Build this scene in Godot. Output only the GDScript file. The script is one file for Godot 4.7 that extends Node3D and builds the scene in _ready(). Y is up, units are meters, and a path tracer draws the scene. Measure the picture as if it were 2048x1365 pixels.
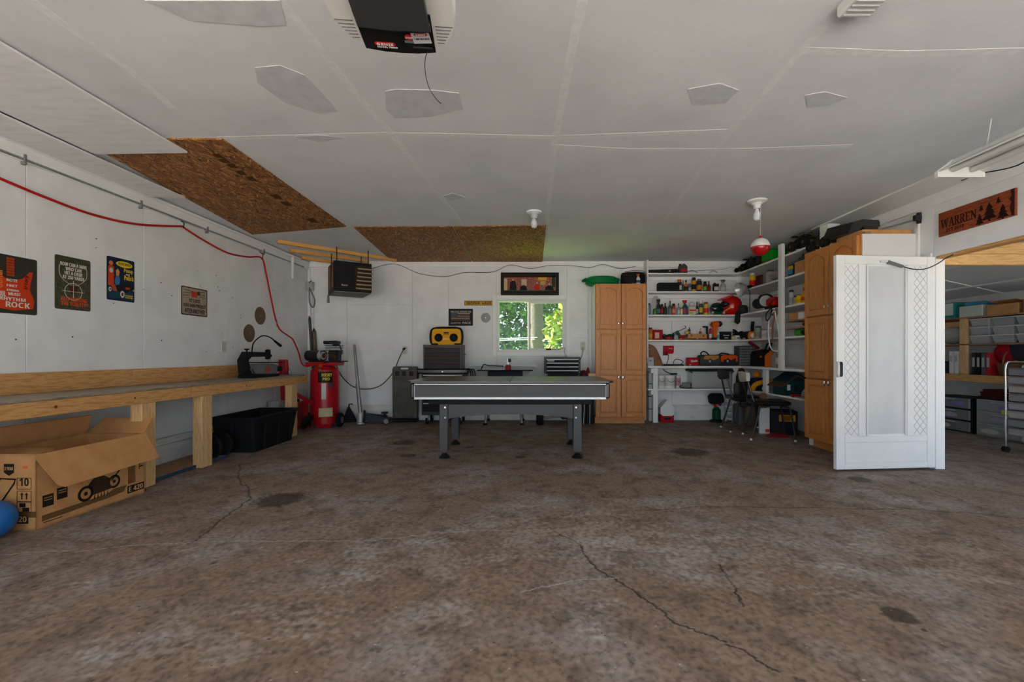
extends Node3D
# A garage workshop. Camera frame 2048 x 1365, focal length F pixels, vanishing point VX, VY.
const F := 890.0
const VX := 1060.0
const VY := 709.0
const CH := 1.02      # camera height
const XL := -3.43     # left wall
const XR := 3.6       # right wall
const ZB := -6.9      # back wall
const HC := 2.46      # ceiling
const ZF := 2.3       # front wall with the open garage door

func P(px: float, py: float, d: float) -> Vector3:
	return Vector3((px - VX) / F * d, CH - (py - VY) / F * d, -d)
func on_left(px: float, py: float) -> Vector3:
	return P(px, py, -XL * F / (VX - px))
func on_right(px: float, py: float) -> Vector3:
	return P(px, py, XR * F / (px - VX))
func on_floor(px: float, py: float) -> Vector3:
	return P(px, py, CH * F / (py - VY))
func on_ceil(px: float, py: float) -> Vector3:
	return P(px, py, (HC - CH) * F / (VY - py))
func on_back(px: float, py: float) -> Vector3:
	return P(px, py, -ZB)

class MB:
	var v := PackedVector3Array()
	var n := PackedVector3Array()
	func tri(a: Vector3, b: Vector3, c: Vector3, na := Vector3.ZERO, nb := Vector3.ZERO, nc := Vector3.ZERO) -> void:
		# counter-clockwise seen from outside; emitted clockwise for Godot
		if na == Vector3.ZERO:
			na = (b - a).cross(c - a).normalized()
			nb = na
			nc = na
		v.append(a); v.append(c); v.append(b)
		n.append(na); n.append(nc); n.append(nb)
	func quad(a: Vector3, b: Vector3, c: Vector3, d: Vector3) -> void:
		tri(a, b, c)
		tri(a, c, d)
	func box(c: Vector3, s: Vector3, b := 0.0, xf := Transform3D()) -> MB:
		var h := s * 0.5
		b = minf(b, minf(h.x, minf(h.y, h.z)) * 0.95)
		var q := func(x: int, y: int, z: int, k: int) -> Vector3:
			# corner moved in on all axes but k
			return xf * (c + Vector3(x * (h.x - (0.0 if k == 0 else b)), y * (h.y - (0.0 if k == 1 else b)), z * (h.z - (0.0 if k == 2 else b))))
		for s1 in [-1, 1]:
			for k in 3:
				var o := [[s1, -1, -1], [s1, 1, -1], [s1, 1, 1], [s1, -1, 1]]
				var r := []
				for t in o:
					var w: Array = [t[0], t[1], t[2]] if k == 0 else ([t[2], t[0], t[1]] if k == 1 else [t[1], t[2], t[0]])
					r.append(q.call(w[0], w[1], w[2], k))
				if s1 == 1:
					quad(r[0], r[1], r[2], r[3])
				else:
					quad(r[3], r[2], r[1], r[0])
		if b > 0.0:
			for s1 in [-1, 1]:
				for s2 in [-1, 1]:
					var e1 := [q.call(s1, s2, -1, 0), q.call(s1, s2, -1, 1), q.call(s1, s2, 1, 1), q.call(s1, s2, 1, 0)]
					var e2 := [q.call(-1, s1, s2, 1), q.call(-1, s1, s2, 2), q.call(1, s1, s2, 2), q.call(1, s1, s2, 1)]
					var e3 := [q.call(s2, -1, s1, 2), q.call(s2, -1, s1, 0), q.call(s2, 1, s1, 0), q.call(s2, 1, s1, 2)]
					for e in [e1, e2, e3]:
						if s1 * s2 > 0:
							quad(e[0], e[1], e[2], e[3])
						else:
							quad(e[3], e[2], e[1], e[0])
					for s3 in [-1, 1]:
						var a: Vector3 = q.call(s1, s2, s3, 0)
						var bb: Vector3 = q.call(s1, s2, s3, 1)
						var cc: Vector3 = q.call(s1, s2, s3, 2)
						if s1 * s2 * s3 > 0:
							tri(a, bb, cc)
						else:
							tri(cc, bb, a)
		return self
	func cyl(a: Vector3, b: Vector3, r1: float, r2 := -1.0, seg := 12, caps := true) -> MB:
		if r2 < 0.0:
			r2 = r1
		var ax := (b - a).normalized()
		var u := ax.cross(Vector3.UP if absf(ax.y) < 0.9 else Vector3.RIGHT).normalized()
		var w := u.cross(ax).normalized()
		for i in seg:
			var t0 := TAU * i / seg
			var t1 := TAU * (i + 1) / seg
			var d0 := u * cos(t0) - w * sin(t0)
			var d1 := u * cos(t1) - w * sin(t1)
			var a0 := a + d0 * r1
			var a1 := a + d1 * r1
			var b0 := b + d0 * r2
			var b1 := b + d1 * r2
			tri(a0, a1, b1, d0, d1, d1)
			tri(a0, b1, b0, d0, d1, d0)
			if caps:
				tri(a, a1, a0, -ax, -ax, -ax)
				tri(b, b0, b1, ax, ax, ax)
		return self
	func tube(pts: Array, r: float, seg := 6) -> MB:
		var up := Vector3(0.13, 0.97, 0.21).normalized()
		var rings := []
		for i in pts.size():
			var t: Vector3 = (pts[mini(i + 1, pts.size() - 1)] - pts[maxi(i - 1, 0)]).normalized()
			if absf(t.dot(up)) > 0.95:
				up = Vector3(0.9, 0.1, 0.4).normalized()
			var u := t.cross(up).normalized()
			var w := u.cross(t).normalized()
			up = w
			var ring := []
			for k in seg:
				ring.append(u * cos(TAU * k / seg) - w * sin(TAU * k / seg))
			rings.append(ring)
		for i in pts.size() - 1:
			for k in seg:
				var k2 := (k + 1) % seg
				var d0: Vector3 = rings[i][k]
				var d1: Vector3 = rings[i][k2]
				var d2: Vector3 = rings[i + 1][k]
				var d3: Vector3 = rings[i + 1][k2]
				var p0: Vector3 = pts[i]
				var p1: Vector3 = pts[i + 1]
				tri(p0 + d0 * r, p0 + d1 * r, p1 + d3 * r, d0, d1, d3)
				tri(p0 + d0 * r, p1 + d3 * r, p1 + d2 * r, d0, d3, d2)
		var e0: Vector3 = pts[0]
		var e1: Vector3 = pts[-1]
		for k in seg:
			var k2 := (k + 1) % seg
			tri(e0, e0 + rings[0][k2] * r, e0 + rings[0][k] * r)
			tri(e1, e1 + rings[-1][k] * r, e1 + rings[-1][k2] * r)
		return self
	func lathe(prof: Array, seg := 16, xf := Transform3D(), sz := 1.0) -> MB:
		# prof: Vector2(radius, height), from bottom to top; sz squashes the depth
		for j in prof.size() - 1:
			var p0: Vector2 = prof[j]
			var p1: Vector2 = prof[j + 1]
			var nn := Vector2(p1.y - p0.y, p0.x - p1.x).normalized()
			for i in seg:
				var t0 := TAU * i / seg
				var t1 := TAU * (i + 1) / seg
				var f := func(t: float, p: Vector2) -> Vector3:
					return xf * Vector3(cos(t) * p.x, p.y, -sin(t) * p.x * sz)
				var g := func(t: float) -> Vector3:
					return (xf.basis * Vector3(cos(t) * nn.x, nn.y, -sin(t) * nn.x / sz)).normalized()
				var a: Vector3 = f.call(t0, p0)
				var b: Vector3 = f.call(t1, p0)
				var c: Vector3 = f.call(t1, p1)
				var d: Vector3 = f.call(t0, p1)
				if p0.x > 0.00001:
					tri(a, b, c, g.call(t0), g.call(t1), g.call(t1))
				if p1.x > 0.00001:
					tri(a, c, d, g.call(t0), g.call(t1), g.call(t0))
		return self
	func ball(c: Vector3, r: Vector3, seg := 16, rings := 10, from := 0.0, to := 1.0) -> MB:
		for j in rings:
			var a0 := -PI / 2 + PI * lerpf(from, to, float(j) / rings)
			var a1 := -PI / 2 + PI * lerpf(from, to, float(j + 1) / rings)
			for i in seg:
				var t0 := TAU * i / seg
				var t1 := TAU * (i + 1) / seg
				var f := func(t: float, a: float) -> Vector3:
					return Vector3(cos(t) * cos(a), sin(a), -sin(t) * cos(a))
				var q := [f.call(t0, a0), f.call(t1, a0), f.call(t1, a1), f.call(t0, a1)]
				var nn := []
				for x in q:
					nn.append((x / r).normalized())
				tri(c + q[0] * r, c + q[1] * r, c + q[2] * r, nn[0], nn[1], nn[2])
				tri(c + q[0] * r, c + q[2] * r, c + q[3] * r, nn[0], nn[2], nn[3])
		return self
	func prism(pts: Array, z0: float, z1: float, xf := Transform3D()) -> MB:
		var p := PackedVector2Array()
		for a in pts:
			p.append(a)
		if Geometry2D.is_polygon_clockwise(p):
			p.reverse()
		# Godot calls y-down clockwise; make it counter-clockwise with y up
		var area := 0.0
		for i in p.size():
			var a := p[i]
			var b := p[(i + 1) % p.size()]
			area += a.x * b.y - b.x * a.y
		if area < 0.0:
			p.reverse()
		var ids := Geometry2D.triangulate_polygon(p)
		for i in range(0, ids.size(), 3):
			var a := p[ids[i]]
			var b := p[ids[i + 1]]
			var c := p[ids[i + 2]]
			if (b - a).cross(c - a) < 0.0:
				var t := b
				b = c
				c = t
			tri(xf * Vector3(a.x, a.y, z1), xf * Vector3(b.x, b.y, z1), xf * Vector3(c.x, c.y, z1))
			tri(xf * Vector3(a.x, a.y, z0), xf * Vector3(c.x, c.y, z0), xf * Vector3(b.x, b.y, z0))
		for i in p.size():
			var a := p[i]
			var b := p[(i + 1) % p.size()]
			quad(xf * Vector3(a.x, a.y, z0), xf * Vector3(b.x, b.y, z0), xf * Vector3(b.x, b.y, z1), xf * Vector3(a.x, a.y, z1))
		return self
	func loft(rings: Array, caps := true) -> MB:
		# rings of equal point count, smooth normals
		var m: int = rings[0].size()
		var nr := []
		for i in rings.size():
			var row := []
			for k in m:
				var du: Vector3 = rings[i][(k + 1) % m] - rings[i][(k + m - 1) % m]
				var dv: Vector3 = rings[mini(i + 1, rings.size() - 1)][k] - rings[maxi(i - 1, 0)][k]
				row.append(du.cross(dv).normalized())
			nr.append(row)
		for i in rings.size() - 1:
			for k in m:
				var k2 := (k + 1) % m
				tri(rings[i][k], rings[i][k2], rings[i + 1][k2], nr[i][k], nr[i][k2], nr[i + 1][k2])
				tri(rings[i][k], rings[i + 1][k2], rings[i + 1][k], nr[i][k], nr[i + 1][k2], nr[i + 1][k])
		if caps:
			for e in [0, rings.size() - 1]:
				var c := Vector3.ZERO
				for q in rings[e]:
					c += q / m
				for k in m:
					var k2 := (k + 1) % m
					if e == 0:
						tri(c, rings[e][k2], rings[e][k])
					else:
						tri(c, rings[e][k], rings[e][k2])
		return self
	func mesh() -> ArrayMesh:
		var arr := []
		arr.resize(Mesh.ARRAY_MAX)
		arr[Mesh.ARRAY_VERTEX] = v
		arr[Mesh.ARRAY_NORMAL] = n
		var m := ArrayMesh.new()
		m.add_surface_from_arrays(Mesh.PRIMITIVE_TRIANGLES, arr)
		return m

var used := {}
func numbered(called: String) -> String:
	if not used.has(called):
		used[called] = 0
		return called
	used[called] += 1
	return "%s_%03d" % [called, used[called]]

func thing(called: String, label: String, category: String, at := Vector3.ZERO, group := "", turn := 0.0) -> Node3D:
	var o := Node3D.new()
	o.name = numbered(called)
	add_child(o)
	o.position = at
	o.rotation.y = turn
	o.set_meta("label", label)
	o.set_meta("category", category)
	if group:
		o.set_meta("group", group)
	return o

func part(to: Node3D, called: String, mb: MB, m: Material, label := "") -> MeshInstance3D:
	var o := MeshInstance3D.new()
	o.name = called
	o.mesh = mb.mesh()
	o.material_override = m
	to.add_child(o, true)
	if label:
		o.set_meta("label", label)
	return o

func structure(called: String) -> Node3D:
	var o := Node3D.new()
	o.name = called
	add_child(o)
	o.set_meta("kind", "structure")
	return o

func struct_mesh(called: String, mb: MB, m: Material) -> MeshInstance3D:
	var o := part(self, called, mb, m)
	o.set_meta("kind", "structure")
	return o

func lettering(to: Node3D, s: String, w: float, h: float, xf: Transform3D, c: Vector2, m: Material, z := 0.002, serif := false, called := "lettering") -> MeshInstance3D:
	var t := TextMesh.new()
	t.text = s
	var f := SystemFont.new()
	f.font_names = PackedStringArray(["Droid Serif" if serif else "Droid Sans"])
	f.font_weight = 700
	t.font = f
	t.font_size = 40
	t.pixel_size = 0.01
	t.curve_step = 3.0
	t.depth = 0.02
	var bb := t.get_aabb()
	var o := MeshInstance3D.new()
	o.name = called
	o.mesh = t
	o.material_override = m
	to.add_child(o, true)
	var sc := Vector3(w / maxf(bb.size.x, 0.001), h / maxf(bb.size.y, 0.001), 0.0008 / 0.02)
	var mid := bb.get_center()
	o.transform = xf * Transform3D(Basis.from_scale(sc), Vector3(c.x - mid.x * sc.x, c.y - mid.y * sc.y, z))
	return o

var mats := {}
func mat(c: Color, rough := 0.7, metal := 0.0) -> StandardMaterial3D:
	var key := "%s %s %s" % [c, rough, metal]
	if not mats.has(key):
		var m := StandardMaterial3D.new()
		m.albedo_color = c
		m.roughness = rough
		m.metallic = metal
		if metal == 0.0 and rough >= 0.3:
			m.metallic_specular = 0.25
		mats[key] = m
	return mats[key]
func rgb(r: float, g: float, b: float, rough := 0.7, metal := 0.0) -> StandardMaterial3D:
	return mat(Color(r / 255.0, g / 255.0, b / 255.0), rough, metal)

func noise(sd: int, freq: float, octaves := 4) -> FastNoiseLite:
	var f := FastNoiseLite.new()
	f.seed = sd
	f.frequency = freq
	f.fractal_octaves = octaves
	f.noise_type = FastNoiseLite.TYPE_SIMPLEX_SMOOTH
	return f

func noise_tex(sd: int, freq: float, stops: Array, octaves := 4, size := 512) -> NoiseTexture2D:
	var t := NoiseTexture2D.new()
	t.width = size
	t.height = size
	t.seamless = true
	t.noise = noise(sd, freq, octaves)
	var g := Gradient.new()
	var off := PackedFloat32Array()
	var col := PackedColorArray()
	for s in stops:
		off.append(s[0])
		col.append(Color(s[1] / 255.0, s[2] / 255.0, s[3] / 255.0))
	g.offsets = off
	g.colors = col
	t.color_ramp = g
	return t

func bump_tex(sd: int, freq: float, strength := 3.0, size := 512) -> NoiseTexture2D:
	var t := NoiseTexture2D.new()
	t.width = size
	t.height = size
	t.seamless = true
	t.noise = noise(sd, freq, 5)
	t.as_normal_map = true
	t.bump_strength = strength
	return t

func textured(tex: Texture2D, scale: Vector3, rough := 0.7, bump: Texture2D = null, bump_scale := 1.0, world := true) -> StandardMaterial3D:
	var m := StandardMaterial3D.new()
	m.albedo_texture = tex
	m.roughness = rough
	m.uv1_triplanar = true
	m.uv1_world_triplanar = world
	m.uv1_scale = scale
	if bump:
		m.normal_enabled = true
		m.normal_texture = bump
		m.normal_scale = bump_scale
	return m

func frame(c: Vector3, x: Vector3, up := Vector3.UP) -> Transform3D:
	x = x.normalized()
	return Transform3D(Basis(x, up, x.cross(up)), c)

func curve(pts: Array, per := 6) -> Array:
	# Catmull-Rom through the points
	var out := []
	for i in pts.size() - 1:
		var a: Vector3 = pts[maxi(i - 1, 0)]
		var b: Vector3 = pts[i]
		var c: Vector3 = pts[i + 1]
		var d: Vector3 = pts[mini(i + 2, pts.size() - 1)]
		for k in per:
			out.append(b.cubic_interpolate(c, a, d, float(k) / per))
	out.append(pts[-1])
	return out

func circle2(c: Vector2, r: Vector2, seg := 20) -> Array:
	var out := []
	for i in seg:
		out.append(c + Vector2(cos(TAU * i / seg) * r.x, sin(TAU * i / seg) * r.y))
	return out

func rrect(w: float, h: float, r: float, seg := 4) -> Array:
	var out := []
	for q in [[1, 1, 0], [-1, 1, 1], [-1, -1, 2], [1, -1, 3]]:
		for i in seg + 1:
			var t: float = PI / 2 * (q[2] + float(i) / seg)
			out.append(Vector2(q[0] * (w / 2 - r) + cos(t) * r, q[1] * (h / 2 - r) + sin(t) * r))
	return out

var M := {}
func wood(sd: int, a: Array, b: Array, axis: int, rough := 0.55, fine := 9.0, along := 0.9) -> StandardMaterial3D:
	var mid := [(a[0] + b[0]) / 2.0, (a[1] + b[1]) / 2.0, (a[2] + b[2]) / 2.0]
	var t := noise_tex(sd, 0.012, [[0.2, b[0], b[1], b[2]], [0.45, mid[0], mid[1], mid[2]], [0.6, a[0], a[1], a[2]], [0.8, mid[0], mid[1], mid[2]]], 4)
	var s := Vector3(fine, fine, fine)
	s[axis] = along
	return textured(t, s, rough)

func make_materials() -> void:
	var wall_bump := bump_tex(5, 0.03, 2.0)
	M.wall = textured(noise_tex(1, 0.008, [[0.0, 226, 227, 228], [0.3, 232, 233, 234], [0.7, 237, 238, 239], [1.0, 240, 241, 242]], 6), Vector3(0.6, 0.6, 0.6), 0.75, wall_bump, 0.12)
	M.ceil = textured(noise_tex(2, 0.006, [[0.0, 218, 220, 224], [0.4, 226, 228, 232], [1.0, 232, 234, 238]], 5), Vector3(0.4, 0.4, 0.4), 0.75, wall_bump, 0.2)
	M.sheet = textured(noise_tex(3, 0.012, [[0.0, 222, 223, 225], [0.4, 234, 234, 236], [1.0, 241, 241, 242]], 5), Vector3(0.5, 1.0, 2.2), 0.75, wall_bump, 0.3)
	M.patch = textured(noise_tex(7, 0.02, [[0.0, 196, 198, 202], [0.5, 206, 208, 212], [1.0, 212, 214, 218]], 4), Vector3(1, 1, 1), 0.8)
	M.white = textured(noise_tex(4, 0.006, [[0.0, 232, 233, 233], [0.4, 239, 239, 239], [1.0, 243, 243, 243]], 4), Vector3(0.7, 0.7, 0.7), 0.5, wall_bump, 0.08)
	M.base = textured(noise_tex(8, 0.01, [[0.0, 192, 192, 190], [0.3, 220, 220, 218], [1.0, 232, 233, 231]], 5), Vector3(0.8, 1.2, 0.8), 0.8, wall_bump, 0.3)
	M.pine_z = wood(11, [218, 168, 108], [190, 134, 74], 2)
	M.pine_y = wood(12, [226, 190, 138], [204, 158, 104], 1)
	M.pine_x = wood(13, [230, 186, 122], [208, 156, 92], 0)
	M.bench_top = wood(14, [170, 158, 140], [128, 114, 98], 2, 0.6)
	M.oak_y = wood(15, [214, 144, 76], [188, 118, 54], 1, 0.4, 12.0, 0.8)
	M.oak_x = wood(16, [214, 144, 76], [188, 118, 54], 0, 0.4, 12.0, 0.8)
	M.brown_wood = wood(17, [140, 96, 60], [96, 60, 36], 1, 0.5)
	M.sign_wood = wood(18, [166, 74, 30], [96, 38, 16], 2, 0.4, 10.0, 1.2)
	M.shelf_wood = wood(19, [176, 134, 96], [140, 100, 66], 2, 0.6)
	M.card = textured(noise_tex(21, 0.02, [[0.0, 182, 128, 76], [0.5, 196, 142, 88], [1.0, 204, 152, 98]], 4), Vector3(0.8, 0.8, 0.8), 0.85)
	M.black = rgb(26, 26, 28, 0.5)
	M.black_gloss = rgb(18, 18, 20, 0.22)
	M.black_metal = rgb(40, 40, 42, 0.4, 0.3)
	M.rubber = rgb(30, 30, 30, 0.8)
	M.dark = rgb(46, 46, 48, 0.6)
	M.grey = rgb(120, 120, 122, 0.6)
	M.lgrey = rgb(176, 177, 178, 0.55)
	M.chrome = rgb(215, 215, 218, 0.16, 1.0)
	M.steel = rgb(165, 166, 168, 0.35, 0.9)
	M.alu = rgb(205, 206, 208, 0.4, 0.6)
	M.red = rgb(176, 22, 30, 0.35)
	M.red_paint = textured(noise_tex(23, 0.02, [[0.0, 150, 14, 24], [0.5, 180, 18, 30], [1.0, 190, 26, 36]], 4), Vector3(2, 2, 2), 0.28)
	M.plain_white = rgb(228, 228, 226, 0.5)
	M.cream = rgb(214, 208, 192, 0.5)
	M.yellow = rgb(226, 168, 30, 0.5)
	M.orange = rgb(226, 100, 28, 0.5)
	M.green = rgb(34, 150, 50, 0.45)
	M.blue = rgb(36, 118, 176, 0.4)
	M.hose = rgb(186, 30, 30, 0.45)
	M.galv = textured(noise_tex(24, 0.03, [[0.0, 140, 142, 144], [1.0, 178, 180, 182]], 3), Vector3(3, 3, 3), 0.45)
	M.galv.metallic = 0.6
	M.felt = textured(noise_tex(25, 0.05, [[0.0, 58, 58, 60], [0.5, 68, 68, 70], [1.0, 78, 78, 80]], 4), Vector3(2.0, 12, 2.0), 0.5)
	M.table_top = textured(noise_tex(26, 0.05, [[0.0, 52, 50, 48], [1.0, 62, 59, 56]], 3), Vector3(2, 2, 2), 0.3)
	M.plastic_dark = textured(noise_tex(27, 0.02, [[0.0, 64, 60, 54], [0.5, 80, 76, 68], [1.0, 92, 88, 80]], 4), Vector3(0.6, 0.6, 0.6), 0.65)
	var g := StandardMaterial3D.new()
	g.albedo_color = Color(0.9, 0.95, 0.92, 0.08)
	g.roughness = 0.03
	g.metallic_specular = 0.2
	g.transparency = BaseMaterial3D.TRANSPARENCY_ALPHA
	M.glass = g
	var c := StandardMaterial3D.new()
	c.albedo_color = Color(0.86, 0.87, 0.88, 0.4)
	c.roughness = 0.2
	c.transparency = BaseMaterial3D.TRANSPARENCY_ALPHA
	M.clear = c
	M.osb = textured(osb_texture(), Vector3(0.6, 0.6, 0.6), 0.7)
	M.floor = floor_material()

func osb_texture() -> ImageTexture:
	var rng := RandomNumberGenerator.new()
	rng.seed = 77
	var w := 900
	var im := Image.create(w, w, false, Image.FORMAT_RGB8)
	im.fill(Color8(140, 88, 38))
	for i in 5200:
		var c := Vector2(rng.randf() * w, rng.randf() * w)
		var a := rng.randfn(0.0, 0.55) + PI / 2
		var l := rng.randf_range(16, 44)
		var b := rng.randf_range(2.5, 9.0)
		var t := rng.randf()
		var col := Color8(int(lerpf(124, 214, t)), int(lerpf(72, 154, t)), int(lerpf(28, 84, t)))
		if rng.randf() < 0.1:
			col = Color8(84, 48, 20)
		var u := Vector2(cos(a), sin(a))
		var n := Vector2(-u.y, u.x)
		var k := 0.0
		while k < b:
			var shade := col.lightened(0.06 * sin(k * 1.7)) if k > 0.8 else col.darkened(0.35)
			var s := -l / 2
			while s < l / 2:
				var p := c + u * (s + sin(k) * 2.0) + n * k
				im.set_pixel(posmod(int(p.x), w), posmod(int(p.y), w), shade)
				s += 0.8
			k += 0.7
	return ImageTexture.create_from_image(im)

func floor_material() -> StandardMaterial3D:
	# 7.2 x 8.4 m of worn concrete, from x = -3.5, z = -7.0
	var w := 1440
	var h := 1680
	var x0 := -3.5
	var z0 := -7.0
	var per := 200.0
	var n1 := noise(31, 0.006, 5).get_image(w, h).get_data()
	var n2 := noise(32, 0.022, 5).get_image(w, h).get_data()
	var streak := noise(33, 0.012, 5).get_image(w, h * 2).get_data()
	var fine := noise(34, 0.11, 4).get_image(w, h).get_data()
	var pit := noise(35, 0.05, 3).get_image(w, h).get_data()
	var out := PackedByteArray()
	out.resize(w * h * 3)
	var rough := PackedByteArray()
	rough.resize(w * h)
	for y in h:
		for x in w:
			var i := y * w + x
			var a := n1[i] / 255.0
			var b := n2[i] / 255.0
			var s := streak[y * 2 * w + x] / 255.0
			var f := fine[i] / 255.0
			var r := 146.0
			var g := 126.0
			var bl := 111.0
			# grey-violet patches
			var k := clampf((a - 0.45) * 3.0, 0.0, 1.0)
			r = lerpf(r, 158.0, k); g = lerpf(g, 146.0, k); bl = lerpf(bl, 140.0, k)
			# dark worn-in dirt
			k = clampf((b - 0.5) * 2.2, 0.0, 1.0) * 0.65
			r = lerpf(r, 102.0, k); g = lerpf(g, 86.0, k); bl = lerpf(bl, 74.0, k)
			# pale scraped streaks
			k = clampf((s - 0.66) * 6.0, 0.0, 1.0) * clampf((f - 0.3) * 2.0, 0.0, 1.0) * clampf(a * 1.6 - 0.2, 0.0, 1.0) * 0.75
			r = lerpf(r, 190.0, k); g = lerpf(g, 183.0, k); bl = lerpf(bl, 178.0, k)
			var m := 0.86 + 0.28 * f
			if pit[i] > 200:
				m *= 0.84
			out[i * 3] = int(clampf(r * m, 0, 255))
			out[i * 3 + 1] = int(clampf(g * m, 0, 255))
			out[i * 3 + 2] = int(clampf(bl * m, 0, 255))
			rough[i] = int(clampf(110.0 + 90.0 * b + 40.0 * f, 0, 255))
	var im := Image.create_from_data(w, h, false, Image.FORMAT_RGB8, out)
	var rng := RandomNumberGenerator.new()
	rng.seed = 5
	var at := func(px: float, py: float) -> Vector2:
		var p := on_floor(px, py)
		return Vector2((p.x - x0) * per, (p.z - z0) * per)
	# cracks: dark or pale lines
	var cracks := [
		[1, [[0, 1112], [150, 1104], [400, 1085], [760, 1078], [980, 1062], [1100, 1056]]],
		[0, [[1100, 1056], [1160, 1090], [1212, 1150], [1330, 1232], [1450, 1290], [1560, 1345]]],
		[0, [[1270, 1022], [1400, 1014], [1550, 1016], [1800, 1017], [1920, 1024], [2048, 1036]]],
		[0, [[480, 928], [478, 948], [490, 970], [500, 1000], [440, 1040], [380, 1084]]],
		[0, [[1730, 936], [1770, 945], [1812, 962], [1920, 1002]]],
		[0, [[1288, 860], [1300, 872], [1330, 885], [1380, 905]]],
		[0, [[975, 880], [1040, 887], [1110, 893], [1160, 894]]],
		[1, [[620, 905], [760, 895], [860, 890]]],
		[0, [[1440, 1130], [1470, 1175], [1490, 1215]]],
		[0, [[735, 880], [760, 868], [770, 860]]],
		[1, [[1040, 1185], [1130, 1165], [1240, 1160]]]]
	for c in cracks:
		var pts: Array = c[1]
		for i in pts.size() - 1:
			var a: Vector2 = at.call(pts[i][0], pts[i][1])
			var b: Vector2 = at.call(pts[i + 1][0], pts[i + 1][1])
			var steps := int(a.distance_to(b) * 2) + 1
			var wob := 0.0
			for k in steps:
				wob = clampf(wob + rng.randf_range(-0.6, 0.6), -5, 5)
				var p := a.lerp(b, float(k) / steps) + (b - a).orthogonal().normalized() * wob
				var q := Vector2i(p)
				if q.x > 1 and q.y > 1 and q.x < w - 2 and q.y < h - 2:
					var old := im.get_pixelv(q)
					var col := old.lerp(Color8(46, 38, 32), 0.75) if c[0] == 0 else old.lerp(Color8(196, 190, 184), 0.7)
					im.set_pixelv(q, col)
					if rng.randf() < 0.5:
						im.set_pixel(q.x + 1, q.y, im.get_pixel(q.x + 1, q.y).lerp(col, 0.6))
	# scraped pale concrete
	for o in [[1150, 1070, 330, 60, 0.5], [1450, 1120, 260, 90, 0.4], [700, 1230, 260, 60, 0.45], [420, 1290, 260, 50, 0.4], [1900, 1110, 200, 60, 0.4], [1660, 1190, 90, 40, 0.4], [860, 1110, 200, 60, 0.4], [260, 1060, 160, 24, 0.35], [1250, 1010, 300, 14, 0.4]]:
		var c: Vector2 = at.call(o[0], o[1])
		var rx := absf(at.call(o[0] + o[2], o[1]).x - c.x)
		var ry := absf(at.call(o[0], o[1] + o[3]).y - c.y)
		for yy in range(-ry, ry):
			for xx in range(-rx, rx):
				var z := Vector2i(int(c.x + xx), int(c.y + yy))
				if z.x > 0 and z.y > 0 and z.x < w and z.y < h:
					var e := 1.0 - Vector2(xx / rx, yy / ry).length()
					var v := streak[(z.y * 2) * w + z.x] / 255.0 + fine[z.y * w + z.x] / 400.0
					if e > 0.0 and v > 0.9 - e * 0.35:
						im.set_pixelv(z, im.get_pixelv(z).lerp(Color8(190, 182, 177), o[4] * 0.8 * minf(1.0, (v - 0.9 + e * 0.35) * 5.0)))
	# oil spots
	for o in [[808, 886, 26, 5], [816, 912, 17, 4], [1040, 915, 12, 5], [1800, 1232, 34, 10], [1720, 960, 24, 6], [940, 895, 10, 4], [1850, 1262, 8, 3], [1380, 905, 40, 6], [560, 1000, 50, 6]]:
		var c: Vector2 = at.call(o[0], o[1])
		var e: Vector2 = at.call(o[0] + o[2], o[1])
		var rx := absf(e.x - c.x)
		for yy in range(-rx, rx):
			for xx in range(-rx, rx):
				var q := Vector2(xx, yy).length() / rx * (0.75 + 0.5 * fine[posmod(int(c.y + yy) * w + int(c.x + xx), w * h)] / 255.0)
				if q < 1.0:
					var z := Vector2i(int(c.x + xx), int(c.y + yy))
					if z.x > 0 and z.y > 0 and z.x < w and z.y < h:
						im.set_pixelv(z, im.get_pixelv(z).lerp(Color8(54, 44, 36), clampf((1.0 - q) * 2.5, 0, 0.7)))
	# paint flecks and grit
	for i in 1500:
		var q := Vector2i(rng.randi_range(2, w - 4), rng.randi_range(2, h - 4))
		var col := Color8(206, 203, 198) if rng.randf() < 0.7 else Color8(52, 46, 42)
		im.set_pixelv(q, col)
		if rng.randf() < 0.35:
			im.set_pixel(q.x + 1, q.y, col)
	var m := textured(ImageTexture.create_from_image(im), Vector3(per / w, 1, per / h), 0.6, bump_tex(36, 0.02, 4.0), 0.35)
	m.uv1_offset = Vector3(-x0 * per / w, 0, -z0 * per / h)
	m.roughness_texture = ImageTexture.create_from_image(Image.create_from_data(w, h, false, Image.FORMAT_L8, rough))
	m.roughness = 1.0
	m.metallic_specular = 0.4
	m.detail_enabled = true
	m.detail_blend_mode = BaseMaterial3D.BLEND_MODE_MUL
	m.detail_uv_layer = BaseMaterial3D.DETAIL_UV_2
	m.uv2_triplanar = true
	m.uv2_world_triplanar = true
	m.uv2_scale = Vector3(0.9, 0.9, 0.9)
	m.detail_albedo = noise_tex(37, 0.03, [[0.0, 176, 172, 168], [0.4, 236, 235, 234], [0.6, 248, 248, 247], [0.8, 255, 255, 255]], 6, 1024)
	return m

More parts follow.
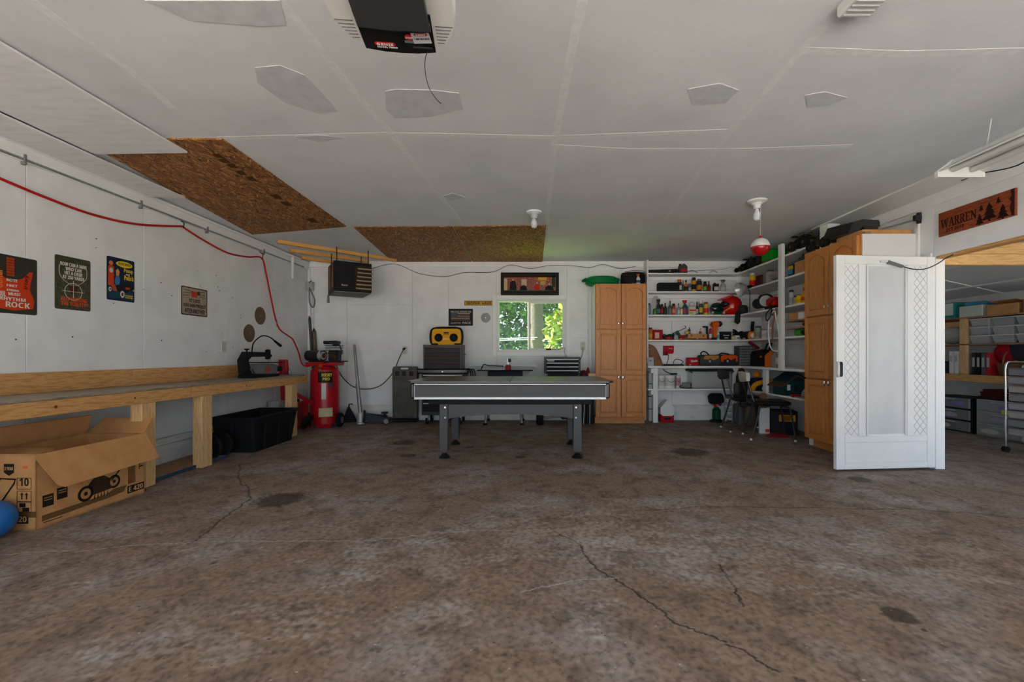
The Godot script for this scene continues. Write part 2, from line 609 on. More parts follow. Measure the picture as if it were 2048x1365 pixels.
func setup() -> void:
	var cam := Camera3D.new()
	cam.name = "camera"
	add_child(cam)
	cam.position = Vector3(0, CH, 0)
	cam.projection = Camera3D.PROJECTION_FRUSTUM
	cam.near = 0.05
	cam.far = 200.0
	cam.size = 1365.0 / F * 0.05
	cam.frustum_offset = Vector2((1024.0 - VX) / F * 0.05, (VY - 682.5) / F * 0.05)
	cam.current = true
	var env := Environment.new()
	env.tonemap_mode = Environment.TONE_MAPPER_LINEAR
	env.tonemap_exposure = 11.2
	env.background_mode = Environment.BG_SKY
	var sky := Sky.new()
	var sm := PhysicalSkyMaterial.new()
	sm.turbidity = 6.0
	sm.rayleigh_coefficient = 1.4
	sm.ground_color = Color(0.45, 0.45, 0.42)
	sm.energy_multiplier = 1.6
	sky.sky_material = sm
	env.sky = sky
	env.ambient_light_source = Environment.AMBIENT_SOURCE_DISABLED
	env.sdfgi_enabled = true
	env.ssao_enabled = true
	env.ssil_enabled = true
	var we := WorldEnvironment.new()
	we.name = "sky"
	we.environment = env
	add_child(we)
	var sun := DirectionalLight3D.new()
	sun.name = "sun"
	add_child(sun)
	sun.look_at_from_position(Vector3(-5, 7, 0.0), Vector3.ZERO)
	sun.light_energy = 1.6
	sun.light_color = Color(1.0, 0.97, 0.92)
	sun.light_angular_distance = 0.6
	sun.shadow_enabled = true

func build_setting() -> void:
	# ground, floor
	struct_mesh("floor", MB.new().box(Vector3(1.3, -0.1, (ZF + ZB - 0.3) / 2), Vector3(9.9, 0.2, ZF - ZB + 0.3)), M.floor)
	struct_mesh("driveway", MB.new().box(Vector3(1.3, -0.16, ZF + 7.0), Vector3(24, 0.2, 14.0)), rgb(196, 192, 184, 0.9))
	struct_mesh("lawn", MB.new().box(Vector3(0, -0.3, -15), Vector3(40, 0.2, 15.6)), rgb(112, 150, 54, 0.9))
	# ceiling slab, taped joints, patches
	var ce := structure("ceiling")
	part(ce, "slab", MB.new().box(Vector3((XL + XR) / 2, HC + 0.1, (ZF + ZB) / 2), Vector3(XR - XL + 0.4, 0.2, ZF - ZB + 0.4)), M.ceil)
	var tape := textured(noise_tex(9, 0.02, [[0.0, 226, 228, 231], [1.0, 240, 242, 244]], 4), Vector3(2, 2, 2), 0.75)
	var lift := 0.0
	for s in [[[1165, 0], [1140, 120], [1108, 290]], [[1692, 0], [1560, 150], [1450, 275]], [[1450, 275], [1370, 385], [1330, 440]], [[560, 0], [690, 160], [782, 268]], [[1108, 290], [1100, 380], [1094, 450]], [[440, 277], [782, 268], [1108, 275], [1450, 262]], [[1110, 292], [1250, 300], [1480, 300], [1700, 292]], [[1600, 100], [1800, 108], [2040, 102]], [[782, 268], [870, 380], [925, 450]], [[345, 215], [260, 140], [60, 0]]]:
		for i in s.size() - 1:
			var a := on_ceil(s[i][0], s[i][1] + 0.01)
			var b := on_ceil(s[i + 1][0], s[i + 1][1] + 0.01)
			var dir := b - a
			part(ce, "joint_tape", MB.new().box(Vector3.ZERO, Vector3(0.045, 0.0012 + lift, dir.length() + 0.01), 0.0, Transform3D(Basis.looking_at(dir.normalized()), (a + b) / 2)), tape)
			lift += 0.00006
	var rng := RandomNumberGenerator.new()
	rng.seed = 12
	for q in [[[510, 135], [560, 130], [610, 150], [676, 222], [640, 228], [570, 205], [515, 165]], [[770, 182], [790, 178], [870, 180], [918, 186], [926, 218], [860, 232], [790, 235], [772, 220]], [[290, 0.5], [560, 0.5], [572, 50], [520, 52], [380, 40]], [[1375, 178], [1440, 166], [1478, 180], [1450, 206], [1385, 210]], [[1610, 190], [1650, 183], [1695, 195], [1660, 210], [1615, 215]], [[590, 272], [640, 270], [690, 275], [640, 284]], [[885, 392], [905, 386], [930, 394], [905, 401]]]:
		var pts := []
		for c in q:
			var p := on_ceil(c[0], c[1])
			pts.append(Vector2(p.x, p.z))
		part(ce, "plaster_patch", MB.new().prism(pts, 0.0, 0.0025, Transform3D(Basis(Vector3.RIGHT, Vector3.BACK, Vector3.DOWN), Vector3(0, HC, 0))), M.patch)
	# left wall: sheets with open joints on a backing
	var wl := structure("wall_left")
	part(wl, "backing", MB.new().box(Vector3(XL - 0.11, HC / 2, (ZF + ZB) / 2), Vector3(0.2, HC, ZF - ZB + 0.2)), M.wall)
	var zs := [ZF, -0.9, -2.0, -3.03, -3.95, -5.02, -5.95, ZB]
	for i in zs.size() - 1:
		part(wl, "sheet", MB.new().box(Vector3(XL - 0.006, HC / 2 + 0.12, (zs[i] + zs[i + 1]) / 2), Vector3(0.012, HC - 0.24, zs[i] - zs[i + 1] - 0.004), 0.002), M.wall)
	var nr := RandomNumberGenerator.new()
	nr.seed = 40
	for i in 34:
		var p := Vector3(XL + 0.001, nr.randf_range(0.95, 2.15), nr.randf_range(-6.6, -2.6))
		part(wl, "nail_head", MB.new().cyl(p - Vector3(0.002, 0, 0), p + Vector3(0.001, 0, 0), nr.randf_range(0.003, 0.006), -1.0, 7), M.dark)
	# back wall around the window
	var wb := structure("wall_back")
	var w0 := on_back(992, 598)
	var w1 := on_back(1134, 706)
	var seams_x := [XL, on_back(694, 0).x, on_back(825, 0).x, on_back(897, 0).x, w0.x, w1.x, on_back(1176, 0).x, 2.2, XR]
	for i in seams_x.size() - 1:
		var a: float = seams_x[i]
		var b: float = seams_x[i + 1]
		var parts := [[0.0, HC]]
		if i == 4:
			parts = [[0.0, w1.y], [w0.y, HC]]
		elif i == 1:
			parts = [[0.0, on_back(700, 610).y], [on_back(700, 610).y, HC]]
		elif i == 3 or i == 5:
			parts = [[0.0, on_back(900, 677).y], [on_back(900, 677).y, HC]]
		for q in parts:
			part(wb, "sheet", MB.new().box(Vector3((a + b) / 2, (q[0] + q[1]) / 2, ZB - 0.006), Vector3(b - a - 0.004, q[1] - q[0] - 0.004, 0.012), 0.002), M.wall)
			part(wb, "backing", MB.new().box(Vector3((a + b) / 2, (q[0] + q[1]) / 2, ZB - 0.092), Vector3(b - a, q[1] - q[0], 0.16)), M.wall)
	# right wall with the doorway
	var wr := structure("wall_right")
	var dz := -3.97
	var dn := -2.86
	var lint := 1.888
	for q in [[ZB - 0.2, -5.2, 0.0, HC], [-5.2, dz, 0.0, HC], [dz, dn, lint, HC], [dn, -0.6, 0.0, HC], [-0.6, ZF, 0.0, HC]]:
		part(wr, "sheet", MB.new().box(Vector3(XR + 0.04, (q[2] + q[3]) / 2, (q[0] + q[1]) / 2), Vector3(0.08, q[3] - q[2] - 0.002, q[1] - q[0] - 0.003), 0.002), M.wall)
	# front wall: the open garage doorway behind the camera
	var wf := structure("wall_front")
	part(wf, "header", MB.new().box(Vector3((XL + XR) / 2, HC - 0.06, ZF + 0.1), Vector3(XR - XL + 0.4, 0.24, 0.2)), M.wall)
	part(wf, "pier", MB.new().box(Vector3(XL + 0.2, HC / 2, ZF + 0.1), Vector3(0.6, HC, 0.2)), M.wall)
	part(wf, "pier", MB.new().box(Vector3(XR - 0.2, HC / 2, ZF + 0.1), Vector3(0.6, HC, 0.2)), M.wall)
	# trims
	struct_mesh("trim_1", MB.new().box(Vector3(XL + 0.012, HC - 0.09, (ZF + ZB) / 2), Vector3(0.024, 0.10, ZF - ZB - 0.1), 0.004).box(Vector3(XL + 0.02, HC - 0.03, (ZF + ZB) / 2), Vector3(0.04, 0.03, ZF - ZB - 0.1), 0.006), M.white)
	var t2 := structure("trim_2")
	part(t2, "board", MB.new().box(Vector3(XR - 0.011, HC - 0.06, -2.0), Vector3(0.022, 0.12, 6.2), 0.004), M.white)
	part(t2, "board", MB.new().box(Vector3(XR - 0.2, HC - 0.009, -2.0), Vector3(0.36, 0.018, 6.2), 0.004), M.white)
	struct_mesh("trim_3", MB.new().box(Vector3(XR - 0.008, HC / 2 + 0.9, -4.13), Vector3(0.016, 0.64, 0.05), 0.003), M.white)
	struct_mesh("trim_4", MB.new().box(Vector3((XL + XR) / 2, HC - 0.045, ZB + 0.008), Vector3(XR - XL - 0.02, 0.09, 0.016), 0.003), M.white)
	struct_mesh("trim_5", MB.new().box(Vector3(XL + 0.018, HC / 2, ZB + 0.018), Vector3(0.036, HC - 0.2, 0.036), 0.006), M.white)
	struct_mesh("trim_6", MB.new().box(Vector3(on_back(1181, 0).x, 1.0, ZB + 0.01), Vector3(0.04, 1.99, 0.02), 0.003), M.white)
	# low concrete curb under the sheets
	struct_mesh("baseboard_left", MB.new().box(Vector3(XL + 0.02, 0.12, (ZF + ZB) / 2), Vector3(0.06, 0.24, ZF - ZB - 0.1), 0.012), M.base)
	struct_mesh("baseboard_back", MB.new().box(Vector3((XL + XR) / 2, 0.12, ZB + 0.02), Vector3(XR - XL - 0.1, 0.24, 0.05), 0.012), M.base)
	# door lining
	var tj := structure("trim_7")
	part(tj, "jamb", MB.new().box(Vector3(XR + 0.04, lint / 2, dz + 0.012), Vector3(0.084, lint, 0.024), 0.003), M.white)
	part(tj, "casing", MB.new().box(Vector3(XR - 0.012, lint / 2 + 0.02, dz - 0.05), Vector3(0.024, lint + 0.04, 0.09), 0.004), M.white)
	part(tj, "jamb", MB.new().box(Vector3(XR + 0.04, lint / 2, dn - 0.012), Vector3(0.084, lint, 0.024), 0.003), M.white)
	part(tj, "head", MB.new().box(Vector3(XR + 0.04, lint - 0.012, (dz + dn) / 2), Vector3(0.084, 0.024, dn - dz - 0.05), 0.003), M.pine_z)
	build_window(w0, w1)
	build_store_room(dz)
	build_outdoors()

func build_window(w0: Vector3, w1: Vector3) -> void:
	var o := structure("window_1")
	var x0 := w0.x
	var x1 := w1.x
	var y1 := w0.y
	var y0 := w1.y
	var cx := (x0 + x1) / 2
	var cy := (y0 + y1) / 2
	var zc := ZB - 0.03
	for s in [-1, 1]:
		part(o, "casing", MB.new().box(Vector3(cx + s * ((x1 - x0) / 2 + 0.022), cy, ZB + 0.01), Vector3(0.06, y1 - y0 + 0.13, 0.03), 0.004), M.white)
		part(o, "casing", MB.new().box(Vector3(cx, cy + s * ((y1 - y0) / 2 + 0.022), ZB + 0.01), Vector3(x1 - x0 - 0.02, 0.06, 0.028), 0.004), M.white)
		part(o, "frame", MB.new().box(Vector3(cx + s * ((x1 - x0) / 2 - 0.018), cy, zc), Vector3(0.036, y1 - y0, 0.09), 0.004), M.plain_white)
		part(o, "frame", MB.new().box(Vector3(cx, cy + s * ((y1 - y0) / 2 - 0.018), zc), Vector3(x1 - x0 - 0.07, 0.036, 0.09), 0.004), M.plain_white)
	for q in [[x0 + 0.036, on_back(1061, 0).x, -0.045, 0.014], [on_back(1057, 0).x, x1 - 0.036, -0.015, 0.034]]:
		var sash := part(o, "sash", MB.new().box(Vector3(q[0] + q[3] / 2, cy, ZB + q[2]), Vector3(q[3], y1 - y0 - 0.075, 0.028), 0.003).box(Vector3(q[1] - q[3] / 2, cy, ZB + q[2]), Vector3(q[3], y1 - y0 - 0.075, 0.028), 0.003).box(Vector3((q[0] + q[1]) / 2, y0 + 0.036 + q[3] / 2, ZB + q[2]), Vector3(q[1] - q[0] - 2 * q[3], q[3], 0.028), 0.003).box(Vector3((q[0] + q[1]) / 2, y1 - 0.036 - q[3] / 2, ZB + q[2]), Vector3(q[1] - q[0] - 2 * q[3], q[3], 0.028), 0.003), M.plain_white)
		part(sash, "pane", MB.new().box(Vector3((q[0] + q[1]) / 2, cy, ZB + q[2]), Vector3(q[1] - q[0] - 2 * q[3], y1 - y0 - 0.072 - 2 * q[3], 0.004)), M.glass)
	part(o, "latch", MB.new().box(on_back(1061, 652) + Vector3(0, 0, 0.005), Vector3(0.02, 0.07, 0.02), 0.004), M.lgrey)
	var sensor := thing("contact_sensor", "small black sensor stuck on the bottom rail of the window", "sensor", on_back(1097, 699) + Vector3(0, -0.012, 0.004))
	part(sensor, "body", MB.new().box(Vector3(0, 0.012, 0.006), Vector3(0.075, 0.024, 0.02), 0.004), M.black)
	part(sensor, "cord", MB.new().tube(curve([Vector3(0.04, 0.012, 0.01), Vector3(0.15, 0.005, 0.012), Vector3(0.25, 0.03, 0.03), Vector3(0.24, -0.03, 0.05), Vector3(0.3, -0.16, 0.1)]), 0.003, 5), M.dark)

func build_store_room(dz: float) -> void:
	var xw := 6.15
	var ws := structure("wall_store_right")
	for q in [[-7.2, -3.1, 0.0, 2.4], [-3.1, -0.7, 1.78, 2.4], [-0.7, ZF + 0.2, 0.0, 2.4]]:
		part(ws, "sheet", MB.new().box(Vector3(xw + 0.06, (q[2] + q[3]) / 2, (q[0] + q[1]) / 2), Vector3(0.12, q[3] - q[2], q[1] - q[0])), M.wall)
	struct_mesh("wall_store_back", MB.new().box(Vector3((XR + xw) / 2 + 0.06, 1.25, -7.06), Vector3(xw - XR, 2.5, 0.12)), M.wall)
	var c := structure("ceiling_store")
	var sl := Transform3D(Basis(Vector3(0, 0, 1), atan2(1.82 - 2.36, xw - XR - 0.12)), Vector3((XR + 0.12 + xw) / 2, 2.09, (ZF - 7.1) / 2))
	part(c, "slab", MB.new().box(Vector3(0, 0.06, 0), Vector3(2.75, 0.12, ZF + 7.2), 0.0, sl), M.ceil)
	for x in [-0.75, 0.1, 0.85]:
		part(c, "batten", MB.new().box(Vector3(x, -0.008, 0), Vector3(0.05, 0.016, ZF + 6.9), 0.003, sl), M.white)
	for z in [-2.2, -3.4]:
		part(c, "batten", MB.new().box(Vector3(0.1, -0.006, z), Vector3(2.3, 0.012, 0.04), 0.003, sl), M.white)
	# doubled pine header seen through the doorway
	var h := thing("pine_header", "new pine header boards spanning above the side room doorway", "beam", Vector3(4.32, 1.83, -4.05))
	part(h, "board", MB.new().box(Vector3(0, 0.05, 0), Vector3(1.2, 0.1, 0.04), 0.004), M.pine_x)
	part(h, "board", MB.new().box(Vector3(0, 0.155, -0.012), Vector3(1.2, 0.105, 0.04), 0.004), M.pine_x)

func leaf_cloud(to: Node3D, called: String, count: int, sd: int, place: Callable, size: float, cols: Array) -> void:
	var mb := MB.new()
	mb.tri(Vector3(0, 0, 0), Vector3(0.35, 0.5, 0.08), Vector3(0, 1, 0))
	mb.tri(Vector3(0, 0, 0), Vector3(0, 1, 0), Vector3(-0.35, 0.5, 0.08))
	var mm := MultiMesh.new()
	mm.transform_format = MultiMesh.TRANSFORM_3D
	mm.use_colors = true
	mm.mesh = mb.mesh()
	mm.instance_count = count
	var rng := RandomNumberGenerator.new()
	rng.seed = sd
	for i in count:
		var p: Vector3 = place.call(rng)
		var b := Basis.from_euler(Vector3(rng.randf() * TAU, rng.randf() * TAU, rng.randf() * TAU)).scaled(Vector3.ONE * size * rng.randf_range(0.6, 1.3))
		mm.set_instance_transform(i, Transform3D(b, p))
		var c: Color = cols[rng.randi() % cols.size()]
		mm.set_instance_color(i, c.lerp(cols[0], rng.randf() * 0.5))
	var m := StandardMaterial3D.new()
	m.vertex_color_use_as_albedo = true
	m.roughness = 0.85
	m.metallic_specular = 0.2
	m.backlight_enabled = true
	m.backlight = Color(0.03, 0.07, 0.008)
	var o := MultiMeshInstance3D.new()
	o.name = called
	o.multimesh = mm
	o.material_override = m
	to.add_child(o, true)
	o.set_meta("kind", "stuff")

func build_outdoors() -> void:
	var hedge := thing("hedge", "dense green hedge growing outside the window", "hedge", Vector3(-1.2, -0.2, -11.2))
	for x in [-0.3, 1.1]:
		part(hedge, "stem", MB.new().tube([Vector3(x, 0, 0), Vector3(x + 0.1, 1.2, -0.1), Vector3(x + 0.2, 2.2, 0)], 0.05, 8), M.brown_wood)
	leaf_cloud(hedge, "foliage", 26000, 3, func(r: RandomNumberGenerator) -> Vector3:
		return Vector3(r.randf_range(-2.4, 3.6), r.randf_range(0.0, 4.4), r.randfn(0.0, 0.5)), 0.15,
		[Color(0.06, 0.17, 0.03), Color(0.09, 0.24, 0.05), Color(0.13, 0.3, 0.07), Color(0.04, 0.11, 0.025)])
	var tree := thing("tree", "broad grey-barked tree with sunlit yellow-green leaves outside the window", "tree", Vector3(0.13, -0.2, -9.4))
	part(tree, "trunk", MB.new().tube([Vector3(0, 0, 0), Vector3(-0.01, 1.3, 0), Vector3(-0.02, 2.6, 0), Vector3(0.05, 5.0, 0)], 0.17, 14), textured(noise_tex(41, 0.03, [[0.2, 50, 46, 40], [0.5, 88, 82, 72], [0.8, 112, 106, 94]], 5), Vector3(6, 0.9, 6), 0.9))
	part(tree, "branch", MB.new().tube([Vector3(0.1, 0.9, 0.1), Vector3(0.34, 1.35, 0.3), Vector3(0.6, 1.9, 0.5)], 0.045, 8).tube([Vector3(0.1, 1.7, 0.1), Vector3(0.3, 1.8, 0.5), Vector3(0.7, 2.2, 0.7)], 0.02, 6), rgb(92, 80, 62, 0.9))
	leaf_cloud(tree, "leaves", 420, 9, func(r: RandomNumberGenerator) -> Vector3:
		var t := r.randf()
		return Vector3(lerpf(0.25, 0.85, t), lerpf(1.35, 2.3, r.randf() * 0.6 + t * 0.4), 0.75) + Vector3(r.randfn(0, 0.06), r.randfn(0, 0.07), r.randfn(0, 0.12)), 0.15,
		[Color(0.2, 0.26, 0.04), Color(0.27, 0.32, 0.07), Color(0.15, 0.22, 0.03)])
	leaf_cloud(tree, "crown", 5000, 15, func(r: RandomNumberGenerator) -> Vector3:
		return Vector3(r.randf_range(-5.0, 3.5), r.randf_range(4.2, 6.0), r.randf_range(-3.6, -0.3)), 0.34,
		[Color(0.08, 0.2, 0.04), Color(0.13, 0.28, 0.06)])  # unseen leaf canopy overhead, added to shade the hedge behind the window
	var line := thing("clothesline", "pale blue clothesline strung across outside the window", "cord", Vector3(-2.0, -0.2, -9.2))
	part(line, "strand", MB.new().tube([Vector3(0, 1.53, 0), Vector3(1.2, 1.5, 0), Vector3(2.1, 1.53, -0.04)], 0.008, 5), rgb(176, 190, 214, 0.6))
	part(line, "strand", MB.new().tube([Vector3(0, 1.57, 0.02), Vector3(1.2, 1.53, 0.02), Vector3(2.15, 1.57, -0.03)], 0.008, 5), rgb(190, 200, 220, 0.6))
	part(line, "pole", MB.new().cyl(Vector3(0, 0, 0), Vector3(0, 1.65, 0), 0.03, 0.03, 10), M.lgrey)

func tin_sign(called: String, label: String, px0: float, px1: float, top_py: float, bot_py: float, board: Material) -> Array:
	# a thin metal sign on the left wall; returns [thing, frame, width, height]
	var a := on_left(px0, top_py)
	var b := on_left(px0, bot_py)
	var c := on_left(px1, VY)
	var w := absf(c.z - a.z)
	var h := a.y - b.y
	var t := thing(called, label, "sign", Vector3(XL, (a.y + b.y) / 2, (a.z + c.z) / 2))
	var xf := frame(Vector3(0.0035, 0, 0), Vector3(0, 0, -1))
	part(t, "board", MB.new().prism(rrect(w, h, 0.012), -0.003, 0.0, xf), board)
	return [t, xf, w, h]

func ring2(c: Vector2, r: float, th: float, xf: Transform3D, z := 0.001, seg := 28) -> MB:
	var mb := MB.new()
	for i in seg:
		var a := TAU * i / seg
		var b := TAU * (i + 1) / seg
		var u := Vector2(cos(a), sin(a))
		var v := Vector2(cos(b), sin(b))
		var q := [c + u * (r - th), c + u * r, c + v * r, c + v * (r - th)]
		mb.quad(xf * Vector3(q[0].x, q[0].y, z), xf * Vector3(q[1].x, q[1].y, z), xf * Vector3(q[2].x, q[2].y, z), xf * Vector3(q[3].x, q[3].y, z))
	return mb

func build_left() -> void:
	# --- loose ceiling sheets and bare OSB ---
	var down := Transform3D(Basis(Vector3.RIGHT, Vector3.BACK, Vector3.DOWN), Vector3(0, HC, 0))
	var flat := func(px: Array) -> Array:
		var out := []
		for c in px:
			var p := on_ceil(c[0], c[1])
			out.append(Vector2(p.x, p.z))
		return out
	var osb := thing("osb_sheet", "large bare brown OSB sheet under the ceiling beside the loose white sheets", "board", Vector3(0, 0, 0), "OSB sheets on the ceiling")
	part(osb, "sheet", MB.new().prism(flat.call([[205, 302], [340, 276], [445, 277], [692, 452], [505, 468]]), 0.0, 0.011, down), M.osb)
	for q in [[424, 306], [436, 316], [452, 326], [470, 340], [490, 352], [540, 388], [560, 402], [612, 436]]:
		part(osb, "ink_mark", MB.new().prism(flat.call([[q[0], q[1]], [q[0] + 14, q[1] - 2], [q[0] + 26, q[1] + 8], [q[0] + 10, q[1] + 7]]), 0.011, 0.0113, down), rgb(88, 56, 28, 0.8))
	for q in [["osb_sheet", "square OSB sheet on the ceiling above the heater battens", [[707, 453], [904, 452], [943, 522.5], [785, 522.5]]], ["osb_sheet", "square OSB sheet on the ceiling right above the window", [[906, 452], [1092, 450], [1085, 522.5], [945, 522.5]]]]:
		var o := thing(q[0], q[1], "board", Vector3.ZERO, "OSB sheets on the ceiling")
		part(o, "sheet", MB.new().prism(flat.call(q[2]), 0.0, 0.011, down), M.osb)
	var sa := thing("drywall_sheet", "wide white ceiling sheet overlapping the brown OSB", "board")
	part(sa, "sheet", MB.new().prism([Vector2(-3.08, -3.15), Vector2(-2.41, -3.13), Vector2(-2.41, -0.6), Vector2(-3.08, -0.6)], 0.0121, 0.024, down), M.sheet)
	var sb := thing("drywall_sheet", "narrow white ceiling strip along the left wall", "board")
	part(sb, "sheet", MB.new().prism([Vector2(-3.38, -3.96), Vector2(-3.09, -3.98), Vector2(-3.085, -0.6), Vector2(-3.38, -0.6)], 0.03, 0.042, down), M.sheet)
	part(sb, "furring_strip", MB.new().box(Vector3(-3.22, HC - 0.015, -3.99), Vector3(0.24, 0.03, 0.03)), M.pine_x)
	part(sb, "furring_strip", MB.new().box(Vector3(-3.22, HC - 0.015, -2.2), Vector3(0.24, 0.03, 0.03)), M.pine_x)
	# battens that carry the heater
	for q in [[[555, 480], [792, 518], "nearest the bare OSB sheet, holding the heater's front rods"], [[580, 498], [738, 520.5], "between the two other battens over the heater"], [[603, 513], [672, 522.5], "shortest of three, next to the back wall corner"]]:
		var a := on_ceil(q[0][0], q[0][1])
		var b := on_ceil(q[1][0], q[1][1])
		var t := thing("batten", "pine ceiling batten " + q[2], "batten", (a + b) / 2 - Vector3(0, 0.045, 0), "heater battens")
		part(t, "board", MB.new().box(Vector3(0, 0.0225, 0), Vector3(0.055, 0.045, (b - a).length()), 0.003, Transform3D(Basis.looking_at((b - a).normalized()), Vector3.ZERO)), wood(51, [226, 172, 96], [196, 138, 66], 0))
		for k in [0.15, 0.5, 0.85]:
			part(t, "screw", MB.new().cyl(a.lerp(b, k) - t.position - Vector3(0, 0.048, 0), a.lerp(b, k) - t.position - Vector3(0, 0.044, 0), 0.008, 0.008, 8), M.dark)
	# --- pipes on the left wall ---
	var con := thing("conduit", "long grey steel conduit run along the top of the left wall", "pipe", Vector3(XL + 0.02, 2.16, 0))
	var y0 := on_left(300, 418).y - 2.16
	part(con, "tube", MB.new().tube([Vector3(0, y0, 1.0), Vector3(0, y0, -3.4), Vector3(0, y0, -6.7)], 0.011, 8), M.galv)
	for z in [-3.0, -3.9, -4.7, -5.7]:
		part(con, "clip", MB.new().box(Vector3(-0.003, y0, z), Vector3(0.03, 0.07, 0.018), 0.003), M.grey)
	var hose := thing("air_hose", "red rubber air hose draped along the left wall down to the compressor", "hose", on_left(100, 400))
	var pts := []
	for q in [[-60, 335], [0, 361], [90, 398], [180, 430], [270, 449], [358, 453]]:
		pts.append(on_left(q[0], q[1]) + Vector3(0.03, 0, 0))
	var pts2 := []
	for q in [[358, 453], [400, 480], [450, 506], [490, 514], [518, 516], [527, 545], [536, 590], [547, 640], [556, 660], [572, 672]]:
		pts2.append(on_left(q[0], q[1]) + Vector3(0.03, 0, 0))
	pts2 += [P(586, 680, 6.3), P(597, 705, 6.25), P(604, 728, 6.15), P(616, 733, 6.1), P(636, 728, 6.08), P(648, 724, 6.15)]
	var all := curve(pts) + curve(pts2)
	for i in all.size():
		all[i] -= hose.position
	part(hose, "tube", MB.new().tube(all, 0.0095, 8), M.hose)
	for q in [[358, 450], [518, 513]]:
		part(hose, "hook", MB.new().tube([on_left(q[0], q[1] - 10) - hose.position, on_left(q[0], q[1] - 4) + Vector3(0.05, 0, 0) - hose.position, on_left(q[0], q[1] + 6) + Vector3(0.045, 0, 0) - hose.position], 0.005, 6), M.black)
	part(hose, "coupling", MB.new().cyl(on_left(548, 641) + Vector3(0.03, 0.01, 0) - hose.position, on_left(549, 646) + Vector3(0.03, -0.01, 0) - hose.position, 0.013), M.chrome)
	var dp := thing("drain_pipe", "short white plastic elbow pipe below the left ceiling trim", "pipe", on_left(578, 520))
	part(dp, "pipe", MB.new().tube(curve([Vector3(0.01, 0.06, 0.13), Vector3(0.05, 0.055, 0.02), Vector3(0.05, 0.0, 0.0), Vector3(0.05, -0.27, 0.0)], 5), 0.02, 10), M.plain_white)
	var jb := thing("junction_box", "grey electric box with cables looping toward the black heater", "electrical box", Vector3(XL + 0.06, 2.02, ZB + 0.05))
	part(jb, "box", MB.new().box(Vector3(0, 0.05, 0.02), Vector3(0.09, 0.13, 0.06), 0.005), M.lgrey)
	part(jb, "conduit", MB.new().tube([Vector3(0.03, 0.0, 0.02), Vector3(0.03, -1.75, 0.02)], 0.011, 8), M.plain_white)
	part(jb, "cable", MB.new().tube(curve([Vector3(-0.01, 0, 0.04), Vector3(0.0, -0.2, 0.05), Vector3(0.08, -0.29, 0.1), Vector3(0.2, -0.2, 0.3), Vector3(0.22, -0.05, 0.5)]), 0.009, 6), M.grey)
	part(jb, "cable", MB.new().tube(curve([Vector3(0.02, 0.12, 0.04), Vector3(0.1, 0.1, 0.2), Vector3(0.22, 0.02, 0.5)]), 0.006, 6), M.dark)
	# --- signs ---
	var s := tin_sign("tin_sign", "dark tin sign with a red guitar made of words", -22, 73, 503, 624, textured(noise_tex(61, 0.01, [[0.2, 34, 34, 26], [0.8, 52, 46, 34]], 4), Vector3(2, 2, 2), 0.4))
	var t: Node3D = s[0]
	var xf: Transform3D = s[1]
	var w: float = s[2]
	var h: float = s[3]
	var gr := rgb(206, 64, 30, 0.5)
	part(t, "guitar_body", MB.new().prism([Vector2(-0.14, 0.1), Vector2(-0.1, 0.13), Vector2(-0.07, 0.05), Vector2(-0.02, 0.02), Vector2(0.05, 0.05), Vector2(0.09, 0.1), Vector2(0.11, 0.1), Vector2(0.09, -0.02), Vector2(0.12, -0.1), Vector2(0.11, -0.15), Vector2(0.0, -0.17), Vector2(-0.1, -0.16), Vector2(-0.15, -0.1), Vector2(-0.11, 0.0)], 0.0, 0.0008, xf), gr)
	for k in 7:
		part(t, "fret", MB.new().prism([Vector2(-0.045, 0.055 + k * 0.018), Vector2(0.0, 0.055 + k * 0.018), Vector2(0.0, 0.068 + k * 0.018), Vector2(-0.045, 0.068 + k * 0.018)], 0.0, 0.0008, xf), rgb(176, 62, 30, 0.5))
	var pw := rgb(222, 218, 206, 0.6)
	for q in [["NOTE", 0.06, 0.018, -0.015, 0.028], ["FRET", 0.06, 0.016, -0.015, -0.008], ["STRING", 0.07, 0.013, -0.01, -0.038], ["SOUL", 0.05, 0.035, -0.075, -0.066], ["MUSIC", 0.07, 0.018, 0.0, -0.062], ["RHYTHM", 0.15, 0.022, -0.01, -0.096], ["ROCK", 0.14, 0.036, 0.02, -0.132]]:
		lettering(t, q[0], q[1], q[2], xf, Vector2(q[3], q[4]), pw)
	lettering(t, "Guitar", 0.12, 0.035, xf * Transform3D(Basis(Vector3(0, 0, 1), PI / 2), Vector3(-0.085, 0.03, 0)), Vector2.ZERO, rgb(230, 130, 40, 0.6))
	lettering(t, "Play", 0.1, 0.03, xf * Transform3D(Basis(Vector3(0, 0, 1), PI / 2), Vector3(0.07, 0.03, 0)), Vector2.ZERO, rgb(120, 26, 14, 0.6))
	s = tin_sign("tin_sign", "camouflage tin sign asking how a man can hit a deer at 250 yards", 109, 180, 508, 617, textured(noise_tex(62, 0.02, [[0.25, 34, 36, 20], [0.42, 62, 58, 30], [0.55, 44, 60, 40], [0.7, 84, 62, 36], [0.8, 56, 84, 62]], 3), Vector3(3, 3, 3), 0.4))
	t = s[0]
	w = s[2]
	h = s[3]
	for q in [["HOW CAN A MAN", 0.19, 0.026, 0.0, 0.138], ["WHO CAN", 0.115, 0.025, 0.0, 0.106], ["HIT A DEER", 0.13, 0.025, 0.0, 0.075], ["AT 250 YARDS", 0.16, 0.026, 0.0, 0.043]]:
		lettering(t, q[0], q[1], q[2], xf, Vector2(q[3], q[4]), pw)
	for q in [["KEEP MISSING", 0.19, 0.028, 0.005, -0.118], ["THE TOILET?!?", 0.2, 0.028, 0.01, -0.152]]:
		lettering(t, q[0], q[1], q[2], xf, Vector2(q[3], q[4]), rgb(224, 84, 34, 0.6))
	part(t, "crosshair", ring2(Vector2(0.0, -0.06), 0.065, 0.004, xf), rgb(214, 210, 200, 0.6))
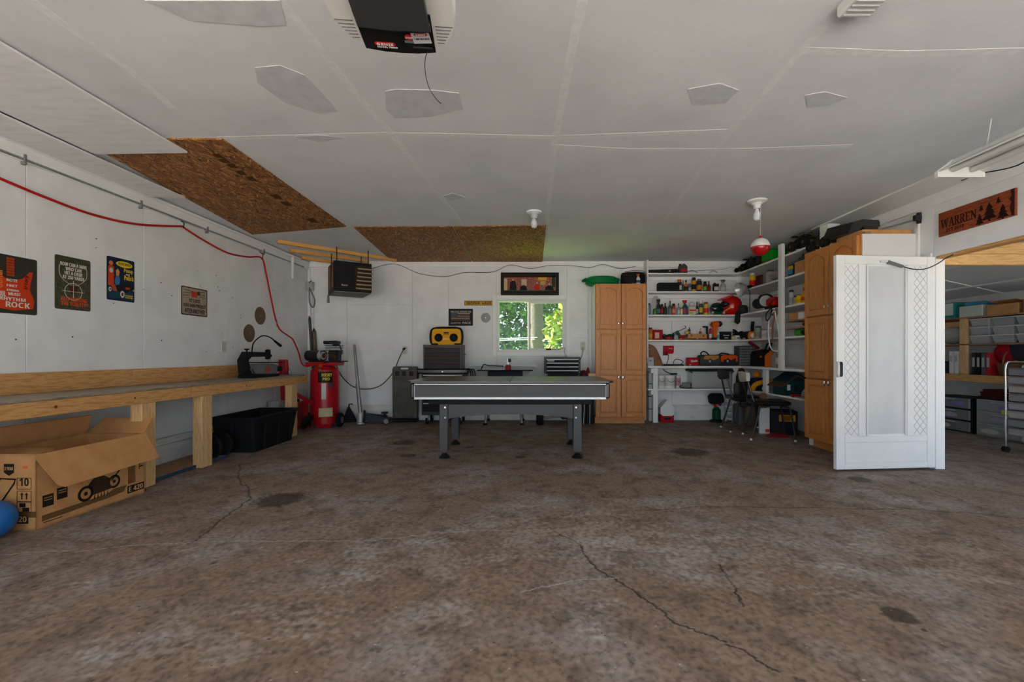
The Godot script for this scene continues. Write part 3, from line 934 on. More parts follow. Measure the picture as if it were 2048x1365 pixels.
	part(t, "crosshair", MB.new().box(Vector3(0, -0.06, 0.0008), Vector3(0.16, 0.003, 0.001), 0, xf), rgb(214, 210, 200, 0.6))
	part(t, "crosshair", MB.new().box(Vector3(0, -0.05, 0.0008), Vector3(0.003, 0.14, 0.001), 0, xf), rgb(214, 210, 200, 0.6))
	part(t, "deer_head", MB.new().prism([Vector2(-0.02, -0.075), Vector2(0.02, -0.075), Vector2(0.03, -0.035), Vector2(0.05, -0.015), Vector2(0.02, -0.018), Vector2(-0.02, -0.018), Vector2(-0.05, -0.015), Vector2(-0.03, -0.035)], 0, 0.0007, xf), rgb(86, 42, 34, 0.6))
	for sx in [-1, 1]:
		var ant := []
		for q in [[0.012, -0.01], [0.05, 0.005], [0.095, 0.05], [0.1, 0.11], [0.085, 0.15]]:
			ant.append(xf * Vector3(sx * q[0], q[1], 0.001))
		part(t, "antler", MB.new().tube(curve(ant, 4), 0.0025, 5), rgb(170, 164, 150, 0.6))
	s = tin_sign("tin_sign", "blue vintage-style tin sign with a fuel pump and a hot rod", 213, 268, 511, 599, rgb(24, 38, 62, 0.35))
	t = s[0]
	w = s[2]
	h = s[3]
	part(t, "ground", MB.new().prism([Vector2(-w / 2 + 0.005, -h / 2 + 0.02), Vector2(w / 2 - 0.005, -h / 2 + 0.02), Vector2(w / 2 - 0.005, -0.1), Vector2(-w / 2 + 0.005, -0.04)], 0, 0.0004, xf), rgb(22, 66, 78, 0.4))
	part(t, "badge", MB.new().prism(circle2(Vector2(0.03, 0.132), Vector2(0.075, 0.026)), 0, 0.0008, xf), rgb(232, 206, 40, 0.5))
	lettering(t, "QUICKIES", 0.12, 0.026, xf, Vector2(0.03, 0.132), rgb(30, 46, 26, 0.5))
	lettering(t, "Pump", 0.085, 0.04, xf, Vector2(0.065, 0.08), rgb(230, 190, 60, 0.5), 0.002, true)
	lettering(t, "and", 0.035, 0.014, xf, Vector2(0.06, 0.054), pw, 0.002, true)
	lettering(t, "Polish", 0.09, 0.04, xf, Vector2(0.07, 0.025), rgb(230, 190, 60, 0.5), 0.002, true)
	part(t, "pump_globe", MB.new().prism(circle2(Vector2(-0.09, 0.125), Vector2(0.018, 0.018), 16), 0, 0.0008, xf), rgb(226, 120, 70, 0.5))
	part(t, "pump", MB.new().prism([Vector2(-0.115, -0.06), Vector2(-0.115, 0.095), Vector2(-0.105, 0.105), Vector2(-0.075, 0.105), Vector2(-0.065, 0.095), Vector2(-0.065, -0.06)], 0, 0.0008, xf), rgb(206, 66, 30, 0.5))
	part(t, "pump_dial", MB.new().prism(circle2(Vector2(-0.09, 0.065), Vector2(0.016, 0.02), 14), 0.0008, 0.0013, xf), rgb(190, 200, 214, 0.5))
	part(t, "figure", MB.new().prism([Vector2(-0.05, -0.05), Vector2(-0.02, -0.05), Vector2(-0.008, 0.0), Vector2(-0.02, 0.03), Vector2(-0.05, 0.02), Vector2(-0.058, -0.02)], 0, 0.0008, xf), rgb(60, 108, 160, 0.5))
	part(t, "figure", MB.new().prism([Vector2(-0.045, 0.025), Vector2(-0.02, 0.03), Vector2(-0.014, 0.065), Vector2(-0.03, 0.09), Vector2(-0.048, 0.07)], 0.0008, 0.0013, xf), rgb(206, 130, 84, 0.5))
	part(t, "car_body", MB.new().prism([Vector2(-0.06, -0.1), Vector2(-0.045, -0.05), Vector2(0.02, -0.03), Vector2(0.1, -0.02), Vector2(0.12, -0.06), Vector2(0.06, -0.1), Vector2(0.0, -0.11)], 0.0008, 0.0014, xf), rgb(24, 24, 34, 0.3))
	part(t, "car_fender", MB.new().prism([Vector2(-0.1, -0.04), Vector2(-0.06, -0.045), Vector2(-0.035, -0.1), Vector2(-0.07, -0.1)], 0.0014, 0.002, xf), rgb(190, 70, 40, 0.3))
	lettering(t, "HOT", 0.04, 0.018, xf, Vector2(0.06, -0.065), rgb(226, 90, 30, 0.5), 0.003)
	for q in [[0.01, -0.12, 0.028], [0.115, -0.075, 0.022], [-0.1, -0.09, 0.018]]:
		var rr: float = minf(q[2], w / 2 - absf(q[0]) - 0.001)
		part(t, "wheel", MB.new().prism(circle2(Vector2(q[0], q[1]), Vector2(rr * 0.7, rr), 18), 0.0016, 0.0022, xf), pw)
		part(t, "wheel_hub", MB.new().prism(circle2(Vector2(q[0], q[1]), Vector2(rr * 0.4, rr * 0.6), 14), 0.0022, 0.0026, xf), rgb(130, 60, 40, 0.5))
	lettering(t, "GET YOUR ROD", 0.07, 0.012, xf, Vector2(0.07, -0.127), rgb(220, 176, 70, 0.5), 0.003)
	lettering(t, "CLEANED HERE", 0.07, 0.012, xf, Vector2(0.07, -0.143), rgb(220, 176, 70, 0.5), 0.003)
	s = tin_sign("tin_sign", "tan tin sign reading it's just one dam project after another", 362, 414, 571, 629, rgb(64, 56, 46, 0.5))
	t = s[0]
	w = s[2]
	h = s[3]
	part(t, "face", MB.new().prism(rrect(w - 0.022, h - 0.022, 0.008), 0, 0.0006, xf), textured(noise_tex(63, 0.02, [[0.2, 150, 128, 108], [0.8, 178, 160, 142]], 4), Vector3(3, 3, 3), 0.5))
	for q in [["IT'S JUST", 0.15, 0.042, 0.0, 0.004], ["ONE DAM PROJECT", 0.3, 0.044, 0.0, -0.046], ["AFTER ANOTHER", 0.27, 0.044, 0.0, -0.097]]:
		lettering(t, q[0], q[1], q[2], xf, Vector2(q[3], q[4]), rgb(40, 34, 30, 0.6))
	part(t, "beaver", MB.new().prism([Vector2(-0.045, 0.045), Vector2(0.03, 0.045), Vector2(0.036, 0.09), Vector2(0.018, 0.105), Vector2(-0.01, 0.1), Vector2(-0.04, 0.112), Vector2(-0.05, 0.08)], 0.0006, 0.0012, xf), rgb(196, 62, 34, 0.6))
	part(t, "beaver_tail", MB.new().prism(circle2(Vector2(0.05, 0.09), Vector2(0.024, 0.02), 14), 0.0006, 0.0011, xf), rgb(70, 54, 40, 0.6))
	for sx in [-1, 1]:
		for k in 3:
			part(t, "twig", MB.new().box(Vector3(sx * 0.1, 0.068 + k * 0.013, 0.001), Vector3(0.1, 0.005, 0.0008), 0, xf * Transform3D(Basis(Vector3(0, 0, 1), sx * (k - 1) * 0.12), Vector3.ZERO)), rgb(74, 60, 50, 0.6))
	# --- painted saw blades ---
	for q in [[520, 632, 0.115, "round brown painted saw blade nearer the red air hose"], [498, 667, 0.112, "round brown painted saw blade just above the scroll saw lamp"]]:
		var c := on_left(q[0], q[1])
		t = thing("saw_blade", q[3], "saw blade", c, "painted saw blades on the left wall")
		var teeth := []
		for k in 60:
			var rr2: float = q[2] * (1.0 if k % 2 == 0 else 0.95)
			teeth.append(Vector2(cos(TAU * k / 60.0), sin(TAU * k / 60.0)) * rr2)
		part(t, "disc", MB.new().prism(teeth, 0.0, 0.003, frame(Vector3(0.002, 0, 0), Vector3(0, 0, -1))), textured(noise_tex(64, 0.03, [[0.2, 62, 42, 28], [0.5, 122, 88, 56], [0.8, 84, 70, 46]], 4), Vector3(4, 4, 4), 0.5))
		part(t, "nail", MB.new().cyl(Vector3(0, 0, 0), Vector3(0.012, 0, 0), 0.006, 0.006, 8), M.chrome)
	outlet(on_left(447, 694), Vector3(0, 0, -1), "beige outlet plate on the left wall near the scroll saw")
	build_bench()
	build_corner()

func outlet(at: Vector3, x: Vector3, label: String, deep := 0.008) -> void:
	var t := thing("outlet", label, "outlet", at - Vector3(0, 0.06, 0))
	var xf := frame(Vector3(0, 0.06, 0), x)
	part(t, "plate", MB.new().prism(rrect(0.075, 0.12, 0.006), 0, deep, xf), rgb(206, 202, 192, 0.4))
	for y in [-0.028, 0.028]:
		part(t, "socket", MB.new().prism(rrect(0.034, 0.03, 0.01), deep, deep + 0.002, xf * Transform3D(Basis(), Vector3(0, y, 0))), rgb(190, 186, 176, 0.4))

func build_bench() -> void:
	var xf0 := -2.93
	var y := 0.735
	var b := thing("workbench", "long pine workbench with grey worn top along the left wall", "workbench", Vector3(-3.2, 0, -2.8))
	var o := b.position
	var zs := [0.9, -0.7, -2.45, -3.85, -5.87]
	for i in zs.size() - 1:
		part(b, "front_rail", MB.new().box(Vector3(xf0 - 0.02, y - 0.045, (zs[i] + zs[i + 1]) / 2) - o, Vector3(0.04, 0.09, zs[i] - zs[i + 1] - 0.003), 0.003), M.pine_z)
		part(b, "top", MB.new().box(Vector3(-3.2, y + 0.009, (zs[i] + zs[i + 1]) / 2) - o, Vector3(0.46, 0.018, zs[i] - zs[i + 1] - 0.003), 0.003), M.bench_top)
	for q in [[0.9, -3.8], [-3.8, -5.6]]:
		part(b, "back_board", MB.new().box(Vector3(XL + 0.022, y + 0.018 + 0.07, (q[0] + q[1]) / 2) - o, Vector3(0.035, 0.14, q[0] - q[1] - 0.004), 0.003), M.pine_z)
	for q in [[-3.38, 0.09], [-4.0, 0.085], [-5.5, 0.085], [-1.2, 0.09]]:
		var leg := part(b, "leg", MB.new().box(Vector3(xf0 - 0.046, (y - 0.09) / 2, q[0]) - o, Vector3(q[1], y - 0.09, 0.04), 0.003), M.pine_y)
		part(b, "leg", MB.new().box(Vector3(xf0 - 0.023, (y - 0.09) / 2, q[0] - 0.065) - o, Vector3(0.04, y - 0.09, 0.088), 0.003), M.pine_y)
	# knots
	for q in [[-2.3, 0.016], [-2.75, 0.01], [-3.3, 0.008], [-4.6, 0.009], [-1.9, 0.01]]:
		part(b, "knot", MB.new().cyl(Vector3(xf0 - 0.001, y - 0.04, q[0]) - o, Vector3(xf0 + 0.0008, y - 0.04, q[0]) - o, q[1], q[1], 10), rgb(120, 66, 30, 0.6))
	# board on the floor under the bench and pipe by the curb
	var fb := thing("floor_board", "plywood board with blue edges lying on the floor under the workbench", "board", Vector3(-3.16, 0.0, -3.9))
	part(fb, "sheet", MB.new().box(Vector3(0, 0.018, 0), Vector3(0.34, 0.022, 0.95), 0.002), wood(52, [186, 146, 100], [140, 92, 56], 2))
	part(fb, "edge", MB.new().box(Vector3(0.172, 0.018, 0), Vector3(0.006, 0.024, 0.95), 0.001), rgb(46, 74, 104, 0.6))
	part(fb, "runner", MB.new().box(Vector3(0, 0.0035, 0), Vector3(0.3, 0.007, 0.9), 0.001), M.shelf_wood)
	var pp := thing("curb_pipe", "painted pipe along the curb under the workbench", "pipe", Vector3(XL + 0.07, 0.2, -3.2))
	part(pp, "tube", MB.new().tube([Vector3(0, 0, 2.4), Vector3(0, 0, -2.2)], 0.014, 8), M.base)
	for z in [1.5, 0.0, -1.5]:
		part(pp, "bracket", MB.new().box(Vector3(-0.014, 0, z), Vector3(0.03, 0.05, 0.02), 0.003), M.galv)
	build_scroll_saw(Vector3(-3.17, y + 0.018, -5.18))
	build_carton()
	# black tote
	var tt := thing("storage_tote", "open black plastic tote on the floor under the end of the workbench", "tote", Vector3(-3.05, 0, -4.98))
	var rings := []
	for q in [[0.0, 0.86], [0.34, 1.0], [0.34, 1.05], [0.37, 1.05], [0.37, 0.97], [0.34, 0.96], [0.03, 0.83]]:
		var ring := []
		for c in rrect(0.46 * q[1], 0.86 * q[1], 0.04):
			ring.append(Vector3(c.x, q[0], -c.y))
		rings.append(ring)
	part(tt, "shell", MB.new().loft(rings), M.black)
	for k in [-0.25, 0.0, 0.25]:
		part(tt, "rib", MB.new().box(Vector3(0.228, 0.17, k), Vector3(0.016, 0.26, 0.03), 0.004, Transform3D(Basis(Vector3(0, 0, 1), -0.08), Vector3(-0.005, 0, 0))), M.black)
	part(tt, "rib", MB.new().box(Vector3(0, 0.17, 0.43), Vector3(0.03, 0.26, 0.016), 0.004), M.black)
	# dumbbell
	var db := thing("dumbbell", "black iron dumbbell with a round plate on the floor beside the tote", "dumbbell", Vector3(-3.08, 0, -4.32))
	for z in [-0.1, 0.06]:
		part(db, "plate", MB.new().lathe([Vector2(0.03, -0.018), Vector2(0.115, -0.016), Vector2(0.122, -0.02), Vector2(0.13, -0.012), Vector2(0.13, 0.012), Vector2(0.122, 0.02), Vector2(0.115, 0.016), Vector2(0.03, 0.018)], 32, Transform3D(Basis(Vector3(1, 0, 0), PI / 2), Vector3(0, 0.132, z))), M.black)
	part(db, "bar", MB.new().cyl(Vector3(0, 0.132, 0.14), Vector3(0, 0.132, -0.2), 0.014, 0.014, 12), M.chrome)
	# white pipe wedges seen behind the tote
	var jar := thing("funnel", "grey plastic funnel standing behind the black tote", "funnel", Vector3(-3.28, 0.0, -5.7))
	part(jar, "cone", MB.new().lathe([Vector2(0.012, 0.0), Vector2(0.014, 0.12), Vector2(0.07, 0.3), Vector2(0.075, 0.42), Vector2(0.07, 0.42), Vector2(0.0, 0.2)], 16), M.lgrey)

func build_scroll_saw(at: Vector3) -> void:
	var t := thing("scroll_saw", "black and grey scroll saw with a gooseneck lamp on the workbench", "scroll saw", at)
	# long axis along -z (away), C-frame opening toward the far end
	var side := frame(Vector3(0, 0, 0), Vector3(0, 0, -1))
	part(t, "base", MB.new().prism([Vector2(-0.22, 0.0), Vector2(0.28, 0.0), Vector2(0.3, 0.03), Vector2(0.1, 0.035), Vector2(-0.2, 0.05)], -0.09, 0.09, side), M.black)
	part(t, "motor_housing", MB.new().prism([Vector2(-0.14, 0.04), Vector2(0.26, 0.03), Vector2(0.28, 0.13), Vector2(0.2, 0.15), Vector2(-0.1, 0.15), Vector2(-0.2, 0.1)], -0.07, 0.075, side), M.grey)
	part(t, "label_plate", MB.new().box(Vector3(0.07, 0.09, 0.076), Vector3(0.1, 0.06, 0.003), 0, side), rgb(170, 70, 50, 0.5))
	part(t, "arm", MB.new().prism([Vector2(-0.3, 0.06), Vector2(-0.16, 0.05), Vector2(-0.2, 0.14), Vector2(-0.22, 0.2), Vector2(-0.17, 0.235), Vector2(0.2, 0.24), Vector2(0.2, 0.29), Vector2(-0.24, 0.295), Vector2(-0.32, 0.2)], -0.03, 0.035, side), M.black)
	part(t, "table", MB.new().prism([Vector2(-0.08, 0.165), Vector2(0.34, 0.16), Vector2(0.34, 0.172), Vector2(-0.08, 0.177)], -0.13, 0.13, side), M.dark)
	part(t, "knob", MB.new().lathe([Vector2(0.008, 0.29), Vector2(0.008, 0.31), Vector2(0.025, 0.32), Vector2(0.025, 0.33), Vector2(0, 0.33)], 10, Transform3D(Basis(), Vector3(0, 0, 0.2))), M.black)
	part(t, "blade_clamp", MB.new().box(Vector3(0.2, 0.265, 0), Vector3(0.05, 0.12, 0.05), 0.01, side).box(Vector3(0.23, 0.25, 0), Vector3(0.07, 0.03, 0.03), 0.005, side), M.black)
	part(t, "blade", MB.new().box(Vector3(0.21, 0.2, 0), Vector3(0.004, 0.1, 0.002), 0, side), M.chrome)
	part(t, "tilt_knob", MB.new().cyl(side * Vector3(0.3, 0.09, 0.0), side * Vector3(0.3, 0.09, 0.11), 0.035, 0.03, 12), M.black)
	part(t, "motor", MB.new().cyl(side * Vector3(0.26, 0.1, 0.0), side * Vector3(0.36, 0.1, 0.0), 0.045, 0.04, 12), M.black)
	part(t, "gooseneck", MB.new().tube(curve([side * Vector3(-0.14, 0.29, 0.02), side * Vector3(-0.12, 0.4, 0.03), side * Vector3(0.0, 0.48, 0.05), side * Vector3(0.12, 0.47, 0.07), side * Vector3(0.22, 0.42, 0.08)]), 0.007, 8), M.black)
	part(t, "lamp_head", MB.new().cyl(side * Vector3(0.2, 0.43, 0.08), side * Vector3(0.3, 0.37, 0.1), 0.012, 0.018, 10), M.black)
	part(t, "cord", MB.new().tube(curve([side * Vector3(-0.2, 0.1, 0.06), side * Vector3(-0.22, 0.04, 0.1), side * Vector3(-0.26, 0.008, 0.1)]), 0.005, 6), M.black)

func build_carton() -> void:
	# big box at the floor: near corner (75, 1062), far corner (288, 985), left edge beyond the frame
	var a := on_floor(72, 1062)
	var b := on_floor(289, 986)
	var dir := (b - a).normalized()
	var l := (b - a).length()
	var nrm := Vector3(dir.z, 0, -dir.x)    # away from the room, toward the wall
	if nrm.x > 0:
		nrm = -nrm
	var t := thing("cardboard_box", "large open cardboard box with printed tiller picture under the workbench", "box", a)
	var xf := Transform3D(Basis(dir, Vector3.UP, -nrm), Vector3.ZERO)   # x along the long side, z out of it
	var h := 0.434
	var dp := 0.44
	# walls; the long front wall has a hand hole
	var hx0 := l * 0.815
	var hx1 := l * 0.905
	part(t, "long_wall", MB.new().box(Vector3(hx0 / 2, h / 2, -0.004), Vector3(hx0, h, 0.008), 0.001, xf).box(Vector3((hx1 + l) / 2, h / 2, -0.004), Vector3(l - hx1, h, 0.008), 0.001, xf).box(Vector3((hx0 + hx1) / 2, 0.05, -0.004), Vector3(hx1 - hx0, 0.1, 0.008), 0.0, xf).box(Vector3((hx0 + hx1) / 2, h - 0.1, -0.004), Vector3(hx1 - hx0, 0.2, 0.008), 0.0, xf), M.card)
	part(t, "end_wall", MB.new().box(Vector3(0.004, h / 2, -dp / 2), Vector3(0.008, h, dp), 0.001, xf), M.card)
	part(t, "end_wall", MB.new().box(Vector3(l - 0.004, h / 2, -dp / 2), Vector3(0.008, h, dp), 0.001, xf), M.card)
	part(t, "long_wall", MB.new().box(Vector3(l / 2, h / 2, -dp), Vector3(l, h, 0.008), 0.001, xf), M.card)
	part(t, "bottom", MB.new().box(Vector3(l / 2, 0.006, -dp / 2), Vector3(l, 0.01, dp), 0.001, xf), M.card)
	# flaps
	part(t, "flap", MB.new().prism([Vector2(-0.02, 0.0), Vector2(l * 1.0, 0.0), Vector2(l * 1.06, -0.2), Vector2(l * 0.12, -0.225), Vector2(l * 0.07, -0.2)], 0.0, 0.006, xf * Transform3D(Basis(Vector3(1, 0, 0), -0.35), Vector3(0, h + 0.004, 0.002))), M.card, "drooping flap of brown cardboard")
	part(t, "flap", MB.new().prism([Vector2(0.0, 0.0), Vector2(l, 0.0), Vector2(l - 0.05, 0.17), Vector2(0.05, 0.17)], 0.0, 0.006, xf * Transform3D(Basis(Vector3(1, 0, 0), 0.55), Vector3(0, h, -dp))), M.card)
	part(t, "flap", MB.new().prism([Vector2(0.0, 0.0), Vector2(dp, 0.0), Vector2(dp - 0.04, 0.15), Vector2(0.04, 0.15)], 0.0, 0.006, xf * Transform3D(Basis(Vector3(0, 0, -1), Vector3(0.75, 0.66, 0), Vector3(-0.66, 0.75, 0)), Vector3(l, h, 0))), M.card)
	part(t, "flap", MB.new().prism([Vector2(0.0, 0.0), Vector2(dp, 0.0), Vector2(dp - 0.04, 0.14), Vector2(0.04, 0.14)], 0.0, 0.006, xf * Transform3D(Basis(Vector3(0, 0, -1), Vector3(0.99, 0.05, 0), Vector3(0.05, 0.99, 0)), Vector3(0.005, h, 0))), M.card)
	# print
	var ink := rgb(40, 30, 22, 0.8)
	var face := xf * Transform3D(Basis(), Vector3(0, 0, 0.0))
	var prt := func(pts: Array, fx: Transform3D, m: Material) -> void:
		part(t, "print", MB.new().prism(pts, 0.0, 0.0006, fx), m)
	prt.call([Vector2(0.03, 0.075), Vector2(l * 0.6, 0.08), Vector2(l * 0.66, 0.1), Vector2(l * 0.8, 0.1), Vector2(l * 0.77, 0.06), Vector2(l * 0.6, 0.05), Vector2(0.03, 0.04)], face, rgb(108, 78, 46, 0.8))
	prt.call([Vector2(0.04, 0.028), Vector2(0.14, 0.028), Vector2(0.14, 0.033), Vector2(0.04, 0.033)], face, ink)
	var wheel := func(c: Vector2, r: float, fx: Transform3D) -> void:
		prt.call(circle2(c, Vector2(r, r), 18), fx, ink)
		part(t, "print", MB.new().prism(circle2(c, Vector2(r * 0.66, r * 0.66), 14), 0.0006, 0.0009, fx), rgb(176, 128, 80, 0.8))
		part(t, "print", MB.new().prism(circle2(c, Vector2(r * 0.25, r * 0.25), 10), 0.0009, 0.0012, fx), ink)
	var cx := l * 0.47
	var page := face
	face = face * Transform3D(Basis(), Vector3(0, -0.04, 0))
	prt.call([Vector2(cx - 0.02, 0.14), Vector2(cx + 0.13, 0.15), Vector2(cx + 0.14, 0.2), Vector2(cx + 0.07, 0.25), Vector2(cx, 0.25), Vector2(cx - 0.05, 0.2)], face, rgb(62, 46, 34, 0.8))
	part(t, "print", MB.new().tube([face * Vector3(cx + 0.12, 0.2, 0), face * Vector3(cx + 0.19, 0.27, 0)], 0.005, 5), ink)
	wheel.call(Vector2(cx - 0.05, 0.165), 0.05, face)
	wheel.call(Vector2(cx + 0.14, 0.19), 0.045, face)
	for k in 5:
		prt.call([Vector2(cx + k * 0.022, 0.11), Vector2(cx + 0.012 + k * 0.022, 0.11), Vector2(cx + 0.008 + k * 0.022, 0.15)], face, ink)
	face = page
	for q in [[l * 0.09, 0.155], [l * 0.2, 0.175]]:
		prt.call([Vector2(q[0] - 0.03, q[1] - 0.035), Vector2(q[0] + 0.03, q[1] - 0.035), Vector2(q[0] + 0.03, q[1] + 0.035), Vector2(q[0] - 0.03, q[1] + 0.035)], face, ink)
		for k in 2:
			part(t, "print", MB.new().box(Vector3(q[0], q[1] + 0.018 - k * 0.014, 0.0009), Vector3(0.045, 0.005, 0.0006), 0, face), rgb(176, 128, 80, 0.8))
	var tag := func(fx: Transform3D, c: Vector2) -> void:
		prt.call([c + Vector2(-0.065, -0.026), c + Vector2(0.065, -0.026), c + Vector2(0.065, 0.026), c + Vector2(-0.065, 0.026)], fx, ink)
		lettering(t, "E 420", 0.11, 0.034, fx, c, rgb(206, 160, 112, 0.8), 0.0012)
	tag.call(face, Vector2(l * 0.9, 0.06))
	lettering(t, "DUAL", 0.15, 0.03, face * Transform3D(Basis(Vector3(0, 0, 1), -PI / 2), Vector3(l * 0.955, 0.26, 0)), Vector2.ZERO, ink, 0.001)
	# end face: x runs toward the room
	var ef := xf * Transform3D(Basis(Vector3(0, 0, 1), Vector3.UP, Vector3(-1, 0, 0)), Vector3(0, 0, -dp))
	prt.call([Vector2(0.0, 0.075), Vector2(dp, 0.075), Vector2(dp, 0.11), Vector2(0.0, 0.11)], ef, rgb(108, 78, 46, 0.8))
	tag.call(ef, Vector2(dp - 0.11, 0.065))
	lettering(t, "10", 0.055, 0.045, ef, Vector2(dp - 0.07, 0.28), ink, 0.001)
	for yy in [0.275, 0.2, 0.14]:
		for k in 4:
			var c2 := Vector2(dp - 0.07, yy - 0.004)
			part(t, "print", MB.new().box(Vector3(c2.x + [0, 0, -0.042, 0.042][k], c2.y + [-0.032, 0.032, 0, 0][k], 0.0004), Vector3([0.084, 0.084, 0.003, 0.003][k], [0.003, 0.003, 0.064, 0.064][k], 0.0006), 0, ef), ink)
	for sx in [-0.014, 0.014]:
		prt.call([Vector2(dp - 0.07 + sx - 0.004, 0.18), Vector2(dp - 0.07 + sx + 0.004, 0.18), Vector2(dp - 0.07 + sx + 0.004, 0.205), Vector2(dp - 0.07 + sx + 0.01, 0.205), Vector2(dp - 0.07 + sx, 0.22), Vector2(dp - 0.07 + sx - 0.01, 0.205), Vector2(dp - 0.07 + sx - 0.004, 0.205)], ef, ink)
	prt.call([Vector2(dp - 0.098, 0.135), Vector2(dp - 0.062, 0.135), Vector2(dp - 0.062, 0.158), Vector2(dp - 0.098, 0.158)], ef, ink)
	prt.call([Vector2(dp - 0.08, 0.108), Vector2(dp - 0.04, 0.108), Vector2(dp - 0.04, 0.132), Vector2(dp - 0.08, 0.132)], ef, ink)
	prt.call([Vector2(dp - 0.19, 0.385), Vector2(dp - 0.13, 0.385), Vector2(dp - 0.13, 0.335), Vector2(dp - 0.16, 0.315), Vector2(dp - 0.19, 0.335)], ef, ink)
	lettering(t, "2 YEAR", 0.05, 0.018, ef, Vector2(dp - 0.16, 0.358), rgb(206, 160, 112, 0.8), 0.0012)
	part(t, "price_sticker", MB.new().box(Vector3(dp - 0.065, 0.365, 0.0006), Vector3(0.028, 0.014, 0.001), 0, ef), rgb(236, 100, 60, 0.6))
	part(t, "print", MB.new().tube([ef * Vector3(dp - 0.26, 0.2, 0), ef * Vector3(dp - 0.21, 0.3, 0), ef * Vector3(dp - 0.12, 0.295, 0), ef * Vector3(dp - 0.13, 0.27, 0), ef * Vector3(dp - 0.2, 0.17, 0)], 0.005, 5), ink)
	# blue ball
	var bl := thing("exercise_ball", "shiny blue rubber ball on the floor against the cardboard box", "ball", Vector3(-2.975, 0, -2.455))
	part(bl, "skin", MB.new().ball(Vector3(0, 0.105, 0), Vector3.ONE * 0.105, 28, 18), rgb(24, 100, 168, 0.25))
	part(bl, "valve", MB.new().cyl(Vector3(0.06, 0.125, 0.08), Vector3(0.064, 0.127, 0.085), 0.008, 0.008, 10), M.plain_white)

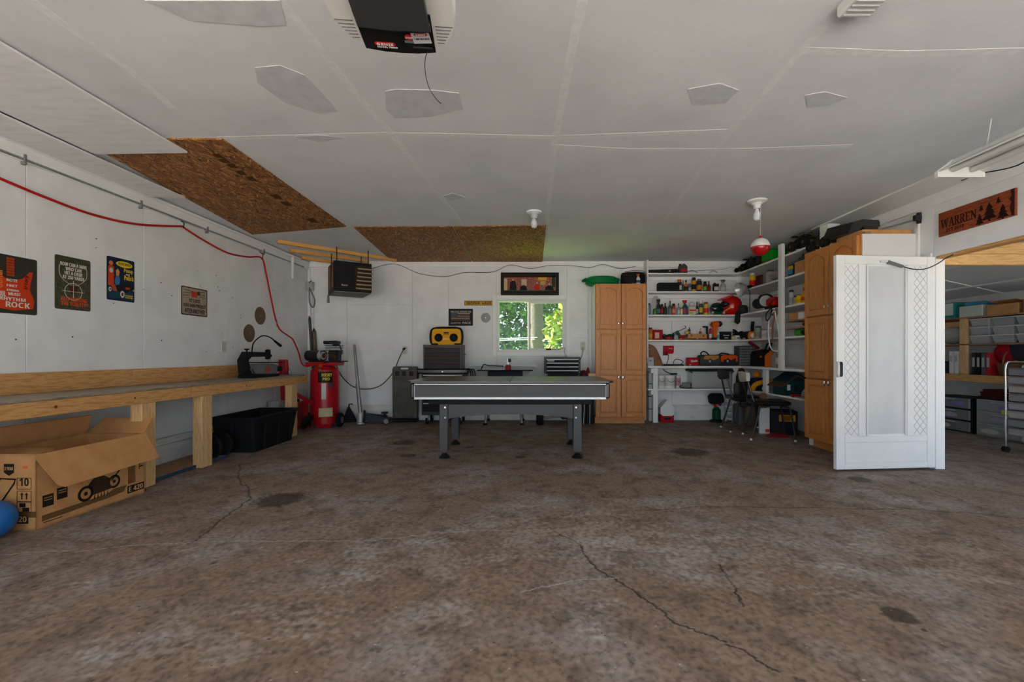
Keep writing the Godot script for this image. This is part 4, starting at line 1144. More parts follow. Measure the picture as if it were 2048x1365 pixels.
func build_corner() -> void:
	# --- air compressor ---
	var t := thing("air_compressor", "tall red upright air compressor in the back corner", "air compressor", P(650, 709, 6.28) - Vector3(0, CH, 0))
	part(t, "tank", MB.new().lathe([Vector2(0.0, 0.1), Vector2(0.12, 0.11), Vector2(0.178, 0.15), Vector2(0.19, 0.2), Vector2(0.19, 0.74), Vector2(0.18, 0.8), Vector2(0.13, 0.85), Vector2(0.0, 0.87)], 32), M.red_paint)
	part(t, "skirt", MB.new().lathe([Vector2(0.15, 0.05), Vector2(0.175, 0.05), Vector2(0.175, 0.16), Vector2(0.15, 0.16)], 28), M.red_paint)
	part(t, "deck", MB.new().box(Vector3(0, 0.885, 0), Vector3(0.44, 0.05, 0.26), 0.01), M.red_paint)
	part(t, "belt_plate", MB.new().box(Vector3(0.05, 0.918, 0), Vector3(0.46, 0.015, 0.22), 0.003), M.black)
	part(t, "motor", MB.new().cyl(Vector3(-0.23, 1.0, 0.02), Vector3(0.02, 1.0, 0.08), 0.075, 0.075, 18), M.black_metal)
	part(t, "motor_end", MB.new().cyl(Vector3(-0.02, 1.0, 0.085), Vector3(0.03, 1.0, 0.1), 0.073, 0.055, 18), M.alu)
	part(t, "motor_vent", MB.new().cyl(Vector3(0.025, 1.0, 0.098), Vector3(0.034, 1.0, 0.101), 0.034, 0.034, 14), rgb(96, 62, 36, 0.6))
	part(t, "pump", MB.new().box(Vector3(0.14, 1.0, 0.0), Vector3(0.14, 0.16, 0.14), 0.02), M.black_metal)
	for k in 6:
		part(t, "cooling_fin", MB.new().box(Vector3(0.13, 1.03 + k * 0.022, 0.0), Vector3(0.19, 0.008, 0.17), 0.002), M.black_metal)
	part(t, "pump_head", MB.new().box(Vector3(0.1, 1.185, 0.0), Vector3(0.2, 0.05, 0.14), 0.012), M.black_metal)
	part(t, "air_filter", MB.new().cyl(Vector3(0.2, 1.17, 0.08), Vector3(0.2, 1.17, 0.14), 0.04, 0.04, 14), M.dark)
	part(t, "crankcase", MB.new().cyl(Vector3(0.16, 0.98, 0.05), Vector3(0.16, 0.98, 0.1), 0.055, 0.045, 14), rgb(70, 44, 32, 0.5))
	part(t, "pipe", MB.new().tube(curve([Vector3(0.22, 1.15, 0.05), Vector3(0.27, 1.05, 0.08), Vector3(0.22, 0.95, 0.1), Vector3(0.05, 0.9, 0.15)]), 0.008, 6), M.dark)
	part(t, "regulator", MB.new().box(Vector3(0.02, 0.86, 0.17), Vector3(0.05, 0.06, 0.05), 0.008), rgb(196, 60, 30, 0.4))
	part(t, "gauge", MB.new().cyl(Vector3(0.02, 0.8, 0.19), Vector3(0.02, 0.8, 0.205), 0.02, 0.02, 12), rgb(176, 140, 70, 0.3, 0.6))
	var curved := func(called: String, y0: float, y1: float, a0: float, a1: float, m: Material) -> MeshInstance3D:
		var mb := MB.new()
		for i in 8:
			var u := lerpf(a0, a1, i / 8.0)
			var v := lerpf(a0, a1, (i + 1) / 8.0)
			var p := func(a: float, y: float) -> Vector3:
				return Vector3(sin(a) * 0.192, y, cos(a) * 0.192)
			mb.quad(p.call(u, y0), p.call(v, y0), p.call(v, y1), p.call(u, y1))
		return part(t, called, mb, m)
	curved.call("brand_decal", 0.63, 0.78, -0.05, 0.95, rgb(22, 34, 30, 0.4))
	curved.call("warning_decal", 0.4, 0.62, 0.2, 0.5, rgb(206, 204, 198, 0.5))
	curved.call("warning_decal", 0.56, 0.63, 0.65, 0.95, rgb(60, 74, 76, 0.5))
	curved.call("warning_decal", 0.16, 0.28, 0.0, 0.95, rgb(196, 186, 150, 0.5))
	var df := frame(Vector3(sin(0.45) * 0.197, 0.0, cos(0.45) * 0.197), Vector3(cos(0.45), 0, -sin(0.45)))
	lettering(t, "HUSKY", 0.13, 0.045, df, Vector2(0.02, 0.735), rgb(232, 206, 70, 0.5), 0.002)
	lettering(t, "PRO", 0.09, 0.04, df, Vector2(0.01, 0.68), rgb(232, 206, 70, 0.5), 0.002)
	for sx in [-1, 1]:
		part(t, "wheel", MB.new().lathe([Vector2(0.03, -0.03), Vector2(0.08, -0.03), Vector2(0.1, -0.018), Vector2(0.1, 0.018), Vector2(0.08, 0.03), Vector2(0.03, 0.03)], 22, Transform3D(Basis(Vector3(0, 0, 1), PI / 2), Vector3(sx * 0.225, 0.1, 0.03))), M.rubber)
		part(t, "wheel_hub", MB.new().cyl(Vector3(sx * 0.2, 0.1, 0.03), Vector3(sx * 0.258, 0.1, 0.03), 0.05, 0.045, 14), M.grey)
	part(t, "axle", MB.new().cyl(Vector3(-0.22, 0.1, 0.03), Vector3(0.22, 0.1, 0.03), 0.012, 0.012, 8), M.steel)
	part(t, "foot", MB.new().box(Vector3(0.06, 0.03, 0.16), Vector3(0.2, 0.06, 0.03), 0.006), M.red_paint)
	var o := t.position
	part(t, "power_cord", MB.new().tube(curve([P(672, 730, 6.4) - o, P(685, 755, 6.6) - o, P(705, 773, 6.75) - o, P(730, 779, 6.8) - o, P(760, 772, 6.82) - o, P(785, 747, 6.82) - o, P(799, 715, 6.84) - o, P(808, 698, 6.87) - o]), 0.006, 6), M.black)
	part(t, "plug", MB.new().cyl(P(807, 699, 6.84) - o, P(810, 697, 6.885) - o, 0.018, 0.014, 10), M.black)
	outlet(on_back(810, 701), Vector3(1, 0, 0), "white wall outlet where the compressor cord is plugged in")
	# two pry bars behind the compressor
	for q in [[619, 640, 634, 700, "longer dark steel bar leaning in the corner behind the compressor", 0.02], [628, 664, 638, 697, "shorter rusty bar leaning in the corner behind the compressor", 0.03]]:
		var a := P(q[0], q[1], 6.82)
		var b := P(q[2], 840, 6.72)
		b.y = 0.0
		var bar := thing("pry_bar", q[4], "bar", b)
		part(bar, "shaft", MB.new().tube([Vector3(0, 0, 0), (a - b) * 0.93, (a - b)], q[5], 6), rgb(72, 70, 66, 0.5, 0.4) if q[5] < 0.025 else rgb(104, 84, 66, 0.6, 0.3))
		part(bar, "tip", MB.new().cyl((a - b), (a - b) * 1.04, q[5], 0.004, 6), M.dark)
	# red engine hoist legs and press
	var h := thing("engine_hoist", "red folded engine hoist with wheels standing in the corner beside the workbench end", "engine hoist", on_floor(590, 858) + Vector3(0.0, 0, 0.0))
	part(h, "mast", MB.new().box(Vector3(-0.05, 0.48, 0.0), Vector3(0.07, 0.95, 0.07), 0.008, Transform3D(Basis(Vector3(0, 0, 1), 0.1), Vector3.ZERO)), M.red_paint)
	part(h, "boom", MB.new().box(Vector3(-0.1, 0.68, 0.06), Vector3(0.05, 0.55, 0.05), 0.006, Transform3D(Basis(Vector3(0, 0, 1), 0.06), Vector3.ZERO)), M.red_paint)
	part(h, "ram", MB.new().cyl(Vector3(0.04, 0.3, 0.04), Vector3(-0.05, 0.8, 0.05), 0.022, 0.018, 12), M.steel)
	part(h, "brace", MB.new().box(Vector3(0.1, 0.42, 0.03), Vector3(0.26, 0.045, 0.045), 0.006, Transform3D(Basis(Vector3(0, 0, 1), -0.5), Vector3(-0.14, 0.09, 0))), M.red_paint)
	part(h, "foot_beam", MB.new().box(Vector3(0.03, 0.04, 0.03), Vector3(0.34, 0.045, 0.06), 0.006), M.red_paint)
	part(h, "foot_beam", MB.new().box(Vector3(0.0, 0.05, -0.1), Vector3(0.06, 0.05, 0.3), 0.006), M.red_paint)
	part(h, "upright", MB.new().box(Vector3(0.14, 0.22, -0.02), Vector3(0.05, 0.36, 0.05), 0.006), M.red_paint)
	part(h, "handle", MB.new().tube([Vector3(-0.02, 0.72, 0.05), Vector3(0.06, 0.66, 0.06)], 0.012, 6), M.red_paint)
	part(h, "wheel", MB.new().lathe([Vector2(0.02, -0.03), Vector2(0.09, -0.03), Vector2(0.105, -0.015), Vector2(0.105, 0.015), Vector2(0.09, 0.03), Vector2(0.02, 0.03)], 20, Transform3D(Basis(Vector3(0, 0, 1), PI / 2 - 0.5), Vector3(0.2, 0.108, 0.08))), M.rubber)
	part(h, "caster", MB.new().cyl(Vector3(-0.1, 0.03, 0.03), Vector3(-0.06, 0.03, 0.03), 0.03, 0.03, 12), M.dark)
	var rbx := thing("gas_can", "red metal can with a white label against the left wall behind the bench leg", "can", P(592, 850, 6.4) * Vector3(1, 0, 1))
	part(rbx, "body", MB.new().box(Vector3(0, 0.17, 0), Vector3(0.16, 0.34, 0.24), 0.02), M.red_paint)
	part(rbx, "label_sheet", MB.new().box(Vector3(0.0, 0.27, 0.121), Vector3(0.07, 0.09, 0.002)), M.plain_white)
	part(rbx, "cap", MB.new().cyl(Vector3(0.02, 0.34, 0), Vector3(0.02, 0.38, 0), 0.03, 0.03, 12), M.black)
	# bottle jack with a tall tube
	var j := thing("bottle_jack", "silver bottle jack with a tall steel tube standing in it by the back wall", "jack", on_floor(721, 848))
	part(j, "body", MB.new().lathe([Vector2(0.0, 0.0), Vector2(0.06, 0.0), Vector2(0.06, 0.02), Vector2(0.052, 0.03), Vector2(0.055, 0.15), Vector2(0.04, 0.17), Vector2(0.0, 0.175)], 18), M.alu)
	part(j, "pump", MB.new().cyl(Vector3(0.05, 0.02, 0.02), Vector3(0.06, 0.2, 0.0), 0.018, 0.014, 10), M.dark)
	part(j, "tube", MB.new().cyl(Vector3(0.0, 0.15, 0), P(708.5, 690, 6.72) - j.position, 0.024, 0.02, 12), M.galv)
	part(j, "sleeve", MB.new().cyl(Vector3(0.0, 0.15, 0), (P(708.5, 690, 6.72) - j.position) * 0.5, 0.03, 0.027, 12), M.galv)
	# low floor jack
	var fj := thing("floor_jack", "low dark floor jack on the floor by the back wall", "jack", P(752, 844, 6.62) * Vector3(1, 0, 1))
	var sd := frame(Vector3.ZERO, Vector3(1, 0, 0))
	part(fj, "frame", MB.new().prism([Vector2(-0.22, 0.04), Vector2(0.2, 0.02), Vector2(0.22, 0.07), Vector2(0.05, 0.1), Vector2(-0.2, 0.15)], -0.07, 0.07, sd), rgb(70, 74, 82, 0.5))
	part(fj, "saddle", MB.new().lathe([Vector2(0.02, 0.08), Vector2(0.02, 0.13), Vector2(0.05, 0.14), Vector2(0.05, 0.16), Vector2(0, 0.16)], 14, Transform3D(Basis(), Vector3(0.13, 0, 0))), M.dark)
	part(fj, "arm", MB.new().box(Vector3(0.02, 0.11, 0), Vector3(0.26, 0.03, 0.06), 0.006, Transform3D(Basis(Vector3(0, 0, 1), -0.1), Vector3.ZERO)), M.dark)
	for q in [[-0.18, 0.03], [0.18, 0.035]]:
		for s in [-0.085, 0.085]:
			part(fj, "wheel", MB.new().cyl(Vector3(q[0], q[1], s - 0.015), Vector3(q[0], q[1], s + 0.015), q[1], q[1], 14), M.steel)
	var ramp := thing("wheel_chock", "dark triangular wheel ramp leaning behind the compressor wheel", "wheel chock", P(697, 843, 6.7) * Vector3(1, 0, 1))
	part(ramp, "wedge", MB.new().prism([Vector2(-0.08, 0.0), Vector2(0.12, 0.0), Vector2(0.0, 0.22)], -0.05, 0.05), M.dark)
	part(ramp, "handle", MB.new().tube([Vector3(0, 0.2, 0), Vector3(0.02, 0.27, 0.02), Vector3(0.07, 0.27, 0.02)], 0.01, 6), M.dark)
	# --- hanging heater ---
	var near := P(668, 709, 5.85)
	var ht := thing("unit_heater", "black unit heater with louvres hung from the ceiling in the back corner", "heater", Vector3(near.x, 1.86, near.z), "", deg_to_rad(32))
	# local: near vertical edge at the origin, front face runs +x, left side runs -z
	part(ht, "case", MB.new().box(Vector3(0.0, 0.2, -0.27) + Vector3(0.24, 0, 0), Vector3(0.48, 0.4, 0.54), 0.008), M.black)
	part(ht, "front_panel", MB.new().box(Vector3(0.13, 0.2, 0.004), Vector3(0.24, 0.39, 0.012), 0.003), M.black)
	part(ht, "grille_opening", MB.new().box(Vector3(0.365, 0.19, 0.002), Vector3(0.21, 0.33, 0.006)), rgb(58, 40, 28, 0.6))
	for k in 6:
		part(ht, "louvre", MB.new().box(Vector3(0.365, 0.06 + k * 0.055, 0.018), Vector3(0.2, 0.006, 0.045), 0.002, Transform3D(Basis(Vector3(1, 0, 0), 0.5), Vector3(0, 0.0, 0)).translated_local(Vector3(0, 0.0, 0))), rgb(176, 166, 140, 0.4))
	for k in 2:
		part(ht, "side_vent", MB.new().box(Vector3(-0.003, 0.21, -0.13 - k * 0.24), Vector3(0.008, 0.32, 0.06), 0.002), rgb(150, 104, 74, 0.7))
	lettering(ht, "Reznor", 0.08, 0.022, Transform3D(Basis(), Vector3(0.13, 0.08, 0.01)), Vector2.ZERO, rgb(200, 180, 150, 0.6), 0.002)
	part(ht, "bottom_pan", MB.new().box(Vector3(0.24, -0.006, -0.27), Vector3(0.46, 0.012, 0.52), 0.003), M.grey)
	for q in [[0.04, -0.04], [0.44, -0.04], [0.04, -0.5], [0.44, -0.5]]:
		part(ht, "rod", MB.new().cyl(Vector3(q[0], 0.38, q[1]), Vector3(q[0], 0.585, q[1]), 0.007, 0.007, 8), M.dark)
	part(ht, "drain", MB.new().cyl(Vector3(0.0, 0.0, -0.52), Vector3(0.0, -0.11, -0.52), 0.012, 0.02, 10), M.grey)
	# thin cable along the back wall
	var wr := thing("power_cable", "thin grey cable waving along the top of the back wall above the window", "cable", on_back(900, 540))
	var cp := []
	for q in [[745, 538], [790, 529], [840, 548], [890, 554], [930, 546], [985, 545], [1020, 531], [1060, 538], [1100, 532], [1150, 533], [1180, 536], [1205, 530], [1240, 538], [1270, 534]]:
		cp.append(on_back(q[0], q[1]) + Vector3(0, 0, 0.022) - wr.position)
	part(wr, "wire", MB.new().tube(curve(cp), 0.004, 5), M.dark)

func build_back() -> void:
	build_table()
	build_wall_art()
	build_tool_chests()
	build_oak_back()

func build_table() -> void:
	var t := thing("game_table", "black covered game table with silver trim in the middle of the floor", "table", Vector3(-0.19, 0, -4.72))
	# local x +-0.98, z +0.5 (front) .. -0.5
	var top := []
	for q in [[-0.99, 0.46], [-0.93, 0.5], [0.93, 0.5], [0.99, 0.46], [0.97, -0.5], [-0.97, -0.5]]:
		top.append(Vector2(q[0], q[1]))
	var dn := Transform3D(Basis(Vector3.RIGHT, Vector3.BACK, Vector3.DOWN), Vector3(0, 0.764, 0))
	for half in [-1, 1]:
		var pts := []
		for q in [[-0.99, 0.44], [-0.94, 0.5], [-0.003, 0.5], [-0.003, -0.48], [-0.97, -0.48]]:
			pts.append(Vector2(q[0] if half < 0 else -q[0], q[1]))
		part(t, "top_panel", MB.new().prism(pts, 0.0, 0.018, dn), M.table_top)
	part(t, "body", MB.new().box(Vector3(0, 0.672, 0), Vector3(1.86, 0.146, 0.88), 0.01), M.felt)
	part(t, "front_panel", MB.new().box(Vector3(0, 0.665, 0.445), Vector3(1.84, 0.115, 0.02), 0.003), M.felt)
	for s in [-1, 1]:
		part(t, "corner_cap", MB.new().box(Vector3(s * 0.935, 0.67, 0.42), Vector3(0.04, 0.15, 0.08), 0.012), M.black_gloss)
		part(t, "corner_cap", MB.new().box(Vector3(s * 0.935, 0.67, -0.42), Vector3(0.04, 0.15, 0.08), 0.012), M.black_gloss)
		part(t, "side_panel", MB.new().box(Vector3(s * 0.93, 0.665, 0), Vector3(0.02, 0.12, 0.76), 0.003), M.felt)
		part(t, "trim_strip", MB.new().box(Vector3(s * 0.918, 0.665, 0.4565), Vector3(0.006, 0.11, 0.008), 0.002), M.alu)
	part(t, "trim_strip", MB.new().box(Vector3(0, 0.732, 0.456), Vector3(1.84, 0.016, 0.014), 0.004), M.alu)
	part(t, "trim_strip", MB.new().box(Vector3(0, 0.598, 0.456), Vector3(1.84, 0.026, 0.014), 0.004), M.alu)
	part(t, "play_bed", MB.new().box(Vector3(0, 0.56, 0), Vector3(1.6, 0.06, 0.76), 0.004), M.black)
	# legs with levelling feet, stretchers with a low arch
	for sx in [-1, 1]:
		for sz in [-1, 1]:
			var x: float = sx * 0.655
			var z: float = 0.33 if sz > 0 else -0.33
			var leg := part(t, "leg", MB.new().box(Vector3(x, 0.32, z), Vector3(0.085, 0.51, 0.085), 0.006), M.felt)
			for k in 2:
				part(leg, "bolt", MB.new().cyl(Vector3(x + sx * -0.015, 0.5 - k * 0.1, z + sz * 0.042), Vector3(x + sx * -0.015, 0.5 - k * 0.1, z + sz * 0.046), 0.009, 0.009, 10), M.chrome)
			part(leg, "screw_foot", MB.new().cyl(Vector3(x, 0.0, z), Vector3(x, 0.08, z), 0.012, 0.012, 10), M.chrome)
			part(leg, "foot_pad", MB.new().lathe([Vector2(0.0, 0.0), Vector2(0.055, 0.0), Vector2(0.055, 0.008), Vector2(0.03, 0.03), Vector2(0.016, 0.05), Vector2(0, 0.05)], 18, Transform3D(Basis(), Vector3(x, 0, z))), M.black)
	for sz in [-1, 1]:
		var arch := [Vector2(-0.61, 0.53), Vector2(0.61, 0.53), Vector2(0.61, 0.385)]
		for k in 13:
			var u := 1.0 - k / 6.0
			arch.append(Vector2(u * 0.55, 0.4 + 0.03 * (1.0 - u * u)))
		arch.append(Vector2(-0.61, 0.385))
		part(t, "apron", MB.new().prism(arch, -0.012, 0.012, Transform3D(Basis(), Vector3(0, 0, sz * 0.34))), M.felt)
	for sx in [-1, 1]:
		part(t, "end_apron", MB.new().box(Vector3(sx * 0.655, 0.42, 0), Vector3(0.024, 0.2, 0.57), 0.003), M.black)

func back_sign(called: String, label: String, cat: String, px0: float, px1: float, py0: float, py1: float, deep: float, m: Material) -> Array:
	var a := on_back(px0, py0)
	var b := on_back(px1, py1)
	var w := b.x - a.x
	var h := a.y - b.y
	var t := thing(called, label, cat, Vector3((a.x + b.x) / 2, b.y, ZB + 0.001))
	var xf := frame(Vector3(0, h / 2, deep), Vector3.RIGHT)
	part(t, "board", MB.new().box(Vector3(0, 0, -deep / 2), Vector3(w, h, deep), minf(0.004, deep / 3), xf), m)
	return [t, xf, w, h]

func build_wall_art() -> void:
	var s := back_sign("framed_picture", "wide black framed picture of figures around a pool table above the window", "picture", 1002, 1117.5, 546, 591, 0.025, rgb(34, 30, 26, 0.45))
	var t: Node3D = s[0]
	var xf: Transform3D = s[1]
	var w: float = s[2]
	var h: float = s[3]
	var poly := func(to: Node3D, pts: Array, z: float, m: Material) -> void:
		part(to, "print", MB.new().prism(pts, z, z + 0.0006, xf), m)
	var rect := func(x0: float, y0: float, x1: float, y1: float) -> Array:
		return [Vector2(x0, y0), Vector2(x1, y0), Vector2(x1, y1), Vector2(x0, y1)]
	poly.call(t, rect.call(-w / 2 + 0.05, -h / 2 + 0.045, w / 2 - 0.05, h / 2 - 0.045), 0.0, textured(noise_tex(65, 0.02, [[0.2, 96, 38, 20], [0.6, 150, 66, 30], [0.9, 176, 96, 50]], 4), Vector3(3, 3, 3), 0.4))
	poly.call(t, rect.call(-w / 2 + 0.05, 0.1, w / 2 - 0.05, h / 2 - 0.045), 0.0006, rgb(48, 20, 14, 0.5))
	poly.call(t, rect.call(-0.4, -0.1, -0.35, 0.08), 0.0006, rgb(200, 178, 140, 0.5))
	poly.call(t, rect.call(-0.13, -0.03, -0.05, 0.07), 0.0006, rgb(190, 170, 140, 0.5))
	poly.call(t, rect.call(0.13, 0.05, 0.26, 0.1), 0.0006, rgb(206, 160, 40, 0.5))
	poly.call(t, rect.call(0.16, -0.02, 0.24, 0.04), 0.0006, rgb(190, 150, 96, 0.5))
	poly.call(t, rect.call(0.34, -0.05, 0.39, 0.12), 0.0006, rgb(24, 60, 42, 0.5))
	poly.call(t, rect.call(-w / 2 + 0.05, -h / 2 + 0.045, w / 2 - 0.05, -0.105), 0.0006, rgb(26, 20, 18, 0.5))
	poly.call(t, rect.call(-0.3, -0.112, 0.3, -0.1), 0.0012, rgb(40, 96, 74, 0.5))
	for q in [[-0.26, 0.05, 0.055, 26, 22, 26], [-0.1, -0.02, 0.06, 20, 18, 20], [0.11, 0.0, 0.045, 190, 40, 26], [0.3, -0.02, 0.07, 22, 20, 22]]:
		var c := Vector2(q[0], -0.1)
		var top: float = q[1]
		var hw: float = q[2]
		poly.call(t, [c + Vector2(-hw, 0), c + Vector2(hw, 0), Vector2(c.x + hw * 0.8, top - 0.03), Vector2(c.x + 0.012, top), Vector2(c.x - 0.012, top), Vector2(c.x - hw * 0.8, top - 0.03)], 0.0013, rgb(q[3], q[4], q[5], 0.5))
		poly.call(t, circle2(Vector2(c.x, top + 0.012), Vector2(0.014, 0.018), 12), 0.0019, rgb(206, 150, 110, 0.5))
	part(t, "frame_rim", MB.new().box(Vector3(0, h / 2 - 0.01, 0.003), Vector3(w, 0.02, 0.012), 0.003, xf).box(Vector3(0, -h / 2 + 0.01, 0.003), Vector3(w, 0.02, 0.012), 0.003, xf).box(Vector3(-w / 2 + 0.01, 0, 0.003), Vector3(0.02, h - 0.04, 0.012), 0.003, xf).box(Vector3(w / 2 - 0.01, 0, 0.003), Vector3(0.02, h - 0.04, 0.012), 0.003, xf), rgb(20, 18, 16, 0.4))
	s = back_sign("street_sign", "yellow metal street sign reading Mopar Ave on the back wall", "sign", 929, 987, 602, 611.5, 0.004, rgb(70, 62, 46, 0.5))
	t = s[0]; xf = s[1]; w = s[2]; h = s[3]
	part(t, "face", MB.new().prism(rrect(w - 0.016, h - 0.014, 0.006), 0, 0.0008, xf), rgb(206, 158, 30, 0.5))
	lettering(t, "MOPAR", 0.2, 0.042, xf, Vector2(-0.085, 0.0), rgb(30, 28, 26, 0.5))
	lettering(t, "AVE", 0.11, 0.042, xf, Vector2(0.135, 0.0), rgb(30, 28, 26, 0.5))
	part(t, "emblem", MB.new().prism([Vector2(0.05, -0.02), Vector2(0.062, 0.022), Vector2(0.074, -0.02)], 0.0008, 0.0014, xf), rgb(30, 28, 26, 0.5))
	s = back_sign("tin_sign", "black tin sign with a faded striped flag on the back wall", "sign", 897.5, 946, 618, 652, 0.004, rgb(20, 20, 20, 0.4))
	t = s[0]; xf = s[1]; w = s[2]; h = s[3]
	var lg := rgb(186, 184, 178, 0.5)
	lettering(t, "THIS FLAG OFFENDS YOU", 0.32, 0.028, xf, Vector2(0, 0.085), lg)
	for k in 6:
		var x0 := -0.05 if k < 3 else -0.15
		part(t, "stripe", MB.new().box(Vector3((x0 + 0.14) / 2, 0.058 - k * 0.02, 0.0006), Vector3(0.14 - x0, 0.009, 0.001), 0, xf), lg if k % 2 == 0 else rgb(150, 84, 76, 0.5))
	part(t, "canton", MB.new().box(Vector3(-0.105, 0.035, 0.0006), Vector3(0.1, 0.062, 0.001), 0, xf), rgb(74, 82, 92, 0.5))
	lettering(t, "I'LL HELP YOU", 0.15, 0.026, xf, Vector2(-0.08, -0.088), lg)
	lettering(t, "PACK", 0.13, 0.034, xf, Vector2(0.09, -0.086), lg)
	var c := on_back(971.5, 636)
	t = thing("saw_blade", "round black and white saw blade beside the flag sign", "saw blade", c - Vector3(0, 0.078, 0))
	var teeth := []
	for k in 48:
		teeth.append(Vector2(cos(TAU * k / 48.0), sin(TAU * k / 48.0)) * 0.078 * (1.0 if k % 2 == 0 else 0.94))
	part(t, "disc", MB.new().prism(teeth, 0.001, 0.004, Transform3D(Basis(), Vector3(0, 0.078, 0))), textured(noise_tex(66, 0.03, [[0.42, 40, 40, 42], [0.5, 150, 150, 150], [0.6, 206, 206, 204]], 2), Vector3(6, 6, 6), 0.5))
	part(t, "nail", MB.new().cyl(Vector3(0, 0.078, 0.003), Vector3(0, 0.078, 0.01), 0.006, 0.006, 8), M.chrome)
	outlet(on_back(1165.5, 692), Vector3(1, 0, 0), "wall outlet with a black adapter cord between the window and the oak cabinet")
	var ad := thing("adapter_cord", "thin black adapter cord hanging from the outlet beside the window", "cord", on_back(1165.5, 699) + Vector3(0, 0, 0.02))
	part(ad, "plug", MB.new().box(Vector3(0, 0.0, 0.012), Vector3(0.035, 0.04, 0.03), 0.006), M.lgrey)
	part(ad, "wire", MB.new().tube(curve([Vector3(0, -0.01, 0.02), Vector3(-0.02, -0.1, 0.05), Vector3(-0.07, -0.2, 0.1)]), 0.004, 5), M.black)

func chest(called: String, label: String, at: Vector3, w: float, h: float, d: float, rows: Array, case_m: Material, drawer_m: Material, pull_m: Material, group := "") -> Node3D:
	var t := thing(called, label, "tool chest", at, group)
	part(t, "case", MB.new().box(Vector3(0, h / 2, -d / 2), Vector3(w, h, d), 0.005), case_m)
	var y := h - 0.03
	for r in rows:
		var dr := part(t, "drawer", MB.new().box(Vector3(0, y - r / 2, 0.004), Vector3(w - 0.05, r - 0.008, 0.012), 0.002), drawer_m)
		part(dr, "pull", MB.new().box(Vector3(0, y - 0.009, 0.014), Vector3(w - 0.06, 0.012, 0.014), 0.003), pull_m)
		y -= r
	return t

